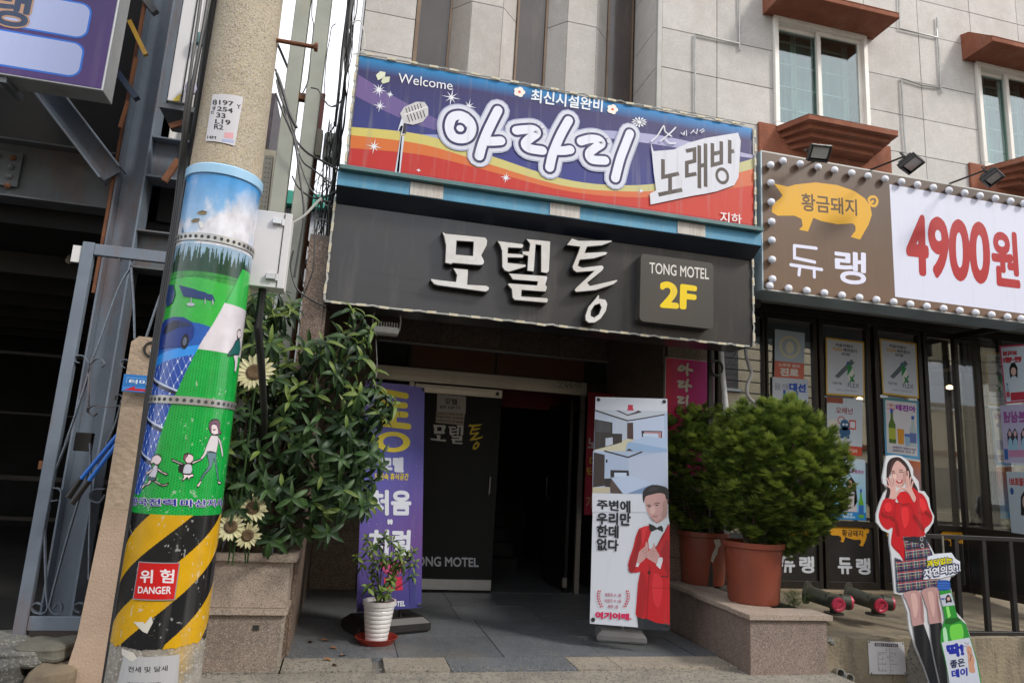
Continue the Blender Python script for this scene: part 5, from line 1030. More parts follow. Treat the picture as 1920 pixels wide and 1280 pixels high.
# rubble wall
RW=empty('rubble_wall',(-2.5,4.3,-.1),'low wall of rough grey and brown field stones under the scroll grille','wall')
m_st=[mat('field_stone_grey',(.19,.185,.165),(.1,.1,.09),5,.9,speck=((.26,.25,.22),140,.85),bump=2.5,bscale=26,dirt=((.3,.3,.24),.6,3,(1,1,1))),mat('field_stone_brown',(.2,.155,.1),(.13,.1,.07),6,.9,bump=2.5,bscale=26),mat('field_stone_moss',(.14,.135,.11),(.10,.09,.07),6,.9,bump=2.5,bscale=26)]
def stone(c,s,mm,seed):
    random.seed(seed);b=MB();n=7;vs=[];
    for i in range(n+1):
        for j in range(2*n):
            th=math.pi*i/n;ph=math.pi*j/n;v=Vector((math.sin(th)*math.cos(ph),math.sin(th)*math.sin(ph),math.cos(th)))
            k=max(abs(v.x),abs(v.y),abs(v.z));v=v*(.12+.9/k);nn=noise.noise(v*1.3+Vector((seed*3.1,0,0)))*.34+noise.noise(v*4+Vector((seed,0,0)))*.12
            v*=1+nn;vs.append((c[0]+v.x*s[0],c[1]+v.y*s[1],c[2]+v.z*s[2]))
    f=[(i*2*n+j,i*2*n+(j+1)%(2*n),(i+1)*2*n+(j+1)%(2*n),(i+1)*2*n+j) for i in range(n) for j in range(2*n)]
    b.add(vs,f);o=b.build('stone',mm,RW,smooth=False);sm=o.modifiers.new('s','SUBSURF');sm.levels=sm.render_levels=1
def stp(px,py,rx,rz,k,seed,y=4.42):
    pass
for (c,s,k,sd_) in (((-1.93,4.55,.05),(.33,.2,.10),0,1),((-1.45,4.5,-.01),(.12,.16,.12),1,2),((-1.95,4.42,-.15),(.33,.15,.09),0,3),((-1.50,4.42,-.17),(.16,.14,.07),0,4),((-1.70,4.62,.13),(.2,.14,.05),0,12),((-2.4,4.5,.05),(.3,.2,.16),0,5),((-2.9,4.5,.0),(.28,.2,.2),1,6),((-1.55,4.66,.15),(.14,.16,.05),2,7),((-2.3,4.3,-.14),(.3,.15,.08),2,8),((-2.0,4.75,.16),(.3,.15,.05),0,9)): stone(c,s,m_st[k],sd_)
b=MB();b.box(-9,-.95,4.6,5.4,-.12,.11);tag(b.build('earth_bank',mat('dark_earth',(.07,.05,.038),(.045,.035,.028),9,.95,bump=3,bscale=30)),kind='structure')

# ---------------------------------------------------------------- restaurant front (glass plane Y=6)
RF=empty('glass_storefront',(5,6,.35),'dark framed glass folding doors of the restaurant under the bulb sign','storefront')
YG=6.0
zt0=3.021;zb0=1;zp1=0.943;zp0=0.45;zd=.352
m_fr=mat('bronze_black_frame',(.03,.024,.02),(.022,.018,.016),4,.35,metal=.3,dirt=((.1,.085,.07),.3,4))
b=MB();b.box(3.3,9,YG-.03,YG+.09,zt0+.005,3.12);b.build('header',m_fr,RF,bevel=.003)
b=MB();b.box(3.46,3.50,YG-.03,YG+.05,zd,zt0);b.build('jamb',m_fr,RF)
def X6(px): return px
ED=[(3.50,3.96),(4.026,4.546),(4.664,5.182),(5.331,5.833),(5.954,6.484)]
for i,(x0,x1) in enumerate(ED):
    dr=empty  # placeholder name
    f=.045
    L0=x0-.05;L1=x1+.05
    b=MB();zz=zd if i else zd
    b.box(x0-.045,x0,YG-.02,YG+.04,zd+.0,zt0);b.box(x1,x1+.045,YG-.02,YG+.04,zd+.0,zt0);b.box(x0,x1,YG-.02,YG+.04,zt0-.05,zt0)
    b.box(x0,x1,YG-.02,YG+.04,zd,zd+.07)
    if i: b.box(x0,x1,YG-.02,YG+.04,zp1,zb0)
    d=b.build('glass_door',m_fr,RF,bevel=.003)
    b=MB();b.box(x0,x1,YG+.005,YG+.011,(zb0 if i else zd+.07),zt0-.05);b.build('pane',g_shop,d)
    if i:
        b=MB();b.box(x0,x1,YG+.0,YG+.02,zd+.07,zp1);b.build('lower_panel',m_blk,d)
        b=MB();b.box(x1-.002,x1+.012,YG-.03,YG-.02,1.15,1.3);b.build('handle',m_blk,d)
# pigs and name on the lower panels
def panel_print(x0,x1,k0=1.0):
    A=Art(XZ(YG-.001),.0006);w=(x1-x0)
    c=(x0+x1)/2;T=homog([(1447,345),(1447,449),(1640,449),(1640,345)],[(c-.235*k0,.985),(c-.235*k0,.76),(c+.20*k0,.76),(c+.20*k0,.985)])
    pig(A,T,.017,c='c98f1e');A.up();A.text('황금돼지',(c-.095,.855,c+.145,.915),'2a1c0c',.02)
    A.text('듀',(c-.15,.50,c-.0,.645),'c4c8d0',.03);A.text('랭',(c+.06,.50,c+.21,.645),'c4c8d0',.03);return A
for (x0,x1) in ED[1:]:
    panel_print(x0,x1).build('panel_print',pr_vinyl,RF)
# dividing posts to the right and the folded-open leaf seen edge-on
b=MB()
b.box(ED[-1][1]+.046,ED[-1][1]+.12,YG-.02,YG+.05,zd,zt0+.0);b.build('post',m_fr,RF)
XF=6.25
q=[(5.541,2.872),(5.12,2.8),(5.276,1.044),(5.601,1.015)]
b=MB();b.box(XF,XF+.04,YG-.5-.6,YG-.02,zt0-.06,zt0);b.box(XF,XF+.04,YG-.08,YG-.02,zd,zt0-.06);b.box(XF,XF+.04,YG-1.1,YG-1.05,zd,zt0-.06);b.box(XF,XF+.04,YG-1.05,YG-.08,zp1,zb0);b.box(XF,XF+.04,YG-1.05,YG-.08,zd,zd+.07)
fd=b.build('glass_door',m_fr,RF,bevel=.003)
b=MB();b.box(XF+.016,XF+.022,YG-1.05,YG-.08,zb0,zt0-.06);b.build('pane',g_shop,fd)
b=MB();b.box(XF+.01,XF+.03,YG-1.05,YG-.08,zd+.07,zp1);b.build('lower_panel',m_blk,fd)
for x in (6.42,6.6,6.9,7.6): b=MB();b.box(x,x+.05,YG-.02,YG+.05,zd,zt0);b.build('post',m_fr,RF)
b=MB();b.box(6.65,9,YG,YG+.01,zd,zt0);b.build('pane',g_shop,RF)
# inside: room shell, boards, pendant lamps
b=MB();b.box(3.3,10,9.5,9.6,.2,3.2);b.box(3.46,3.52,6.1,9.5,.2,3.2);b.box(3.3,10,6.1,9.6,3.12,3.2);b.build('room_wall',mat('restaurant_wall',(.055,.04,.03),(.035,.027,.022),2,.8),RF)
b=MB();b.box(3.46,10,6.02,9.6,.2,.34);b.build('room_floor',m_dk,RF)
for x0,x1,y,z0,z1,c in ((4.9,5.25,7.2,1.45,1.75,(.45,.03,.025)),(5.0,5.35,7.25,1.05,1.4,(.4,.035,.02)),(4.15,4.5,7.4,2.35,3.0,(.3,.07,.03)),(4.55,4.85,7.3,2.3,2.9,(.5,.42,.28)),(5.9,6.4,8.5,1.6,2.1,(.3,.05,.05)),(4.75,4.95,6.9,.95,1.6,(.35,.3,.22)),(6.0,6.3,7.8,.9,1.3,(.12,.12,.15)),(7.0,7.4,7.5,1.0,1.6,(.4,.06,.03))):
    b=MB();b.box(x0,x1,y,y+.03,z0,z1);b.build('menu_board',mat('board_%d'%int(x0*100),c,tuple(v*.7 for v in c),14,.6,stretch=(.4,1,3)),RF)
for i in range(3):
    b=MB();b.box(4.2+i*1.3,5.0+i*1.3,7.2,7.9,1.05,1.09);b.box(4.55+i*1.3,4.65+i*1.3,7.5,7.6,.34,1.05);b.build('table',mat('table_wood',(.1,.05,.025),(.07,.035,.02),5,.5),RF)
m_lamp=mat('warm_lamp',(1,.72,.38),emit=9)
for i,(p,l) in enumerate((([(7.687,7.4,2.713)][0],'lit oval pendant lamp seen through the fourth glass pane'),([(9.03,8.2,3.263)][0],'small lit pendant lamp seen through the gap beside the fourth pane'),([(5.942,7,2.384)][0],'lit pendant lamp glowing at the edge of the second glass pane'))):
    t=empty('pendant_lamp',p,l,'lamp','pendant lamps inside the restaurant');r=(.042,.03,.035)[i]
    b=MB();b.lathe(p,[(0,-r*.7),(r*.8,-r*.5),(r,0),(r*.8,r*.4),(r*.3,r*.7)],16);b.build('bulb',m_lamp,t,smooth=True)
    b=MB();b.tube([(p[0],p[1],p[2]+r*.6),(p[0],p[1],3.1)],.004,5);b.build('cord',m_wblk,t)
# ---------------------------------------------------------------- posters on the glass
def poster(px,label,draw,y=YG-.012,rough=None):
    q=px;b=MB();b.add([(u,y,v) for u,v in q],[(0,1,2,3)]);b.prism([(u,y+.0005,v) for u,v in q],(0,.001,0))
    b=MB();b.prism([(u,y,v) for u,v in q],(0,.002,0));o=tag(b.build('poster',pr_base),label,'poster')
    A=Art(lambda u,v,h:((q[0][0]*(1-u)+q[1][0]*u)*(1-v)+(q[3][0]*(1-u)+q[2][0]*u)*v,y-h,(q[0][1]*(1-u)+q[1][1]*u)*(1-v)+(q[3][1]*(1-u)+q[2][1]*u)*v),.0005)
    draw(A);A.build('poster_print',pr_gloss,o);return o
pr_base=mat('poster_stock',(.6,.6,.6),(.55,.55,.55),6,.5)
def bottle(A,x,y,w,h,rot,glass,lab):
    c,s=math.cos(rot),math.sin(rot);f=lambda P:[(x+(a*w)*c-(b_*h)*s*.62,y+(a*w)*s/.62+(b_*h)*c) for a,b_ in P]
    A.poly(f([(-.5,0),(.5,0),(.5,.55),(.2,.72),(.16,.94),(.2,1),(-.2,1),(-.16,.94),(-.2,.72),(-.5,.55)]),glass);A.up();A.poly(f([(-.5,.12),(.5,.12),(.5,.45),(-.5,.45)]),lab);A.poly(f([(-.2,.9),(.2,.9),(.2,1.02),(-.2,1.02)]),'2a50a8');A.up()
def dr_flex(A):
    A.rect(0,0,1,1,'c8a030').up().rect(.035,.03,.965,.97,'c4cad6').up()
    A.text('처음처럼도',(.25,.86,.72,.915),'1c1c20',.02);A.text('FLEX',(.19,.785,.44,.835),'c89a28',.03);A.text('해버렸지',(.45,.78,.80,.84),'1c1c20',.02);A.text('모얌',(.4,.715,.62,.765),'1c1c20',.02)
    A.poly([(.22,.33),(.32,.30),(.74,.60),(.66,.66)],'5a6670');A.up();bottle(A,.68,.30,.15,.36,.62,'1f8a4a','d8dcd8')
    A.poly([(.6,.36),(.67,.34),(.75,.27),(.68,.25)],'2a7a48');A.text('처음처럼',(.16,.19,.4,.235),'20503a',.01);A.text('FLEX',(.56,.155,.86,.235),'1c1c20',0);A.text('이벤트는 처음처럼으로',(.25,.085,.8,.115),'5a5a60')
def dr_sojugold(A):
    A.rect(0,0,1,1,'a8b6c6').up().rect(0,.0,1,.34,'c86a5a').up();A.ell(.5,.66,.36,.24,'c9c4aa',n=32);A.up();A.ell(.5,.66,.27,.18,'a4b0be',n=32);A.up();A.ell(.5,.65,.13,.13,'d0ccb6')
    A.text('소주의 원조',(.12,.235,.86,.30),'dcd4d0',.02);A.text('진로',(.2,.05,.8,.2),'dcd4d0',.05)
def dr_dream(A):
    A.grad([(0,0),(1,0),(1,1),(0,1)],('c6ccd6','b8c2d2','b4bed0','c4c8d2'));A.up();A.text('들깨',(.05,.74,.44,.88),'8a94a4',.01);A.text('대선',(.48,.74,.92,.90),'1f4fb0',.05)
    bottle(A,.33,.08,.17,.66,0,'3a9a48','c8d0c8');bottle(A,.68,.05,.17,.68,0,'3a9a48','c8d0c8')
def dr_bear(A): # busy event poster with generic badge shapes
    A.rect(0,0,1,1,'b4bec8').up().rect(0,0,1,.16,'b0402c').rect(0,.9,.45,1,'8a4430').rect(.03,.17,.34,.6,'c8c4b8').up()
    A.text('오배넌',(.25,.72,.72,.83),'8a3038',.02);A.ell(.4,.6,.11,.075,'b84048',ring=.25);A.rect(.62,.45,.82,.62,'b84a40').up().rect(.65,.48,.79,.59,'c8ccd4').up()
    A.ell(.5,.52,.13,.1,'24567e');A.ell(.5,.40,.16,.09,'24567e');A.up();A.ell(.42,.31,.06,.03,'24567e').ell(.58,.31,.06,.03,'24567e').ell(.46,.53,.03,.02,'d8dce0').ell(.55,.53,.03,.02,'d8dce0')
    A.up();A.text('도전 넘겨라 용기오아',(.18,.045,.86,.11),'d8c4b8',.02);A.text('행운을 드려요',(.3,.2,.7,.24),'7a4a44',.01)
def dr_daejin(A):
    A.grad([(0,0),(1,0),(1,1),(0,1)],('4a9ac8','5aa0d0','4a8a9c','3a7a78'));A.up();A.rect(.05,.045,.94,.96,'c8c6ca').up();A.text('너를는',(.1,.855,.32,.905),'c0603a',.02);A.text('나에는',(.1,.79,.32,.84),'c03a58',.02);A.text('테진아',(.35,.80,.9,.90),'8a3a9a',.05)
    bottle(A,.22,.22,.2,.58,0,'4a6a1c','a0a838');bottle(A,.86-.04,.2,.2,.52,0,'a8b8b8','5a6aa0');A.poly([(.38,.22),(.54,.22),(.56,.48),(.36,.48)],'c88a28');A.poly([(.58,.2),(.72,.2),(.73,.4),(.57,.4)],'8aa8c0').up();A.rect(.57,.36,.73,.41,'4a6ab0')
    A.text('#테진아 입집나셔요',(.22,.135,.9,.175),'4a2a6a',.02);A.text('#테진아 이즈 굿',(.22,.08,.86,.12),'3a3a4a',.02)
def dr_girl(A):
    A.grad([(0,0),(1,0),(1,1),(0,1)],('4aa4cc','58aed4','b8c8d4','b4c4d0'));A.up().rect(0,0,1,.13,'2078b4').up();A.poly([(.3,.13),(.34,.4),(.45,.5),(.62,.48),(.72,.36),(.74,.13)],'b8b0b4');A.poly([(.48,.45),(.46,.62),(.6,.7),(.72,.6),(.76,.3),(.66,.2),(.68,.45)],'2a2024').up();A.ell(.55,.58,.07,.06,'c89a88');bottle(A,.86,.04,.14,.46,0,'5a9a30','2a60a8');bottle(A,.1,.02,.16,.2,0,'5a9a30','2a60a8')
    A.text('저당은',(.35,.07,.62,.11),'c8e0ec',.02);A.text('좋은데이',(.35,.025,.68,.06),'c8e0ec',.02);A.text('내가주스 말랩핀모',(.2,.76,.95,.82),'a03a7a',.02)
def dr_food(A):
    A.grad([(0,0),(1,0),(1,1),(0,1)],('2a80b0','3a90b8','c86a28','8a4a20'));A.up().rect(.0,.96,1,1,'c8ccd0')
pos=[('small beer brand poster with round emblem above a red strip, on the leftmost framed pane',[(4.115,1.992),(4.423,1.988),(4.448,2.876),(4.113,2.864)] if 0 else [(4.092,2.369),(4.428,2.377),(4.453,2.855),(4.107,2.864)],dr_sojugold),
 ('pale poster with two green bottles, lower on the leftmost framed pane',[(4.065,1.872),(4.463,1.878),(4.477,2.375),(4.068,2.373)],dr_dream),
 ('gold-edged poster of crossed bottles, left of the two alike',[(4.684,2.24),(5.141,2.249),(5.163,2.835),(4.699,2.84)],dr_flex),
 ('gold-edged poster of crossed bottles, right of the two alike',[(5.364,2.3),(5.814,2.291),(5.819,2.883),(5.356,2.895)],dr_flex),
 ('grey-blue cartoon event poster with red foot strip below the left crossed-bottle poster',[(4.677,1.654),(5.081,1.646),(5.115,2.225),(4.69,2.218)],dr_bear),
 ('rainbow-lettered beer poster below the right crossed-bottle poster',[(5.363,1.674),(5.779,1.655),(5.806,2.262),(5.369,2.267)],dr_daejin),
 ('blue soju poster of a long haired woman above the golden pig door panel',[(4.685,1.015),(5.102,1.011),(5.118,1.611),(4.706,1.624)],dr_girl),
 ('dark blue food poster half hidden behind the cutout woman',[(5.524,1.111),(5.768,1.094),(5.785,1.65),(5.544,1.668)],dr_food),
 ('orange food poster high in the second pane',[(5.102,2.685),(5.369,2.674),(5.381,3.066),(5.118,3.074)],dr_food)]
for l,q,d in pos: poster(q,l,d,y=5.985 if 'orange' not in l else 6.2)
# posters on the folded leaf, read from behind (mirrored)
def fposter(q,label,draw):
    b=MB();b.prism([(XF-.006,u,v) for u,v in q],(.003,0,0));o=tag(b.build('poster',pr_base),label,'poster','posters on the folded glass leaf')
    A=Art(lambda u,v,h:(XF-.0065-h,(q[0][0]*(1-u)+q[1][0]*u)*(1-v)+(q[3][0]*(1-u)+q[2][0]*u)*v,(q[0][1]*(1-u)+q[1][1]*u)*(1-v)+(q[3][1]*(1-u)+q[2][1]*u)*v),.0005)
    draw(A);A.build('poster_print',pr_gloss,o)
def mtext(A,t,x0,y0,x1,y1,c,bo=.03): A.text(t,[(x1,y0),(x0,y0),(x0,y1),(x1,y1)],c,bo)
def dr_f1(A):
    A.rect(0,0,1,1,'b03a58').up().rect(.05,.03,.95,.97,'b4c2cc').up();mtext(A,'브리보',.1,.82,.6,.9,'a83038',.06);mtext(A,'짠·쨍!',.1,.7,.75,.79,'a83038',.06)
    A.poly([(.3,.42),(.28,.58),(.36,.68),(.5,.7),(.6,.6),(.58,.42),(.5,.46),(.38,.46)],'1c1a20').up();A.ell(.44,.54,.1,.07,'c8a498');A.poly([(.25,.18),(.28,.38),(.42,.44),(.62,.38),(.7,.18)],'b8c4cc');A.rect(.25,.04,.9,.18,'a83040');bottle(A,.15,.08,.14,.26,0,'8aa8b8','a83840')
def dr_f2(A):
    A.rect(0,0,1,1,'a8a4c0').up().rect(.2,.1,1,.22,'b07a9c').up();mtext(A,'본심낸',.12,.7,.9,.88,'8a4a88',.05);
    for x in (.3,.5,.82): A.poly([(x-.1,.3),(x-.11,.5),(x,.6),(x+.1,.5),(x+.09,.3)],'2c2838');A.up();A.ell(x,.5,.055,.05,'c0a0a0');A.poly([(x-.1,.22),(x-.08,.38),(x,.44),(x+.08,.38),(x+.1,.22)],'8ab0c4');A.up()
    A.rect(.03,.06,.18,.24,'2a5a98')
def dr_f3(A):
    A.rect(0,0,1,1,'a4b2bc').up();mtext(A,'일괄로보!',.12,.78,.95,.9,'a04040',.05);A.ell(.2,.68,.09,.06,'2a4a88');A.poly([(.6,.3),(.62,.6),(.8,.7),(1,.6),(1,.3)],'1c1a20').up();A.ell(.82,.52,.12,.1,'c0a498')
fposter([(5.38,2.219),(5.145,2.22),(5.096,2.77),(5.399,2.801)],'pink-edged mirrored poster of a dark haired woman, top on the folded leaf',dr_f1)
fposter([(5.44,1.645),(5.196,1.645),(5.147,2.2),(5.443,2.208)],'lilac mirrored poster of several women, middle on the folded leaf',dr_f2)
fposter([(5.424,0.991),(5.255,0.984),(5.204,1.561),(5.43,1.563)],'pale mirrored poster with a blue badge, lowest on the folded leaf',dr_f3)
# ---------------------------------------------------------------- bits between motel and restaurant
PK=empty('pink_sign',(3.1,5.95,1.5),'magenta sheet sign with white brush lettering above the potted conifers','sign')
q=[(2.887,2.457),(3.408,2.443),(3.386,1.52),(2.88,1.49)];x0,x1,z1=q[0][0],q[1][0],q[0][1]
b=MB();b.box(x0,x1,5.95,5.99,1.35,z1);b.build('board',mat('sign_aluminium'),PK,bevel=.002)
A=Art(XZ(5.949),.0008);A.grad([(x0+.006,1.36),(x1-.006,1.36),(x1-.006,z1-.006),(x0+.006,z1-.006)],('a81838','b01878','b81c90','c01c3c'));A.up()
def brush(A,T,strokes,w,c):
    for s_ in strokes: A.line([T(*p) for p in s_],w,c,smooth=3);A.h+=3e-5
BT=homog([(565,440),(1155,505),(1140,985),(545,925)],[(2.889,2.459),(3.411,2.454),(3.398,2.061),(2.877,2.068)])
BT2=lambda x,y:BT(x,y)
S1=[[(760,545),(725,575),(725,600),(765,600),(785,570),(760,548)],[(830,530),(815,590),(825,660)],[(820,590),(880,605)],
 [(715,738),(775,745),(730,775),(730,800),(790,795)],[(830,720),(812,780),(815,850)],[(820,780),(868,795)],
 [(712,925),(770,935),(728,965),(725,990),(780,990)],[(828,915),(818,960),(822,1060)]]
A.h+=.0002;brush(A,BT2,[[(x+5,y+5) for x,y in s_] for s_ in S1],.028,'3a3038');A.up();brush(A,BT2,S1,.026,'c4bcae')
A.build('printed_face',pr_gloss,PK)
RD=empty('red_banner',(2.7,7.3,1),'narrow dark red banner with white and yellow letters behind the white standing banner','banner')
b=MB();b.box(2.598,2.598+.42,7.3,7.315,0.872,2.227);b.build('cloth',mat('dark_red_cloth',(.3,.01,.03),(.25,.01,.025),3,.6),RD)
A=Art(XZ(7.299),.0007);A.text('노',[(2.619,1.604),(2.714,1.609),(2.711,1.71),(2.616,1.704)],'b8b0a8',.03);A.text('대',[(2.645,1.411),(2.715,1.415),(2.711,1.509),(2.642,1.505)],'b89a28',.03);A.text('단',[(2.618,1.31),(2.712,1.315),(2.709,1.391),(2.615,1.386)],'b89a28',.03);A.text('가',[(2.619,0.946),(2.7,0.95),(2.695,1.076),(2.614,1.072)],'a87a60',.02);A.build('cloth_print',pr_vinyl,RD)
b=MB();b.tube([(3.273,5.6,2.512),(3.289,5.6,2.288),(3.321,5.6,1.996),(3.328,5.6,0.864)],.024,12);tag(b.build('white_pipe',mat('white_pvc',(.6,.6,.6),(.5,.5,.5),7,.5,dirt=((.1,.1,.1),.5,9)),smooth=True),'upright white plastic pipe between the pink sign and the glass','pipe')
b=MB();b.tube(dense([(3.546,5.5,3.003),(3.505,5.5,2.744),(3.464,5.5,2.514),(3.506,5.5,2.344),(3.522,5.5,2.296),(3.477,5.5,2.17),(3.493,5.5,2.074),(3.605,5.5,1.985),(3.685,5.5,1.822)],5),.016,8);tag(b.build('grey_hose',mat('grey_hose',(.3,.29,.28),(.25,.24,.23),8,.6),smooth=True),'wavy grey flexible conduit hanging left of the black door frame','hose')
b=MB()
c0=Vector([(3.177,5.5,2.315)][0]);random.seed(5)
for i in range(3): r=.055+random.uniform(-.012,.012);b.tube([c0+Vector((r*math.cos(t*.5)+random.uniform(-.004,.004),.012*i,1.15*r*math.sin(t*.5))) for t in range(14)],.006,5)
tag(b.build('wire_coil',m_wblk,smooth=True),'coil of dark wire hooked on the white pipe','wire')
b=MB();b.box(3.412,3.499,5.3,5.4,2.871,3.105);tag(b.build('black_box',m_blk,bevel=.006),'small black plastic box beside the lower left end of the bulb sign','box')
b=MB();b.tube([(3.182,5.2,2.415),(3.12,5.2,2.316),(3.09,5.2,2.267)],.004,5);tag(b.build('wire',m_wblk,smooth=True),'thin black wire from the motel sign to the white pipe','wire')
b=MB();b.tube([(3.25,6.0-.25,.35),(3.25,5.75,2.95)],.03,12);tag(b.build('drain_pipe',mat('dark_metal'),smooth=True),'dark drain pipe rising behind the conifers','pipe')
q=[(-0.135,7.54,2.079),(0.039,7.54,2.082),(0.057,7.54,1.95),(-0.116,7.54,1.948)];b=MB();b.box(q[0][0],q[1][0],7.53,7.545,q[2][2],q[0][2]);npl=tag(b.build('address_plate',mat('navy_enamel',(.01,.02,.07),(.01,.02,.06),6,.35),bevel=.002),'navy house number plate with white 9, half hidden by the bush','plate')
A=Art(XZ(7.529),.0006);A.text('9',[(-0.066,1.946),(-0.015,1.944),(-0.023,2.019),(-0.073,2.021)],'c8ccd4',.02);A.text('합성남로',[(-0.052,2.034),(0.027,2.034),(0.023,2.075),(-0.056,2.074)],'c8ccd4',.0);A.build('plate_print',pr_vinyl,npl)
# lamp under the motel sign
EL=empty('entrance_lamp',[(0.186,5.25,2.517)][0],'white floodlight with a U bracket hanging under the left end of the motel sign','lamp')
q=[(0.099,5.25,2.355),(0.306,5.25,2.36),(0.305,5.25,2.279),(0.114,5.25,2.276)];c=Vector(((q[0][0]+q[1][0])/2,5.25,(q[0][2]+q[2][2])/2))
m_lw=mat('lamp_white',(.6,.59,.55),(.5,.49,.45),6,.4)
b=MB();b.box(c.x-.095,c.x+.095,5.17,5.29,c.z-.045,c.z+.01);b.build('housing',m_lw,EL,bevel=.012,seg=2)
b=MB();b.box(c.x-.082,c.x+.082,5.166,5.17,c.z-.035,c.z+.0);b.build('glass',mat('lamp_glass',(.3,.29,.22),(.25,.24,.2),5,.15,coat=.5),EL)
b=MB()
for i in range(9): x=c.x-.08+i*.02;b.box(x-.003,x+.003,5.2,5.28,c.z+.011,c.z+.05)
b.build('cooling_fins',m_lw,EL)
b=MB();b.tube(dense([(c.x-.1,5.23,c.z-.01),(c.x-.105,5.23,c.z+.06),(c.x-.09,5.23,c.z+.125),(c.x,5.23,c.z+.135),(c.x+.09,5.23,c.z+.125),(c.x+.105,5.23,c.z+.06),(c.x+.1,5.23,c.z-.01)],3),.006,6);b.tube([(c.x,5.23,c.z+.13),(c.x,5.23,c.z+.17)],.022,12);b.build('bracket',m_lw,EL,smooth=True)
cable('wire',[(0.137,5.35,2.25),(0.166,5.35,2.025),(0.161,5.35,1.941),(0.15,5.35,1.89)],.004,m_wire,'thin grey wire hanging below the white entrance lamp',cat='wire')
# ---------------------------------------------------------------- standing banners
O1=Vector((1.9488,5.2582,.1801))
def posevec(ya,ti,ro):
    u=Vector((math.cos(ya),math.sin(ya),0));n=Vector((math.sin(ya),-math.cos(ya),0));v=Vector((0,0,1))*math.cos(ti)-n*math.sin(ti)
    return u*math.cos(ro)+v*math.sin(ro),-u*math.sin(ro)+v*math.cos(ro)
u1,v1=posevec(-.3866,.14,.0116);B1=PLN(O1,u1,v1)
XB=empty('standing_banner',(2.3,5.5,0),'white standing banner with two bedroom photos and a man in a red jacket','banner')
def sheetgrid(P,w,h,name,m,par,amp,n=24,k=48):
    b=MB();vs=[];
    for j in range(k+1):
        for i in range(n+1): s,t=i/n,j/k;vs.append(P(w*s,h*t,amp*(math.sin(t*7+s*2)*.6+math.sin(s*5-t*3)*.5)*math.sin(math.pi*min(1,max(0,s)))))
    b.add(vs,[(j*(n+1)+i,j*(n+1)+i+1,(j+1)*(n+1)+i+1,(j+1)*(n+1)+i) for j in range(k) for i in range(n)]);return b.build(name,m,par,smooth=True)
m_bs=mat('banner_sheet',(.56,.56,.58),(.52,.52,.54),3,.4)
sheetgrid(lambda a,b_,h:B1(a,b_,-.004+h),.6,1.8,'cloth',m_bs,XB,0)
A=Art(B1,.0009)
A.rect(.0,0,.6,1.8,'c3c8d2').up()
A.text('통',(.27,1.665,.32,1.735),'b01c3c',.04)
T1=homog([(88,212),(843,226),(843,655),(75,630)],[(-0.002,1.686),(0.6,1.694),(0.597,1.348),(-0.004,1.344)])
a=lambda *p:[T1(p[i],p[i+1]) for i in range(0,len(p),2)]
def PP(c,*p,up=1): A.poly(a(*p),c);A.h+=A.step*.25*up
PP('9fb0cc',88,212,843,226,843,655,75,630);PP('b0b8c4',88,214,840,228,810,262,430,326);PP('a3aec0',88,215,430,326,425,520,80,600);PP('aebbd4',430,326,810,264,812,530,425,520)
A.line(a(88,216,250,270,430,326),.012,'2a2420');A.line(a(430,326,600,300,810,262),.01,'2a2420');PP('3a2a2c',300,217,430,275,578,236,540,218,500,240,430,262,340,220)
PP('b8b49c',75,630,290,575,420,515,500,520,420,600,400,645);PP('231c18',86,310,270,345,270,460,372,462,370,550,290,575,78,632);PP('353437',100,320,255,350,250,450,98,440);PP('a8b0c0',198,508,272,498,274,572,198,595)
PP('3f2620',424,348,486,345,488,520,424,512);PP('2a1c20',572,430,788,434,788,512,752,508,748,452,600,450,600,500,578,498);PP('a87a80',600,440,780,444,778,500,752,505,748,460,604,456)
PP('b4c2d8',590,460,660,458,660,500,590,498);PP('b4c2d8',668,460,745,466,745,508,668,502)
PP('9fb4d0',440,560,600,488,840,512,843,655,500,645,408,640);PP('86a2c4',425,560,450,545,840,620,843,652,500,642,410,638);PP('2a2624',410,640,445,615,485,642)
PP('9aaac4',68,642,835,655,845,1100,62,1080);PP('a6b2c8',430,710,835,655,845,1060,450,930);A.line(a(190,642,435,708,575,652),.012,'241e1c')
PP('2a1e1a',74,655,190,682,186,1005,66,1020);PP('1e1a1a',200,730,220,732,218,765,200,762);PP('1c1a1c',250,840,440,845,444,900,420,900,418,868,290,866,288,915,250,918)
PP('b2c0d8',290,870,415,870,412,915,292,915);PP('1e1a18',185,930,262,926,250,1020,188,1012);PP('a8b8d2',262,930,460,900,700,985,640,1000,420,1088,380,1085);PP('6a84a8',420,1088,700,985,700,1000,600,1080);PP('4a3a34',262,935,380,1085,250,1082,245,1010)
PP('b0a890',64,1020,240,1018,245,1080,62,1080);PP('c3c8d2',60,1080,850,1100,850,1280,60,1280)
A.up()
T2=homog([(44,0),(693,0),(708,1108),(30,1055)],[(-0.009,0.921),(0.594,0.952),(0.599,-0.008),(0.003,-0.009)])
T3=T2
a=lambda *p:[T2(p[i],p[i+1]) for i in range(0,len(p),2)]
def P3(c,*p,sm=0): q=a(*p);A.poly(dense(q,4,True) if sm else q,c);A.h+=A.step*.25
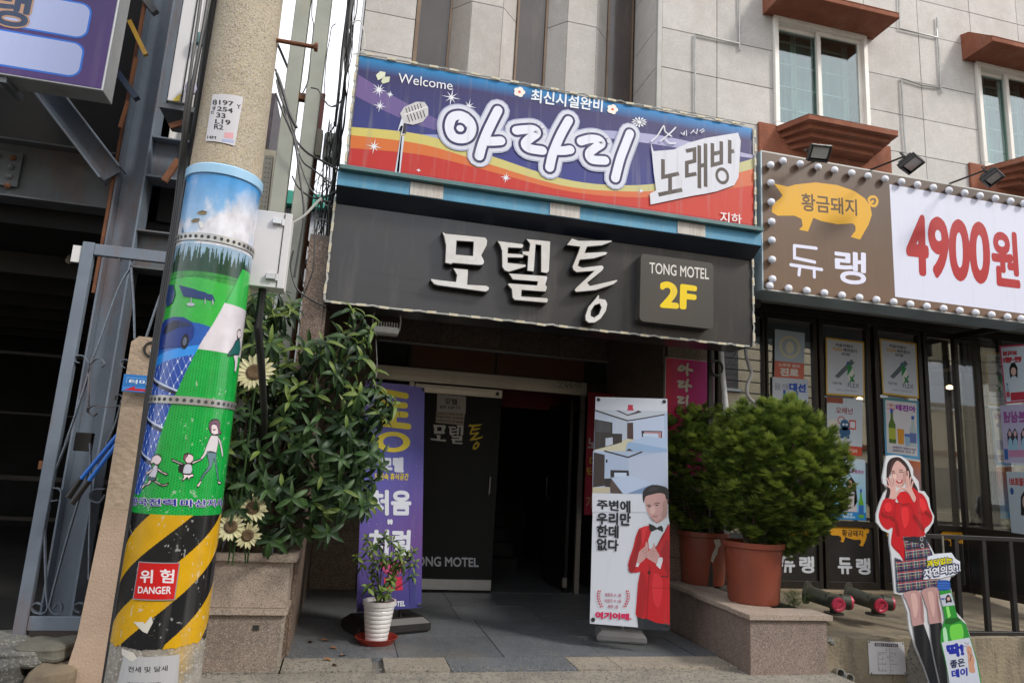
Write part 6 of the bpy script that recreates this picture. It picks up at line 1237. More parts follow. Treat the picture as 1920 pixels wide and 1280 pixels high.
# the man: jacket, shirt, bow tie, head, hands
P3('1c2028',432,985,720,1035,712,1106,445,1090);P3('b0101c',448,232,495,212,535,205,560,230,640,250,700,190,712,200,712,1055,600,1038,510,1000,485,1003,430,985,420,960,432,800,440,700,460,600,415,612,375,590,352,545,372,470,400,390,420,300)
P3('86101c',530,520,545,560,528,720,536,560);P3('bcc4cc',540,190,700,130,712,190,640,300,600,380,535,410,528,330,560,250);A.h+=.0002
P3('c9ccd2',405,465,425,450,460,520,440,560,415,555,405,520);P3('c9ccd2',608,480,660,478,632,580,596,545)
P3('b78f8c',425,500,432,455,470,410,500,385,508,350,520,348,528,400,525,450,510,480,470,520,440,530,sm=1);P3('b78f8c',515,480,520,440,545,410,565,390,572,355,582,362,600,420,625,460,612,500,600,532,560,510,sm=1)
for i in range(3): A.line(a(470+12*i,430+22*i,522,400+26*i),.0035,'8a5f60');A.line(a(545,420+22*i,585,425+20*i),.003,'8a5f60')
P3('14161a',534,188,575,205,600,225,640,205,655,225,655,262,605,238,560,258,540,250);P3('b8918c',498,0,515,75,545,135,600,190,650,165,688,130,693,0);P3('b8918c',498,-10,500,-60,540,-90,690,-80,694,0,498,5)
P3('1a1718',488,10,480,-50,495,-105,560,-140,640,-135,700,-100,700,20,680,-10,670,-60,620,-72,560,-60,510,-45,498,-20,sm=1)
A.line(a(515,35,535,28,552,38),.006,'2a1c1c');A.line(a(580,22,605,10,625,18),.006,'2a1c1c');A.ell(*T2(536,44),.010,.005,'1a1214');A.ell(*T2(602,32),.011,.005,'1a1214')
A.line(a(565,50,560,85,570,100,585,98),.003,'8a6462');A.line(a(566,130,585,124,605,128),.006,'8a4448');A.line(a(575,140,600,138),.003,'8a6462')
A.line(a(700,195,640,330,590,400),.006,'6a0c14');A.line(a(640,640,700,645),.01,'6a0c14')
for c_,p_ in (('8c0c16',(450,236,430,330,400,440,365,540,360,590,395,612,420,560,440,470,460,380,475,300)),('c42630',(480,225,520,215,500,300,480,380,470,300)),('9a0e18',(470,600,500,640,520,760,500,900,480,985,440,970,445,800,455,680)),('c22430',(575,620,640,650,650,780,620,900,580,880,560,760)),('94101a',(640,420,700,330,708,640,680,600,650,480)),('a08078',(650,20,690,-20,690,110,660,150,640,120,655,70)),('c8a49e',(545,60,575,40,590,80,570,110,545,95)),('a27c78',(540,130,600,186,650,160,640,150,600,172,560,140)),('302a2c',(520,-90,560,-122,620,-118,600,-95,550,-90))): P3(c_,*p_,sm=1)
A.ell(*T2(537,608),.011,.013,'16080a');A.line(a(545,560,530,760,515,1000),.004,'7a0e16');A.line(a(560,740,710,740),.003,'8a1018')
A.up()
for t_,q in (('주변에',(92,58,372,95,372,-3,92,-15)),('우리만',(88,190,374,206,376,100,90,98)),('한데',(90,302,270,312,272,210,90,202)),('없다',(90,412,268,424,272,330,90,316))):
    pts=a(*q) ;A.text(t_,pts,'141820',.03)
for t_,q in (('제휴점 수 1등',(156,812,298,818,298,788,156,780)),('이용자 수 1등',(154,862,297,868,297,838,154,832)),('혜택 1등',(184,912,271,917,271,886,184,882))): A.text(t_,a(*q),'a8506a',.01)
A.text('여기어때.',a(78,1000,380,1012,382,962,80,942),'c01c50',.05)
for sx,cx,fl_ in ((1,118,0),(-1,340,0)):
    for i in range(7):
        t=i/6;y=770+130*t;x=cx+sx*(-22*math.sin(math.pi*(.15+.8*t))+ (14*t if 1 else 0));
        for k in (-1,1): A.poly(a(x,y,x+10*k+4,y-14,x+16*k,y-8,x+9*k,y+4),'b8243c');A.h+=1e-5
A.build('banner_print',pr_gloss,XB)
for (a_,c_) in ((.025,1.775),(.575,1.775),(.025,.03),(.575,.03)):
    b=MB();p=Vector(B1(a_,c_,.002));n=u1.cross(v1);b.lathe(p,[(.0,.0),(.014,.001),(.016,.004),(.008,.006),(.007,.001)],14,ax=n);b.build('eyelet',m_blk,XB)
b=MB();pc=Vector(B1(.3,.75,-.05));
for a_,c_ in ((.03,1.77),(.57,1.77),(.03,.03),(.57,.03)): b.tube([pc,Vector(B1(a_,c_,-.012))],.005,6)
b.tube([pc,Vector((2.33,5.52,.06))],.012,8);b.build('pole',m_alu,XB,smooth=True)
def waterbase(cx,cy,w,d,h,yaw,m,par,name='base'):
    b=MB();M=Matrix.Translation((cx,cy,0))@Matrix.Rotation(yaw,4,'Z');P=[]
    for (s,z) in ((.92,0),(1,.02),(1,h*.6),(.8,h)):
        for x,y in ((-w/2,-d/2),(w/2,-d/2),(w/2,d/2),(-w/2,d/2)): P.append(M@Vector((x*s,y*s,z)))
    b.add(P,[(4*i+j,4*i+(j+1)%4,4*i+4+(j+1)%4,4*i+4+j) for i in range(3) for j in range(4)]+[(3,2,1,0),(12,13,14,15)]);return b.build(name,m,par,bevel=.008,seg=2)
waterbase(2.316,5.43+.1,.40,.28,.085,-.3,mat('grey_plastic_base',(.25,.25,.26),(.2,.2,.21),5,.5),XB)
u2,v2=posevec(.3702,.1373,.0012);B2=PLN((.187,5.5388,.1895),u2,v2)
PB=empty('standing_banner',(.45,5.8,0),'purple standing banner with tall yellow and white Korean letters behind the small potted plant','banner')
amp=.008
wv=lambda a_,b_:amp*(math.sin(b_/1.8*7+a_/.55*2)*.6+math.sin(a_/.55*5-b_/1.8*3)*.5)*math.sin(math.pi*min(1,max(0,a_/.55)))
B2w=lambda a_,b_,h:B2(a_,b_,wv(a_,b_)+h)
sheetgrid(lambda a_,b_,h:B2(a_,b_,h-.003),.55,1.8,'cloth',m_bs,PB,amp)
A=Art(B2w,.0009)
A.grad([(0,0),(.55,0),(.55,.5),(0,.5)],('3a3468','2c3078','5a3a7c','52408c'));A.grad([(0,.5),(.55,.5),(.55,1.2),(0,1.2)],('52408c','5a3a7c','44408c','3a48a0'));A.grad([(0,1.2),(.55,1.2),(.55,1.8),(0,1.8)],('3a48a0','44408c','5c5494','6a5a9c'))
A.h+=.003
random.seed(8)
for i in range(40): A.ell(random.uniform(.03,.53),random.uniform(.3,1.7),.0025,.0025,'a8a8d0',n=6)
T4=homog([(25,465),(745,565),(745,1280),(25,1280)],[(-0.009,1.798),(0.551,1.792),(0.56,1.271),(0.015,1.236)])
Y='c8b428';w=.052
for s_ in ([(240,600),(515,655)],[(235,745),(505,770)],[(235,855),(510,882)],[(222,620),(228,740),(222,855)],[(370,885),(370,985)],[(215,980),(545,1022)]): A.line([T4(*p) for p in s_],w,Y);A.h+=5e-5
A.ell(*T4(365,1205),.155,.085,Y,ring=.42,n=28,rot=.05)
T5=homog([(215,0),(545,0),(530,890),(180,900)],[(-0.019,1.32),(0.555,1.362),(0.552,-0.005),(-0.015,0.016)])
a=lambda *p:[T5(p[i],p[i+1]) for i in range(0,len(p),2)]
A.text('모텔',a(320,170,432,178,432,108,320,104),'b8bccc',.05);A.text('도심속 휴식공간',a(285,220,460,222,462,188,285,186),'c8b428',.02)
A.text('처음',a(262,400,470,402,472,280,262,278),'c4c8d4',.035);A.ell(*T5(357,440),.012,.022,'c4c8d4').ell(*T5(371,440),.012,.022,'c4c8d4');A.text('처럼',a(255,608,462,612,468,488,258,484),'c4c8d4',.035)
A.text('TONG MOTEL',a(262,884,441,878,443,852,262,862),'c4c8d4',.03)
A.poly(a(300,640,440,650,425,700,380,740,330,700),'b03a6c');A.poly(a(330,730,425,725,430,795,335,800),'b01c40');A.poly(a(460,720,470,640,480,720,500,640,505,880,470,880),'2c2c6c')
A.build('banner_print',pr_gloss,PB)
for (a_,c_) in ((.02,1.78),(.53,1.78),(.02,.02),(.53,.02)):
    b=MB();b.lathe(Vector(B2w(a_,c_,.003)),[(0,0),(.013,.001),(.015,.004),(.007,.006),(.006,.001)],12,ax=u2.cross(v2));b.build('eyelet',m_blk,PB)
b=MB();pc=Vector(B2(.27,.7,-.06))
for a_,c_ in ((.02,1.78),(.53,1.78),(.02,.02),(.53,.02)): b.tube([pc,Vector(B2(a_,c_,-.015))],.005,6)
b.tube([pc,(.55,5.75,.08)],.012,8);b.build('pole',m_blk,PB,smooth=True)
waterbase(.44,5.82,.62,.36,.12,.37,m_blk,PB)
# ---------------------------------------------------------------- left granite planter
LP=empty('granite_planter',(-.7,4.73,0),'two-tier speckled pink granite planter box behind the concrete pole','planter')
zc1=0.698;zc0=0.653;zm1=0.37;zm0=0.332;XR=-.276
yb=5.02
slab('cap_slab',-1.06,XR+.035,4.70,4.76,zc0,zc1,m_pink,LP);slab('cap_slab',XR-.03,XR+.035,4.763,yb,zc0,zc1,m_pink,LP)
slab('granite_panel',-1.05,XR-.0,4.73,4.75,zm1+.003,zc0-.003,m_pink,LP);slab('granite_panel',XR-.02,XR,4.753,yb,zm1+.003,zc0-.003,m_pink,LP)
slab('ledge_slab',-1.06,XR+.012,4.715,4.75,zm0,zm1,m_pink,LP);slab('ledge_slab',XR-.02,XR+.012,4.753,yb,zm0,zm1,m_pink,LP)
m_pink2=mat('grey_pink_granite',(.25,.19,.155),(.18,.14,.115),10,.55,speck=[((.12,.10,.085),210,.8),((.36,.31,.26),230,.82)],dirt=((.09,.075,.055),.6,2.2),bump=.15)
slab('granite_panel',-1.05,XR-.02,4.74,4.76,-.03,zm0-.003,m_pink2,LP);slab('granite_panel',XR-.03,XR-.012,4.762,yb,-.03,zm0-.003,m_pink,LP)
b=MB();b.box(XR-.0195,XR-.004,4.738,4.76,-.03,zm0-.003);b.build('corner_trim',m_beige,LP)
q=[(-0.443,4.738,0.254)][0];b=MB();b.box(q[0]-.018,q[0]+.018,4.734,4.7395,q[2]-.015,q[2]+.015);b.build('weep_hole',m_dk,LP)
b=MB();b.box(-1.05,XR-.03,4.765,yb,.0,zc0-.01);b.build('soil',mat('dark_soil',(.05,.035,.025),(.03,.022,.016),20,.95,bump=3,bscale=40),LP)
# ---------------------------------------------------------------- leaves
def leafmesh(name,Lh,Wd,m,curl=.35,nseg=5,tip=1.2):
    b=MB();vs=[]
    for i in range(nseg+1):
        t=i/nseg;w=Wd*math.sin(math.pi*min(.98,t*.93+.05))**.75*(1 if t<1 else .08);a=curl*t*t;x=Lh*(t-.15*curl*t*t);z=-Lh*a*.8
        vs+=[(x,-w/2,z+w*.22),(x,0,z),(x,w/2,z+w*.22)]
    b.add(vs,[(3*i+j,3*i+3+j,3*i+4+j,3*i+1+j) for i in range(nseg) for j in (0,1)])
    me=b.mesh(name,m);me.polygons.foreach_set('use_smooth',[True]*len(me.polygons));return me,vs,b.f
def leafmat(name,c1,c2,rough=.38):
    m=mat(name,c1,c2,18,rough+.1,ovar=.18,spec=.35);n=m.node_tree;b=n.nodes['Principled BSDF'];b.inputs['Transmission Weight'].default_value=0;
    o=[x for x in n.nodes if x.type=='OUTPUT_MATERIAL'][0];t=n.nodes.new('ShaderNodeBsdfTranslucent');t.inputs[0].default_value=(c1[0]*1.6,c1[1]*1.6,c1[2],1);mx=n.nodes.new('ShaderNodeMixShader');mx.inputs[0].default_value=.18
    n.links.new(b.outputs[0],mx.inputs[1]);n.links.new(t.outputs[0],mx.inputs[2]);n.links.new(mx.outputs[0],o.inputs[0]);return m
ml=[leafmat('leaf_dark_green',(.028,.06,.024),(.017,.038,.016)),leafmat('leaf_green',(.048,.10,.026),(.032,.07,.02)),leafmat('leaf_new_green',(.17,.23,.05),(.11,.17,.035))]
def inpoly(x,y,P):
    c=False;n=len(P)
    for i in range(n):
        x0,y0=P[i];x1,y1=P[(i+1)%n]
        if (y0>y)!=(y1>y) and x<(x1-x0)*(y-y0)/(y1-y0)+x0: c=not c
    return c
def foliage(par,LM,spots,nobj,joined_name,leafn=(7,10),up=.35,scale=(.8,1.15)):
    """spots: list of (point, outward dir, youth 0..1); the leaves nearest the street become objects"""
    leaves=[]
    for P,dirv,young in spots:
        ax=(dirv+Vector((0,0,up))).normalized();t=ax.orthogonal().normalized();bt=ax.cross(t);n=random.randint(*leafn)
        for i in range(n):
            f=i/n;a=i*2.4+random.uniform(-.3,.3);el=math.radians(-38+108*f+random.uniform(-16,16))
            d=(t*math.cos(a)+bt*math.sin(a))*math.cos(el)+ax*math.sin(el);d.z-=.38*(1-f);d.normalize()
            s=random.uniform(*scale)*(1-.35*f);y=d.cross(ax)
            if y.length<.1:y=t.copy()
            y.normalize();z=d.cross(y);
            if z.dot(ax)<0: z=-z;y=-y
            k=2 if (f>.62 and random.random()<young) else (1 if random.random()<.45+.3*f else 0)
            leaves.append((P+ax*.035*f,d*s,y*s,z*s,k,random.randrange(len(LM[0]))))
    leaves.sort(key=lambda l:l[0].y-l[0].x*.0+random.uniform(0,.05))
    for l in leaves[:nobj]: inst('leaf',LM[l[4]][l[5]][0],frame(l[0],l[1],l[2],l[3]),par)
    b=MB()
    for l in leaves[nobj:]:
        me,vs,fs=LM[l[4]][l[5]];b.add([l[0]+l[1]*v[0]+l[2]*v[1]+l[3]*v[2] for v in vs],fs,l[4])
    if b.v: tag(b.build(joined_name,ml,par,smooth=True),kind='stuff')
random.seed(21)
LM=[[leafmesh('leaf',.138*s,.039*s2,ml[k],c) for s,s2,c in ((1,1,.4),(.9,1.1,.7),(1.1,.9,1.0))] for k in range(3)]
BU=empty('leafy_bush',(-.65,4.9,zc1),'dense evergreen bush with long glossy whorled leaves growing in the left granite planter','bush')
BP=[(-0.818,1.972),(-0.801,2.192),(-0.737,2.366),(-0.581,2.366),(-0.432,2.288),(-0.288,2.097),(-0.126,2.264),(-0.039,2.312),(0.069,2.132),(0.026,1.902),(0.134,1.829),(0.252,1.66),(0.167,1.471),(0.237,1.295),(0.165,1.114),(0.221,0.889),(0.087,0.832),(0.009,0.915),(-0.115,0.791),(-0.312,0.752),(-0.517,0.812),(-0.678,0.806),(-0.765,1.035),(-0.811,1.476)]
spots=[];tries=0
bxs=[p[0] for p in BP];bzs=[p[1] for p in BP];cxm=-.3;czm=sum(bzs)/len(bzs)
while len(spots)<255 and tries<9000:
    tries+=1;x=random.uniform(min(bxs),max(bxs));z=random.uniform(min(bzs),max(bzs));y=random.uniform(4.5,5.0)
    if not inpoly(x,z,BP): continue
    if y<4.62 and random.random()<.6: continue
    if any((Vector((x,y,z))-s_[0]).length<.062 for s_ in spots): continue
    edge=min(1,max(0,(5.0-y)/.45));d=Vector(((x+.35)*1.0,-1.1*edge-.1,(z-1.5)*.45));d.normalize()
    spots.append((Vector((x,y,z)),d,.15+.45*(z>1.6)))
for p in [(-0.076,4.7,2.306),(0.018,4.7,2.267),(0.063,4.7,2.17),(-0.007,4.7,2.07),(0.136,4.7,1.771),(0.217,4.7,1.741),(0.27,4.7,1.673),(0.196,4.7,1.577),(0.124,4.7,1.898),(-0.653,4.7,2.334),(-0.554,4.7,2.364),(-0.459,4.7,2.282),(-0.609,4.7,2.247)]: spots.append((Vector(p),Vector((.4,-.5,.4)).normalized(),.8))
foliage(BU,LM,spots,290,'leaves')
b=MB()
for i,s_ in enumerate(spots[::4]):
    base=Vector((-.62+random.uniform(-.15,.15),4.9,zc0));m1=base.lerp(s_[0],.5)+Vector((0,.05,.12));b.tube(dense([base,m1,s_[0]],4),[.011-.0008*k for k in range(9)],5)
b.build('branches',mat('bark_brown',(.09,.06,.04),(.06,.04,.03),12,.9,bump=1),BU,smooth=True)
# sunflowers
m_pet=leafmat('pale_petal',(.62,.59,.38),(.54,.5,.28),.6);m_cen=mat('flower_centre',(.075,.045,.022),(.16,.10,.05),90,.95,bump=3,bscale=150)
PT=MB();PT.add([(0,-.10,0),(.35,-.16,.05),(.75,-.12,.07),(1,0,.0),(.75,.12,.07),(.35,.16,.05),(0,.10,0),(.4,0,.0),(.75,0,.03)],[(0,1,7,6),(1,2,8,7),(7,8,4,5),(6,7,5),(2,3,8),(8,3,4)]);pme=PT.mesh('petal',m_pet)
def sunflower(P,r,nrm,label,n=17,stem=None):
    t=empty('sunflower',P,label,'flower','artificial sunflowers in the left planter');P=Vector(P);nn=Vector(nrm).normalized();x=nn.orthogonal().normalized();y=nn.cross(x)
    for ring,(r0,sc,of) in enumerate(((.36,.66,0),(.34,.58,.5))):
        for i in range(n):
            a=2*math.pi*(i+of)/n+random.uniform(-.06,.06);d=(x*math.cos(a)+y*math.sin(a));d2=(d+nn*random.uniform(.0,.25)-Vector((0,0,.12))).normalized();s=r*sc*random.uniform(.88,1.1);w=nn.cross(d2).normalized()
            if ring and i%2: continue
            inst('petal',pme,frame(P+d*r*r0*.9-nn*.003*ring-t.location*0,d2*s,w*s*1.05,d2.cross(w)*s),t)
    b=MB();b.lathe(P,[(r*.44,-.006),(r*.43,.006),(r*.3,.014),(r*.12,.008),(0,.006)],20,ax=nn);b.build('centre',m_cen,t)
    b=MB();b.tube(dense([P-nn*.01,P-nn*.06-Vector((0,0,.05)),Vector(stem or (P.x,P.y+.08,zc0))],4),.005,6);b.build('stem',ml[1],t,smooth=True)
sunflower([(-0.601,4.45,1.81)][0],.125,(-.1,-1,.25),'largest cream sunflower, at the top left of the bush beside the pole',19)
sunflower([(-0.632,4.5,0.877)][0],.09,(-.05,-1,.2),'pale yellow sunflower facing forward at the left end of the planter cap')
sunflower([(-0.534,4.52,0.829)][0],.085,(.3,-1,-.1),'cream sunflower bent low just above the planter cap')
sunflower([(-0.528,4.56,0.987)][0],.095,(.1,-1,.35),'shaded sunflower behind the two low ones in the bush')
# ---------------------------------------------------------------- small potted plant
px_,py_=0.347,5.435
PO_=empty('potted_shrub',(px_,py_,0),'small leafy shrub in a ribbed white pot standing in a red saucer','plant')
b=MB();b.lathe((px_,py_,0),[(0,.006),(.115,.006),(.15,.045),(.158,.045),(.122,0),(0,0)],36);b.build('saucer',mat('red_plastic',(.33,.035,.022),(.27,.03,.02),6,.35),PO_,smooth=True)
prof=[(.075,.008)]
for i in range(8): z=.02+.031*i;r=.08+.0042*i*1.0;prof+=[(r,z),(r+.003,z+.004),(r+.004,z+.025),(r+.001,z+.029)]
prof+=[(.122,.268),(.124,.30),(.112,.30),(.108,.27),(0,.27)]
b=MB();b.lathe((px_,py_,0),prof,40);b.build('pot',mat('white_ceramic',(.66,.65,.66),(.6,.58,.57),5,.3,coat=.2),PO_,smooth=True)
b=MB();b.lathe((px_,py_,0),[(.108,.272),(.06,.28),(0,.283)],20);b.build('soil',mat('bark_mulch',(.1,.05,.03),(.05,.03,.02),60,.95,bump=3,bscale=90),PO_)
random.seed(33);sp2=[];b=MB();tips=[(0.216,5.3,0.731),(0.26,5.3,0.675),(0.306,5.3,0.684),(0.393,5.3,0.717),(0.437,5.3,0.661),(0.499,5.3,0.625),(0.537,5.3,0.645),(0.563,5.3,0.562),(0.487,5.3,0.53),(0.549,5.3,0.501),(0.425,5.3,0.566),(0.348,5.3,0.564),(0.269,5.3,0.581),(0.194,5.3,0.56),(0.158,5.3,0.616),(0.225,5.3,0.636),(0.323,5.3,0.62),(0.383,5.3,0.603),(0.455,5.3,0.586),(0.414,5.3,0.472),(0.277,5.3,0.488),(0.246,5.3,0.413),(0.286,5.3,0.395),(0.383,5.3,0.385),(0.396,5.3,0.453),(0.334,5.3,0.377),(0.439,5.3,0.635),(0.338,5.3,0.754)]
for i,p in enumerate(tips):
    P=Vector(p)+Vector((0,random.uniform(-.12,.12),0));base=Vector((px_+random.uniform(-.03,.03),py_,.28));mid=base.lerp(P,.55)+Vector((random.uniform(-.03,.03),0,.02))
    if i%3==0:b.tube(dense([base,mid,P],3),[.006,.0055,.005,.004,.0035,.003,.0025],5)
    else: b.tube([mid,P],.0025,4)
    sp2.append((P,Vector((P.x-px_,-.15,.15)).normalized(),.7))
b.build('stems',MC['bark_brown'],PO_,smooth=True)
LM2=[[leafmesh('leaf',.072*s,.027*s2,ml[min(2,k+1)],c) for s,s2,c in ((1,1,.2),(.9,1.1,.4))] for k in range(3)]
random.seed(34);foliage(PO_,LM2,sp2,290,'leaves',leafn=(8,12),up=.5)
# ---------------------------------------------------------------- right planter and potted conifers
RP=empty('granite_planter',(3.2,4.6,0),'low red-brown granite planter at the right of the entrance carrying two big pots','planter')
m_rb=mat('red_brown_granite',(.255,.19,.16),(.19,.14,.12),10,.5,speck=[((.10,.08,.07),210,.8),((.34,.28,.24),230,.84)],dirt=((.08,.065,.05),.5,2.5),bump=.12)
slab('granite_panel',2.905,3.53,4.58,4.605,-.02,.358,m_rb,RP)
for y0,y1 in ((4.608,5.3),(5.303,6.0)):
    b=MB();o=.045*(y0-4.6);o2=.045*(y1-4.6);b.prism([(2.905+o,y0,-.02),(2.905+o2,y1,-.02),(2.93+o2,y1,-.02),(2.93+o,y0,-.02)],(0,0,.378));b.build('granite_panel',m_rb,RP)
b=MB();b.box(3.505,3.53,4.61,5.9,-.02,.35);b.box(2.96,3.5,5.95,5.98,0,.35);b.build('granite_panel',m_rb,RP)
for (x0,x1,y0,y1) in ((2.885,3.565,4.555,4.82),(2.90,3.25,4.823,5.38),(2.93,3.25,5.383,5.99)): slab('cap_slab',x0,x1,y0,y1,.36,.393,m_pink,RP)
b=MB();b.box(3.253,3.55,4.823,5.95,.3,.375);b.build('soil',MC['dark_soil'],RP)
m_tc=mat('terracotta_plastic',(.25,.058,.03),(.19,.045,.026),5,.45,dirt=((.3,.2,.16),.35,4),bump=.1)
def sprays(b,P,d,s,mi):
    d=d.normalized();t=d.cross(Vector((random.uniform(-.4,.4),random.uniform(-.4,.4),1))).normalized();n=d.cross(t)
    # flat branching fan with scale-like tips
    for i in range(7):
        a=-.9+1.8*i/6+random.uniform(-.12,.12);l=s*(1-.28*abs(a))*random.uniform(.75,1.15);dd=d*math.cos(a)+t*math.sin(a);w=s*.075
        pp=t*math.cos(a)-d*math.sin(a);off=n*random.uniform(-.12,.12)*s
        e=P+dd*l+off+n*s*.08
        b.add([P,P+dd*l*.5+pp*w+off*.5,e,P+dd*l*.5-pp*w+off*.5],[(0,1,2,3)],mi)
        for k,sg in ((.45,1),(.6,-1),(.75,1)):
            q=P+dd*l*k+off*k;f=(dd+pp*sg*.9).normalized()*s*.30;b.add([q,q+f*.6+dd*.06*s,q+f+dd*.1*s,q+f*.5-dd*.07*s],[(0,1,2,3)],mi)
mth=[leafmat('conifer_deep',(.06,.10,.022),(.04,.07,.018),.6),leafmat('conifer_green',(.14,.21,.036),(.10,.16,.027),.6),leafmat('conifer_tip',(.29,.36,.075),(.22,.29,.055),.6)]
def conifer(cx,cy,zpot,dt,db_,h,crown,label,plabel,seed,nsp):
    random.seed(seed);t=empty('potted_conifer',(cx,cy,zpot),label,'tree','conifers in terracotta pots')
    rt,rb=dt/2,db_/2
    b=MB();b.lathe((cx,cy,zpot),[(0,.0),(rb,0),(rb+.01,.02),(rt-.012,h-.045),(rt+.004,h-.04),(rt+.008,h),(rt-.012,h),(rt-.02,h-.06),(0,h-.065)],44);b.build('pot',m_tc,t,smooth=True)
    b=MB();b.lathe((cx,cy,zpot),[(rt-.02,h-.05),(0,h-.045)],24);b.build('soil',MC['dark_soil'],t)
    ccx,ccy,ccz,rx,ry,rz=crown
    b=MB()
    for i in range(16):
        a=random.uniform(0,6.28);e=Vector((ccx+rx*.7*math.cos(a),ccy+ry*.7*math.sin(a),ccz+random.uniform(-.3,.6)*rz));base=Vector((cx+.05*math.cos(a),cy+.05*math.sin(a),zpot+h-.05));m1=Vector((base.x*.6+e.x*.4,base.y*.6+e.y*.4,ccz-rz*.55));b.tube(dense([base,m1,e],4),[.016-.0014*k for k in range(9)],5)
    b.build('trunk',MC['bark_brown'],t,smooth=True)
    b=MB()
    ncl=nsp//19;ga=2.39996
    for i in range(ncl):
        zf=1-2*(i+.5)/ncl;rr_=math.sqrt(max(0,1-zf*zf));v=Vector((rr_*math.cos(i*ga),rr_*math.sin(i*ga),zf))
        wob=1+.10*noise.noise(v*1.8+Vector((seed,0,0)))+.10*noise.noise(v*4.5+Vector((0,seed,0)));lo=max(0,-v.z);kk=1-.13*lo**2
        dep=random.choice((.97,.97,.85,.7))
        c=Vector((ccx+v.x*rx*wob*kk*dep,ccy+v.y*ry*wob*kk*dep,ccz+v.z*rz*wob*dep));out=Vector((v.x,v.y,v.z*.45+.75)).normalized();tip=random.random()
        for q in range(26):
            t_=random.random();sd=out.orthogonal().normalized();sd.rotate(Matrix.Rotation(random.uniform(0,6.28),3,out));w=.068*(1-.55*t_)
            P=c+out*(.11*t_-.07)+sd*random.uniform(0,w);d=out+sd*random.uniform(.2,.9)*(1-.5*t_)
            mi=2 if (t_>.6 and random.random()<.35+.5*tip and dep>.9) else (1 if random.random()<.7 else 0)
            sprays(b,P,d,random.uniform(.042,.07),mi)
    tag(b.build('foliage',mth,t),kind='stuff')
    return t
x1_,y1_=3.235,5.053
q=[(3.392,5,1.38),(2.794,5,1.348),(4.099,5,1.417),(3.403,5,2.008),(3.382,5,0.781)]
t1=conifer(x1_,y1_,.394,.47,.37,.46,((q[1][0]+q[2][0])/2,y1_,(q[3][2]+q[4][2])/2+.0,(q[2][0]-q[1][0])/2*.90,.47,(q[3][2]-q[4][2])/2),'larger clipped bright green conifer in a plain terracotta pot on the planter front','',5,7800)
x2_,y2_=3.274,5.92
q=[(3.21,5.65,1.414),(2.767,5.65,1.389),(3.779,5.65,1.445),(3.237,5.65,2.003),(3.237,5.65,0.811)]
t2=conifer(x2_,y2_,.394,.45,.36,.46,((q[1][0]+q[2][0])/2,y2_,(q[3][2]+q[4][2])/2,(q[2][0]-q[1][0])/2,.42,(q[3][2]-q[4][2])/2),'smaller conifer in a paint-chipped terracotta pot, behind and left of the larger','',9,5200)
# peeled patch and stickers
b=MB()
def onpot(cx,cy,r,th,z,h): return (cx+(r+h)*math.sin(th),cy-(r+h)*math.cos(th),z)
A=Art(lambda u,v,h:onpot(x2_,y2_,.2+.045*(v-.394)/.46,u,v,h+.0035),.0006)
A.poly([(-.12,.80),(.12,.81),(.2,.76),(.08,.73),(.05,.68),(-.05,.64),(-.12,.60),(-.2,.62),(-.15,.68),(-.02,.74)],'a8a094');A.build('peeled_paint',printmat('torn_paper'),t2)
A=Art(lambda u,v,h:onpot(x1_,y1_,.2+.05*(v-.394)/.46,u,v,h+.004),.0006);A.poly([(1.12,.72),(1.3,.74),(1.32,.60),(1.15,.62)],'b4bcc4');A.up();A.line([(1.15,.70),(1.25,.67),(1.2,.64)],.02,'2a50a0');A.build('sticker',printmat('torn_paper'),t1)
# feathery weed in the planter
random.seed(12);WD=MB();c=Vector([(3.514,4.941,0.37)][0])
for i in range(900):
    a=random.uniform(0,6.28);r=abs(random.gauss(0,.07));P=c+Vector((r*math.cos(a)*1.1,r*math.sin(a),random.uniform(0,.12)));d=Vector((random.uniform(-1,1),random.uniform(-1,1),random.uniform(.3,1.6))).normalized()*random.uniform(.03,.07);s_=d.orthogonal().normalized()*.0016;WD.add([P-s_,P+s_,P+d],[(0,1,2)])
tag(tag(WD.build('feathery_weed',leafmat('weed_green',(.05,.1,.02),(.035,.07,.016),.6)),'feathery green weed at the end of the right planter','plant'),kind='thing')
# ---------------------------------------------------------------- terrace things
RLG=empty('black_railing',(5.6,4.8,.2),'black square-bar railing on the terrace edge behind the cutout','railing')
yr=4.78;zr1=0.988;zr0=0.222
b=MB();b.box(4.619,8.5,yr-.02,yr+.02,zr1-.035,zr1);b.build('top_rail',m_blk,RLG,bevel=.003)
b=MB();b.box(4.619,8.5,yr-.02,yr+.02,zr0-.015,zr0+.02);b.build('bottom_rail',m_blk,RLG,bevel=.003)
x_=4.918;dx=5.193-x_
for i in range(-1,9):
    X=x_+dx*i
    b=MB();b.box(X-.02,X+.02,yr-.018,yr+.018,zr0+.021,zr1-.036);b.build('baluster',m_blk,RLG,bevel=.002)
b=MB();b.box(x_-dx-.02,x_-dx+.02,yr-.018,yr+.018,zf,zr0-.016);b.build('foot',m_blk,RLG)
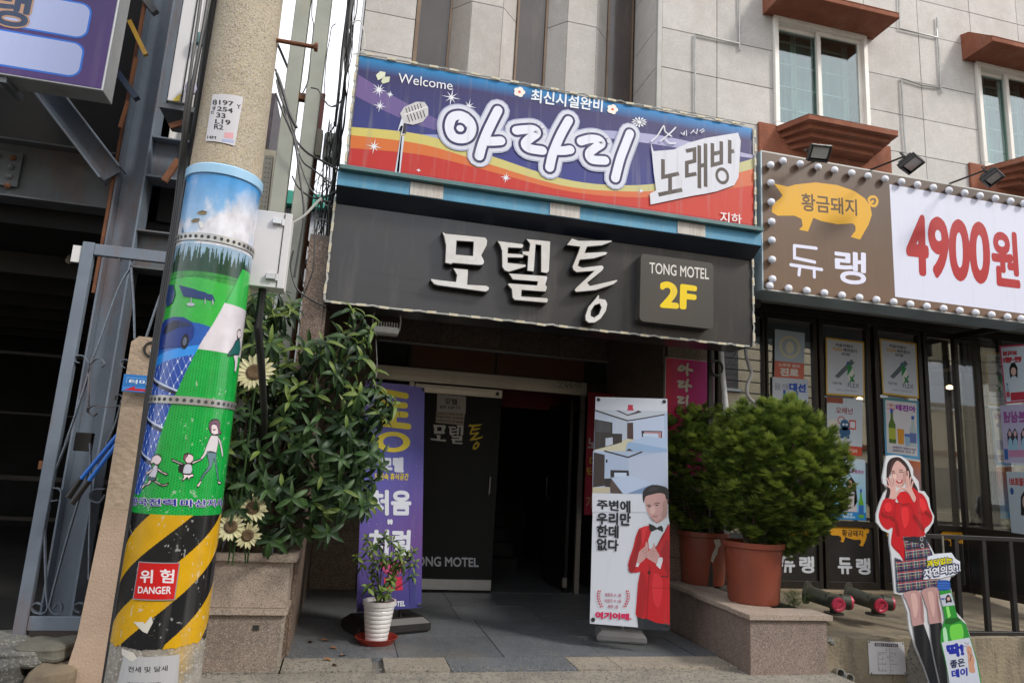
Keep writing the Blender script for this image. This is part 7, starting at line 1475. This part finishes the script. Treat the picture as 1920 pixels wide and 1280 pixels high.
# fire department connections
m_fd=mat('aged_brass_paint',(.045,.055,.045),(.075,.07,.05),9,.5,metal=.4,dirt=((.15,.12,.08),.4,8));m_cap=mat('pink_cap',(.5,.045,.09),(.42,.03,.06),9,.4)
def siamese(pc,label,flip=0):
    P=Vector(pc);t=empty('fire_hose_inlet',P-Vector((0,0,.1)),label,'hose inlet','twin hose inlets on the terrace')
    b=MB();bk=P+Vector((-.10,.14,.03));b.tube([bk,P+Vector((-.02,.0,.0))],[.062,.056],18);b.lathe(bk,[(0,-.01),(.09,-.01),(.092,.012),(.06,.016)],24,ax=Vector((-.55,.8,.1)));b.lathe(P+Vector((-.01,-.01,0)),[(0,-.062),(.045,-.045),(.062,0),(.045,.045),(0,.062)],18);b.build('body',m_fd,t,smooth=True)
    for e in (Vector((-.02,-.13,-.015)),Vector((.15,-.055,-.01))):
        b=MB();b.tube([P,P+e*.55],[.05,.052],18);b.tube([P+e*.5,P+e*.93],[.058,.058],18);b.build('outlet',m_fd,t,smooth=True)
        ax=e.normalized();c=P+e*.93;b=MB();b.lathe(c,[(.0,.004),(.02,.004),(.024,.010),(.034,.004),(.052,.006),(.054,.02),(.05,.028),(.0,.0285)][0:1]+[(.0,.012),(.03,.010),(.038,.018),(.052,.018),(.055,0)][::1],24,ax=ax);b.bar(c+ax*.016+Vector((-.028,0,-.02)),c+ax*.016+Vector((.028,0,.02)),.008,.012);b.build('cap',m_cap,t,smooth=False)
    b=MB();b.tube([P+Vector((.05,.02,-.04)),P+Vector((.05,.02,-.10))],.03,12);b.lathe(P+Vector((.05,.02,-.112)),[(0,0),(.075,0),(.075,.012),(.03,.018)],20);b.build('foot',m_fd,t,smooth=True)
siamese([(3.873,4.98,0.431)][0],'left of the two dark hose inlets with pink caps, nearest the planter')
siamese([(4.263,4.98,0.428)][0],'right of the two dark hose inlets with pink caps, nearest the cutout')
q=[(3.964,0.193),(4.283,0.181),(4.293,-0.047),(3.967,-0.041)]
b=MB();b.prism([(u,4.68,v) for u,v in q],(0,.004,0));mp_=tag(b.build('floor_plan_sign',mat('white_enamel')),'small white plan sign with thin black lines on the stained terrace wall','sign')
TQ=homog([(640,616),(940,618),(960,885),(655,883)],q);A=Art(XZ(4.6795),.0005);a=lambda *p:[TQ(p[i],p[i+1]) for i in range(0,len(p),2)]
A.poly(a(692,630,888,632,888,658,692,656),'3a2226');A.up();A.text('연결살수 송수구역 일람표',a(700,652,880,654,880,636,700,634),'c8c4c8',.02)
for s_ in ((788,682,788,708,720,708,722,855,790,858),(816,682,818,708,822,880),(720,760,765,762),(722,800,790,803),(730,855,732,830),(818,708,865,710,862,730),(820,748,795,748),(824,768,845,772),(826,800,875,803),(872,790,873,803),(828,852,850,854),(758,708,758,725),(758,762,757,742),(756,802,754,785),(780,802,779,787),(758,856,756,836),(783,857,782,836),(740,722,730,722),(800,748,800,735),(840,735,826,735),(722,725,745,726)): A.line(a(*s_),.0022,'3a3a40',cap=False);A.h+=1e-5
A.ell(*TQ(788,678),.004,.004,'3a3a40',ring=.4).ell(*TQ(816,678),.004,.004,'3a3a40',ring=.4);
for p in ((648,626),(930,628),(668,876),(948,873)): A.ell(*TQ(*p),.006,.006,'3a3634')
A.build('plan_print',pr_vinyl,mp_)
for p,l in (([(3.67,4.62,-0.017)][0],'left of the two open pipe ends at the foot of the terrace wall'),([(3.713,4.58,-0.039)][0],'right of the two open pipe ends at the foot of the terrace wall')):
    P=Vector(p);b=MB();ax=Vector((-.25,-1,.15)).normalized();b.lathe(P,[(.030,-.1),(.032,0),(.026,0),(.024,-.1)],20,ax=ax);tag(b.build('pipe_stub',m_gal,smooth=True),l,'pipe','cut pipe stubs')
random.seed(41)
for i,(x,y,z,r) in enumerate(((3.6,4.64,.20,.035),(3.58,4.62,-.08,.05),(3.66,4.6,-.1,.04))):
    b=MB();b.lathe((x,y,z),[(0,-r*.7),(r*.8,-r*.4),(r,0),(r*.7,r*.5),(0,r*.7)],7);b.v=[tuple(c_+random.uniform(-.25,.25)*r for c_ in v) for v in b.v];tag(b.build('rubble_piece',m_st[0]),('lump of rubble wedged at the top corner of the terrace wall','lump of rubble at the foot of the planter corner','smaller lump of rubble beside the cut pipes')[i],'stone')
# ---------------------------------------------------------------- cutout of a woman with a bottle
CW=empty('cutout_stand',(4.4,4.45,-.12),'life-size printed cutout of a woman in red sweater and plaid skirt beside a bottle','cutout')
YC=4.42
F3=[(1640+x/5.333,840+y/5.333) for x,y in ()]
OUT=[(3.97,1.572),(4.047,1.581),(4.105,1.577),(4.166,1.543),(4.204,1.488),(4.203,1.44),(4.247,1.397),(4.252,1.326),(4.297,1.325),(4.335,1.275),(4.343,1.201),(4.373,1.143),(4.363,1.098),(4.314,1.038),(4.28,1.008),(4.291,0.965),(4.332,0.908),(4.355,0.865),(4.511,0.88),(4.539,0.841),(4.579,0.82),(4.575,0.748),(4.525,0.718)]+[(4.494,0.709),(4.473,0.669),(4.487,0.616),(4.511,0.464),(4.595,0.387),(4.628,0.296),(4.665,0.149),(4.702,-0.04),(4.734,-0.188),(4.226,-0.178),(4.246,-0.025),(4.209,0.07),(4.141,0.213),(4.097,0.336),(4.091,0.446),(4.046,0.57),(3.986,0.58),(3.981,0.709),(3.971,0.85)]+[(3.987,0.77),(3.971,0.862),(3.961,0.925),(3.961,1.004),(3.906,1.024),(3.856,1.079),(3.858,1.137),(3.889,1.211),(3.933,1.293),(3.97,1.328),(3.928,1.366),(3.926,1.41),(3.954,1.515)]
b=MB();b.prism([(u,YC,v) for u,v in OUT],(0,.012,0));b.build('board',mat('cutout_core',(.62,.63,.66),(.58,.59,.62),4,.45),CW)
A=Art(XZ(YC-.0005),.0008)
C1=homog([(0,0),(853,0),(853,1280),(0,1280)],[(3.867,1.622),(4.65,1.671),(4.573,0.712),(3.82,0.696)]);C2=homog([(0,0),(1067,0),(1067,1280),(0,1280)],[(3.919,0.849),(4.883,0.875),(4.799,-0.038),(3.872,-0.027)])
a=lambda *p:[C1(p[i],p[i+1]) for i in range(0,len(p),2)]
e=lambda *p:[C2(p[i],p[i+1]) for i in range(0,len(p),2)]
def Q(c,P_,sm=1): A.poly(dense(P_,4,True) if sm else P_,c);A.h+=A.step*.3
Q('2a1a1c',a(130,150,170,100,240,90,300,130,345,200,370,290,400,350,435,430,380,470,330,420,300,250,160,240,150,330,160,430,120,545,100,520,125,400,118,250))
Q('c8a098',a(165,210,200,130,260,125,310,200,318,290,300,360,262,392,215,380,175,300))
Q('2a1a1c',a(150,240,165,160,215,105,290,120,330,190,335,230,305,190,250,135,215,130,185,175,165,230))
A.line(a(168,232,182,226,198,232),.005,'2a1a1c');A.line(a(245,220,262,214,280,220),.005,'2a1a1c');A.line(a(170,252,186,242,203,252),.006,'1a1012',smooth=3);A.line(a(248,242,264,234,282,244),.006,'1a1012',smooth=3);A.line(a(222,255,224,285,238,290),.003,'a07870')
Q('b0182a',a(215,325,245,318,278,318,270,345,240,352,220,342));Q('d8d0d0',a(225,326,248,321,270,322,262,334,240,338),0)
Q('b81420',a(160,505,210,500,215,540,330,560,385,480,375,390,440,440,480,460,520,520,545,600,578,680,560,750,500,810,490,880,300,885,285,900,300,1000,298,1130,250,1060,165,960,180,800,130,815,80,780,45,710,45,640,80,530,115,500),1)
Q('c4121c',a(215,480,230,450,300,430,350,470,385,540,330,562,250,550));A.line(a(215,545,290,560,345,550),.006,'7a0c14',smooth=3)
for s_ in ((205,540,205,640,185,720),(360,560,385,640,440,720,480,800),(70,640,130,650,190,660),(110,700,160,690,200,680),(210,720,230,800,240,880),(430,640,480,660,520,640),(180,960,200,1000,260,1040)): A.line(a(*s_),.005,'8a0e18',smooth=3);A.h+=2e-5
for c_,p_ in (('8e0e16',(60,640,110,665,175,680,205,700,190,740,140,700,80,690)),('d82a30',(100,560,150,545,170,600,140,640,100,610)),('960f18',(200,700,235,760,250,860,225,880,205,800)),('d62830',(270,600,330,600,340,720,300,800,270,700)),('920e16',(380,660,430,700,490,790,500,820,470,820,420,750,380,700)),('da2c32',(450,500,490,520,520,600,490,640,450,580)),('8a0c14',(500,620,560,660,560,700,510,660)),('9c101a',(230,540,300,560,350,548,340,566,270,570)),('b88c84',(290,230,316,250,300,350,270,385,262,392,280,340)),('dcb8ae',(180,270,210,262,215,300,190,310)),('4a3032',(150,200,175,130,185,135,165,210,150,300))): Q(c_,a(*p_))
# hands
Q('d0a49c',a(150,500,155,430,150,390,170,370,205,385,215,440,248,400,262,398,270,410,235,460,205,505),1)
for s_ in ((158,395,128,310,126,305),(168,385,145,290,148,284),(185,380,170,310,174,298),(200,390,198,330,202,320),(158,400,122,370)): A.line(a(*s_),.0135,'d0a49c');A.h+=2e-5
Q('d0a49c',a(410,500,390,540,350,470,320,430,270,405,280,396,310,400,325,380,360,390,385,440),1)
for s_ in ((322,395,318,300,322,285),(335,385,333,250,331,235),(348,385,352,320,360,292),(362,395,375,350,380,335),(322,400,272,402)): A.line(a(*s_),.0135,'d0a49c');A.h+=2e-5
for s_ in ((165,385,155,340),(182,380,178,340),(327,390,326,330),(342,385,345,340)): A.line(a(*s_),.0025,'a87870');A.h+=2e-5
# skirt with tartan
A.up();SK=e(100,-70,190,-160,300,-158,480,-5,560,60,545,250,535,320,330,350,170,375,110,370,95,200,80,-40);SKp=[C1(285,890),C1(505,885),C1(580,1070)]+e(545,90,548,250,535,315,335,348,165,372,112,368,98,150)+[C1(198,1090),C1(300,1135),C1(300,960)]
Q('3c4a66',SKp,0)
def inq(p): return inpoly(p[0],p[1],SKp)
def tart(p,q,w,c):
    n=40;run=[]
    for i in range(n+1):
        t=i/n;r=(p[0]+(q[0]-p[0])*t,p[1]+(q[1]-p[1])*t)
        if inq(r): run.append(r)
        else:
            if len(run)>1:A.line([run[0],run[-1]],w,c,cap=False)
            run=[]
    if len(run)>1:A.line([run[0],run[-1]],w,c,cap=False)
    A.h+=2e-5
for i in range(6):
    x=20+i*105
    for dx_,w_,c in ((0,.012,'2a2a44'),(18,.005,'a8323c'),(30,.003,'c4c4b8'),(60,.003,'b8b078'),(80,.005,'a8323c')): tart(C2(x+dx_,-200),C2(x+dx_+60,400),w_,c)
for i in range(6):
    y=-190+i*105
    for dy_,w_,c in ((0,.012,'26263e'),(22,.006,'a8323c'),(32,.003,'c8c8bc'),(62,.003,'a8b080')): tart(C2(-20,y+dy_+50),C2(640,y+dy_-30),w_,c)
A.up();Q('22202c',a(283,888,505,883,515,935,525,990,380,1000,500,960,290,920),0);A.ell(*C1(465,905),.014,.017,'b0b4b8',ring=.3).ell(*C1(470,972),.016,.018,'b0b4b8',ring=.3)
# legs and socks
Q('b08a88',e(180,380,330,358,370,480,380,600,375,690,275,715,245,560,210,460));Q('b08a88',e(362,350,515,328,530,480,555,600,548,680,440,690,420,560,385,450))
Q('c8a49e',e(250,400,300,395,320,520,300,620,280,600));Q('96706e',e(340,400,372,480,380,600,372,680,350,620,345,500));Q('c6a29c',e(420,380,470,375,490,520,480,620,455,560));Q('926c6a',e(505,380,530,480,552,600,545,672,520,600))
Q('15171c',e(272,712,378,688,440,860,470,1020,530,1290,445,1290,380,1100,300,900),0);Q('15171c',e(442,690,555,672,570,760,600,900,595,1050,620,1290,545,1290,480,1000,455,850),0)
# bottle
Q('1f4fa0',e(512,265,545,250,600,250,640,258,650,345,600,352,530,355,515,310),0)
for k_ in range(3): A.line(e(516,285+24*k_,580,278+24*k_,642,284+24*k_),.004,'4a7ac8')
Q('2a8a32',e(535,358,648,348,670,420,690,520,720,620,800,690,845,830,920,1080,960,1300,640,1300,590,1050,545,870,550,760,590,640,565,500),0)
Q('1c5a20',e(590,640,720,622,760,650,650,690,590,690),0);Q('6ac848',e(640,720,700,690,760,700,770,830,660,850),1);Q('8ad868',e(600,520,625,510,650,610,620,630),0);Q('a8d8b0',e(570,740,600,730,620,860,585,880),1)
Q('b4bcc8',e(540,400,650,375,690,500,568,512),0);Q('1c1a20',e(600,420,625,395,650,430,658,470,625,470,600,480));Q('c8a098',e(612,425,635,420,638,450,615,452));A.text('딱!',e(555,455,595,448,595,425,552,430),'1c2a8c',.03)
Q('c0c6d4',e(556,872,835,822,905,1060,945,1290,640,1300,600,1060),0)
A.up();A.text('딱!',e(632,1015,775,1000,760,880,608,900),'1c2a98',.06);A.text('좋은',e(645,1130,790,1105,780,1030,640,1055),'20284a',.03);A.text('데이',e(665,1228,812,1200,808,1125,655,1150),'1c2a98',.04)
Q('c09078',e(805,920,830,905,855,930,862,980,885,1050,880,1100,890,1170,835,1165,825,1100,815,1000));
for s_ in ((775,905,805,912),(790,870,812,895),(822,868,818,892),(820,960,850,1010,840,1060),(862,985,835,1050)): A.line(e(*s_),.003,'2a2020');A.h+=2e-5
# speech burst lettering
A.up(2);Q('d4dae6',a(520,1080,600,1062,765,1050,800,1105,845,1130,848,1225,790,1262,640,1300,480,1310,480,1220,515,1190),0)
A.text('과당없는',a(512,1188,772,1145,765,1080,510,1122),'1a1a1a',.09);A.up();A.text('과당없는',a(516,1184,768,1142,762,1084,514,1124),'d8d018',.03)
A.text('자연의맛!',a(480,1300,830,1235,822,1150,480,1200),'16204a',.11);A.up();A.text('자연의맛!',a(486,1292,824,1230,818,1156,486,1206),'d8dce4',.03)
A.build('cutout_print',pr_gloss,CW)
b=MB();b.prism([(4.45,YC+.013,-.12),(4.46,YC+.013,-.12),(4.46,YC+.013,1.0),(4.45,YC+.013,1.0)][:3]+[(4.45,YC+.013,1.0)],(0,.01,0));b.prism([(4.3,YC+.014,-.14),(4.3,YC+.35,-.14),(4.3,YC+.014,.7)],(.008,0,0));b.build('back_strut',m_conc,CW)
# ---------------------------------------------------------------- fallen leaves and little litter
random.seed(52);lf_,_,_=leafmesh('fallen_leaf',.07,.03,mat('dead_leaf',(.28,.13,.04),(.16,.07,.03),20,.7,ovar=.3),.5)
for (px,py,an,l) in ((.02,5.25,.3,'curled brown leaf on the forecourt nearest the granite planter'),(.10,5.05,1.2,'dry leaf between planter and saucer'),(-.1,5.4,2.2,'dry leaf by the planter side in shade'),(-0.044,5.466,.4,'orange dry leaf left of the red saucer'),(0.074,4.814,2.0,'small orange leaf on the kerb below the saucer'),(-0.017,4.963,.1,'long dry leaf at the left of the kerb')):
    o=inst('fallen_leaf',lf_,Matrix.Translation((px,py,.012))@Matrix.Rotation(an,4,'Z')@Matrix.Rotation(.3,4,'X'));tag(o,l,'leaf','fallen leaves on the forecourt')
# ---------------------------------------------------------------- the other side of the street (seen mirrored in the glass)
OB=empty('opposite_building',(14,-7,0),'cream building across the street seen mirrored in the glass doors','building')
m_cr=mat('cream_render',(.80,.68,.46),(.72,.6,.4),2,.8)
b=MB();b.box(-24,4.8,-10.5,-8.5,-.14,4.6);b.build('shading_row',mat('cream_render'),OB)  # unseen row opposite, added to keep low sky light off the entrance
b=MB();b.box(5,30,-9,-7,-.14,9.5);b.build('wall',m_cr,OB)
b=MB();b.box(3,34,-7.01,-6.8,2.6,2.75);b.build('string_course',m_stucco,OB)
b=MB();b.box(3,34,-7.005,-6.95,.9,2.2);b.build('shopfront',mat('dark_shopfront',(.05,.05,.05),(.03,.03,.03),2,.4),OB)
for i in range(6):
    for z in (4.2,7.4):
        b=MB();x=6+i*4.2;b.box(x,x+1.5,-7.01,-6.98,z,z+1.5);w_=b.build('window',m_tint,OB);b=MB();b.box(x-.08,x+1.58,-6.98,-6.9,z-.1,z);b.build('sill',m_white,w_)
for i in range(5): cable('cable',[(0,-5.5,4.2+.35*i),(12,-5.6,3.9+.33*i),(26,-5.5,4.4+.4*i)],.02,m_wblk,('lowest','second','third','fourth','topmost')[i]+' street cable strung in front of the cream building across the road','street cables across the road')

random.seed(77);b=MB()
for i in range(1400):
    if random.random()<.55: x=random.uniform(-1,3.5);y=random.gauss(4.72,.09)
    elif random.random()<.6: x=random.choice((-.25+abs(random.gauss(0,.06)),2.88-abs(random.gauss(0,.06))));y=random.uniform(4.75,7.2)
    else: x=random.uniform(-.25,2.9);y=random.uniform(4.75,7.4)
    if y<4.2: continue
    r=random.uniform(.0015,.006)*(1.5 if y<4.8 else .8);z=.002 if y>4.72 else -.011
    P=[(x+r*random.uniform(.6,1.2)*math.cos(t*1.57),y+r*random.uniform(.6,1.2)*math.sin(t*1.57),z) for t in range(4)];b.add(P+[(x,y,z+r)],[(0,1,4),(1,2,4),(2,3,4),(3,0,4)])
tag(b.build('grit',mat('grit_mix',(.3,.27,.22),(.1,.08,.06),60,.9)),'scattered grit and dust crumbs on the forecourt and kerb','grit',kind='stuff')
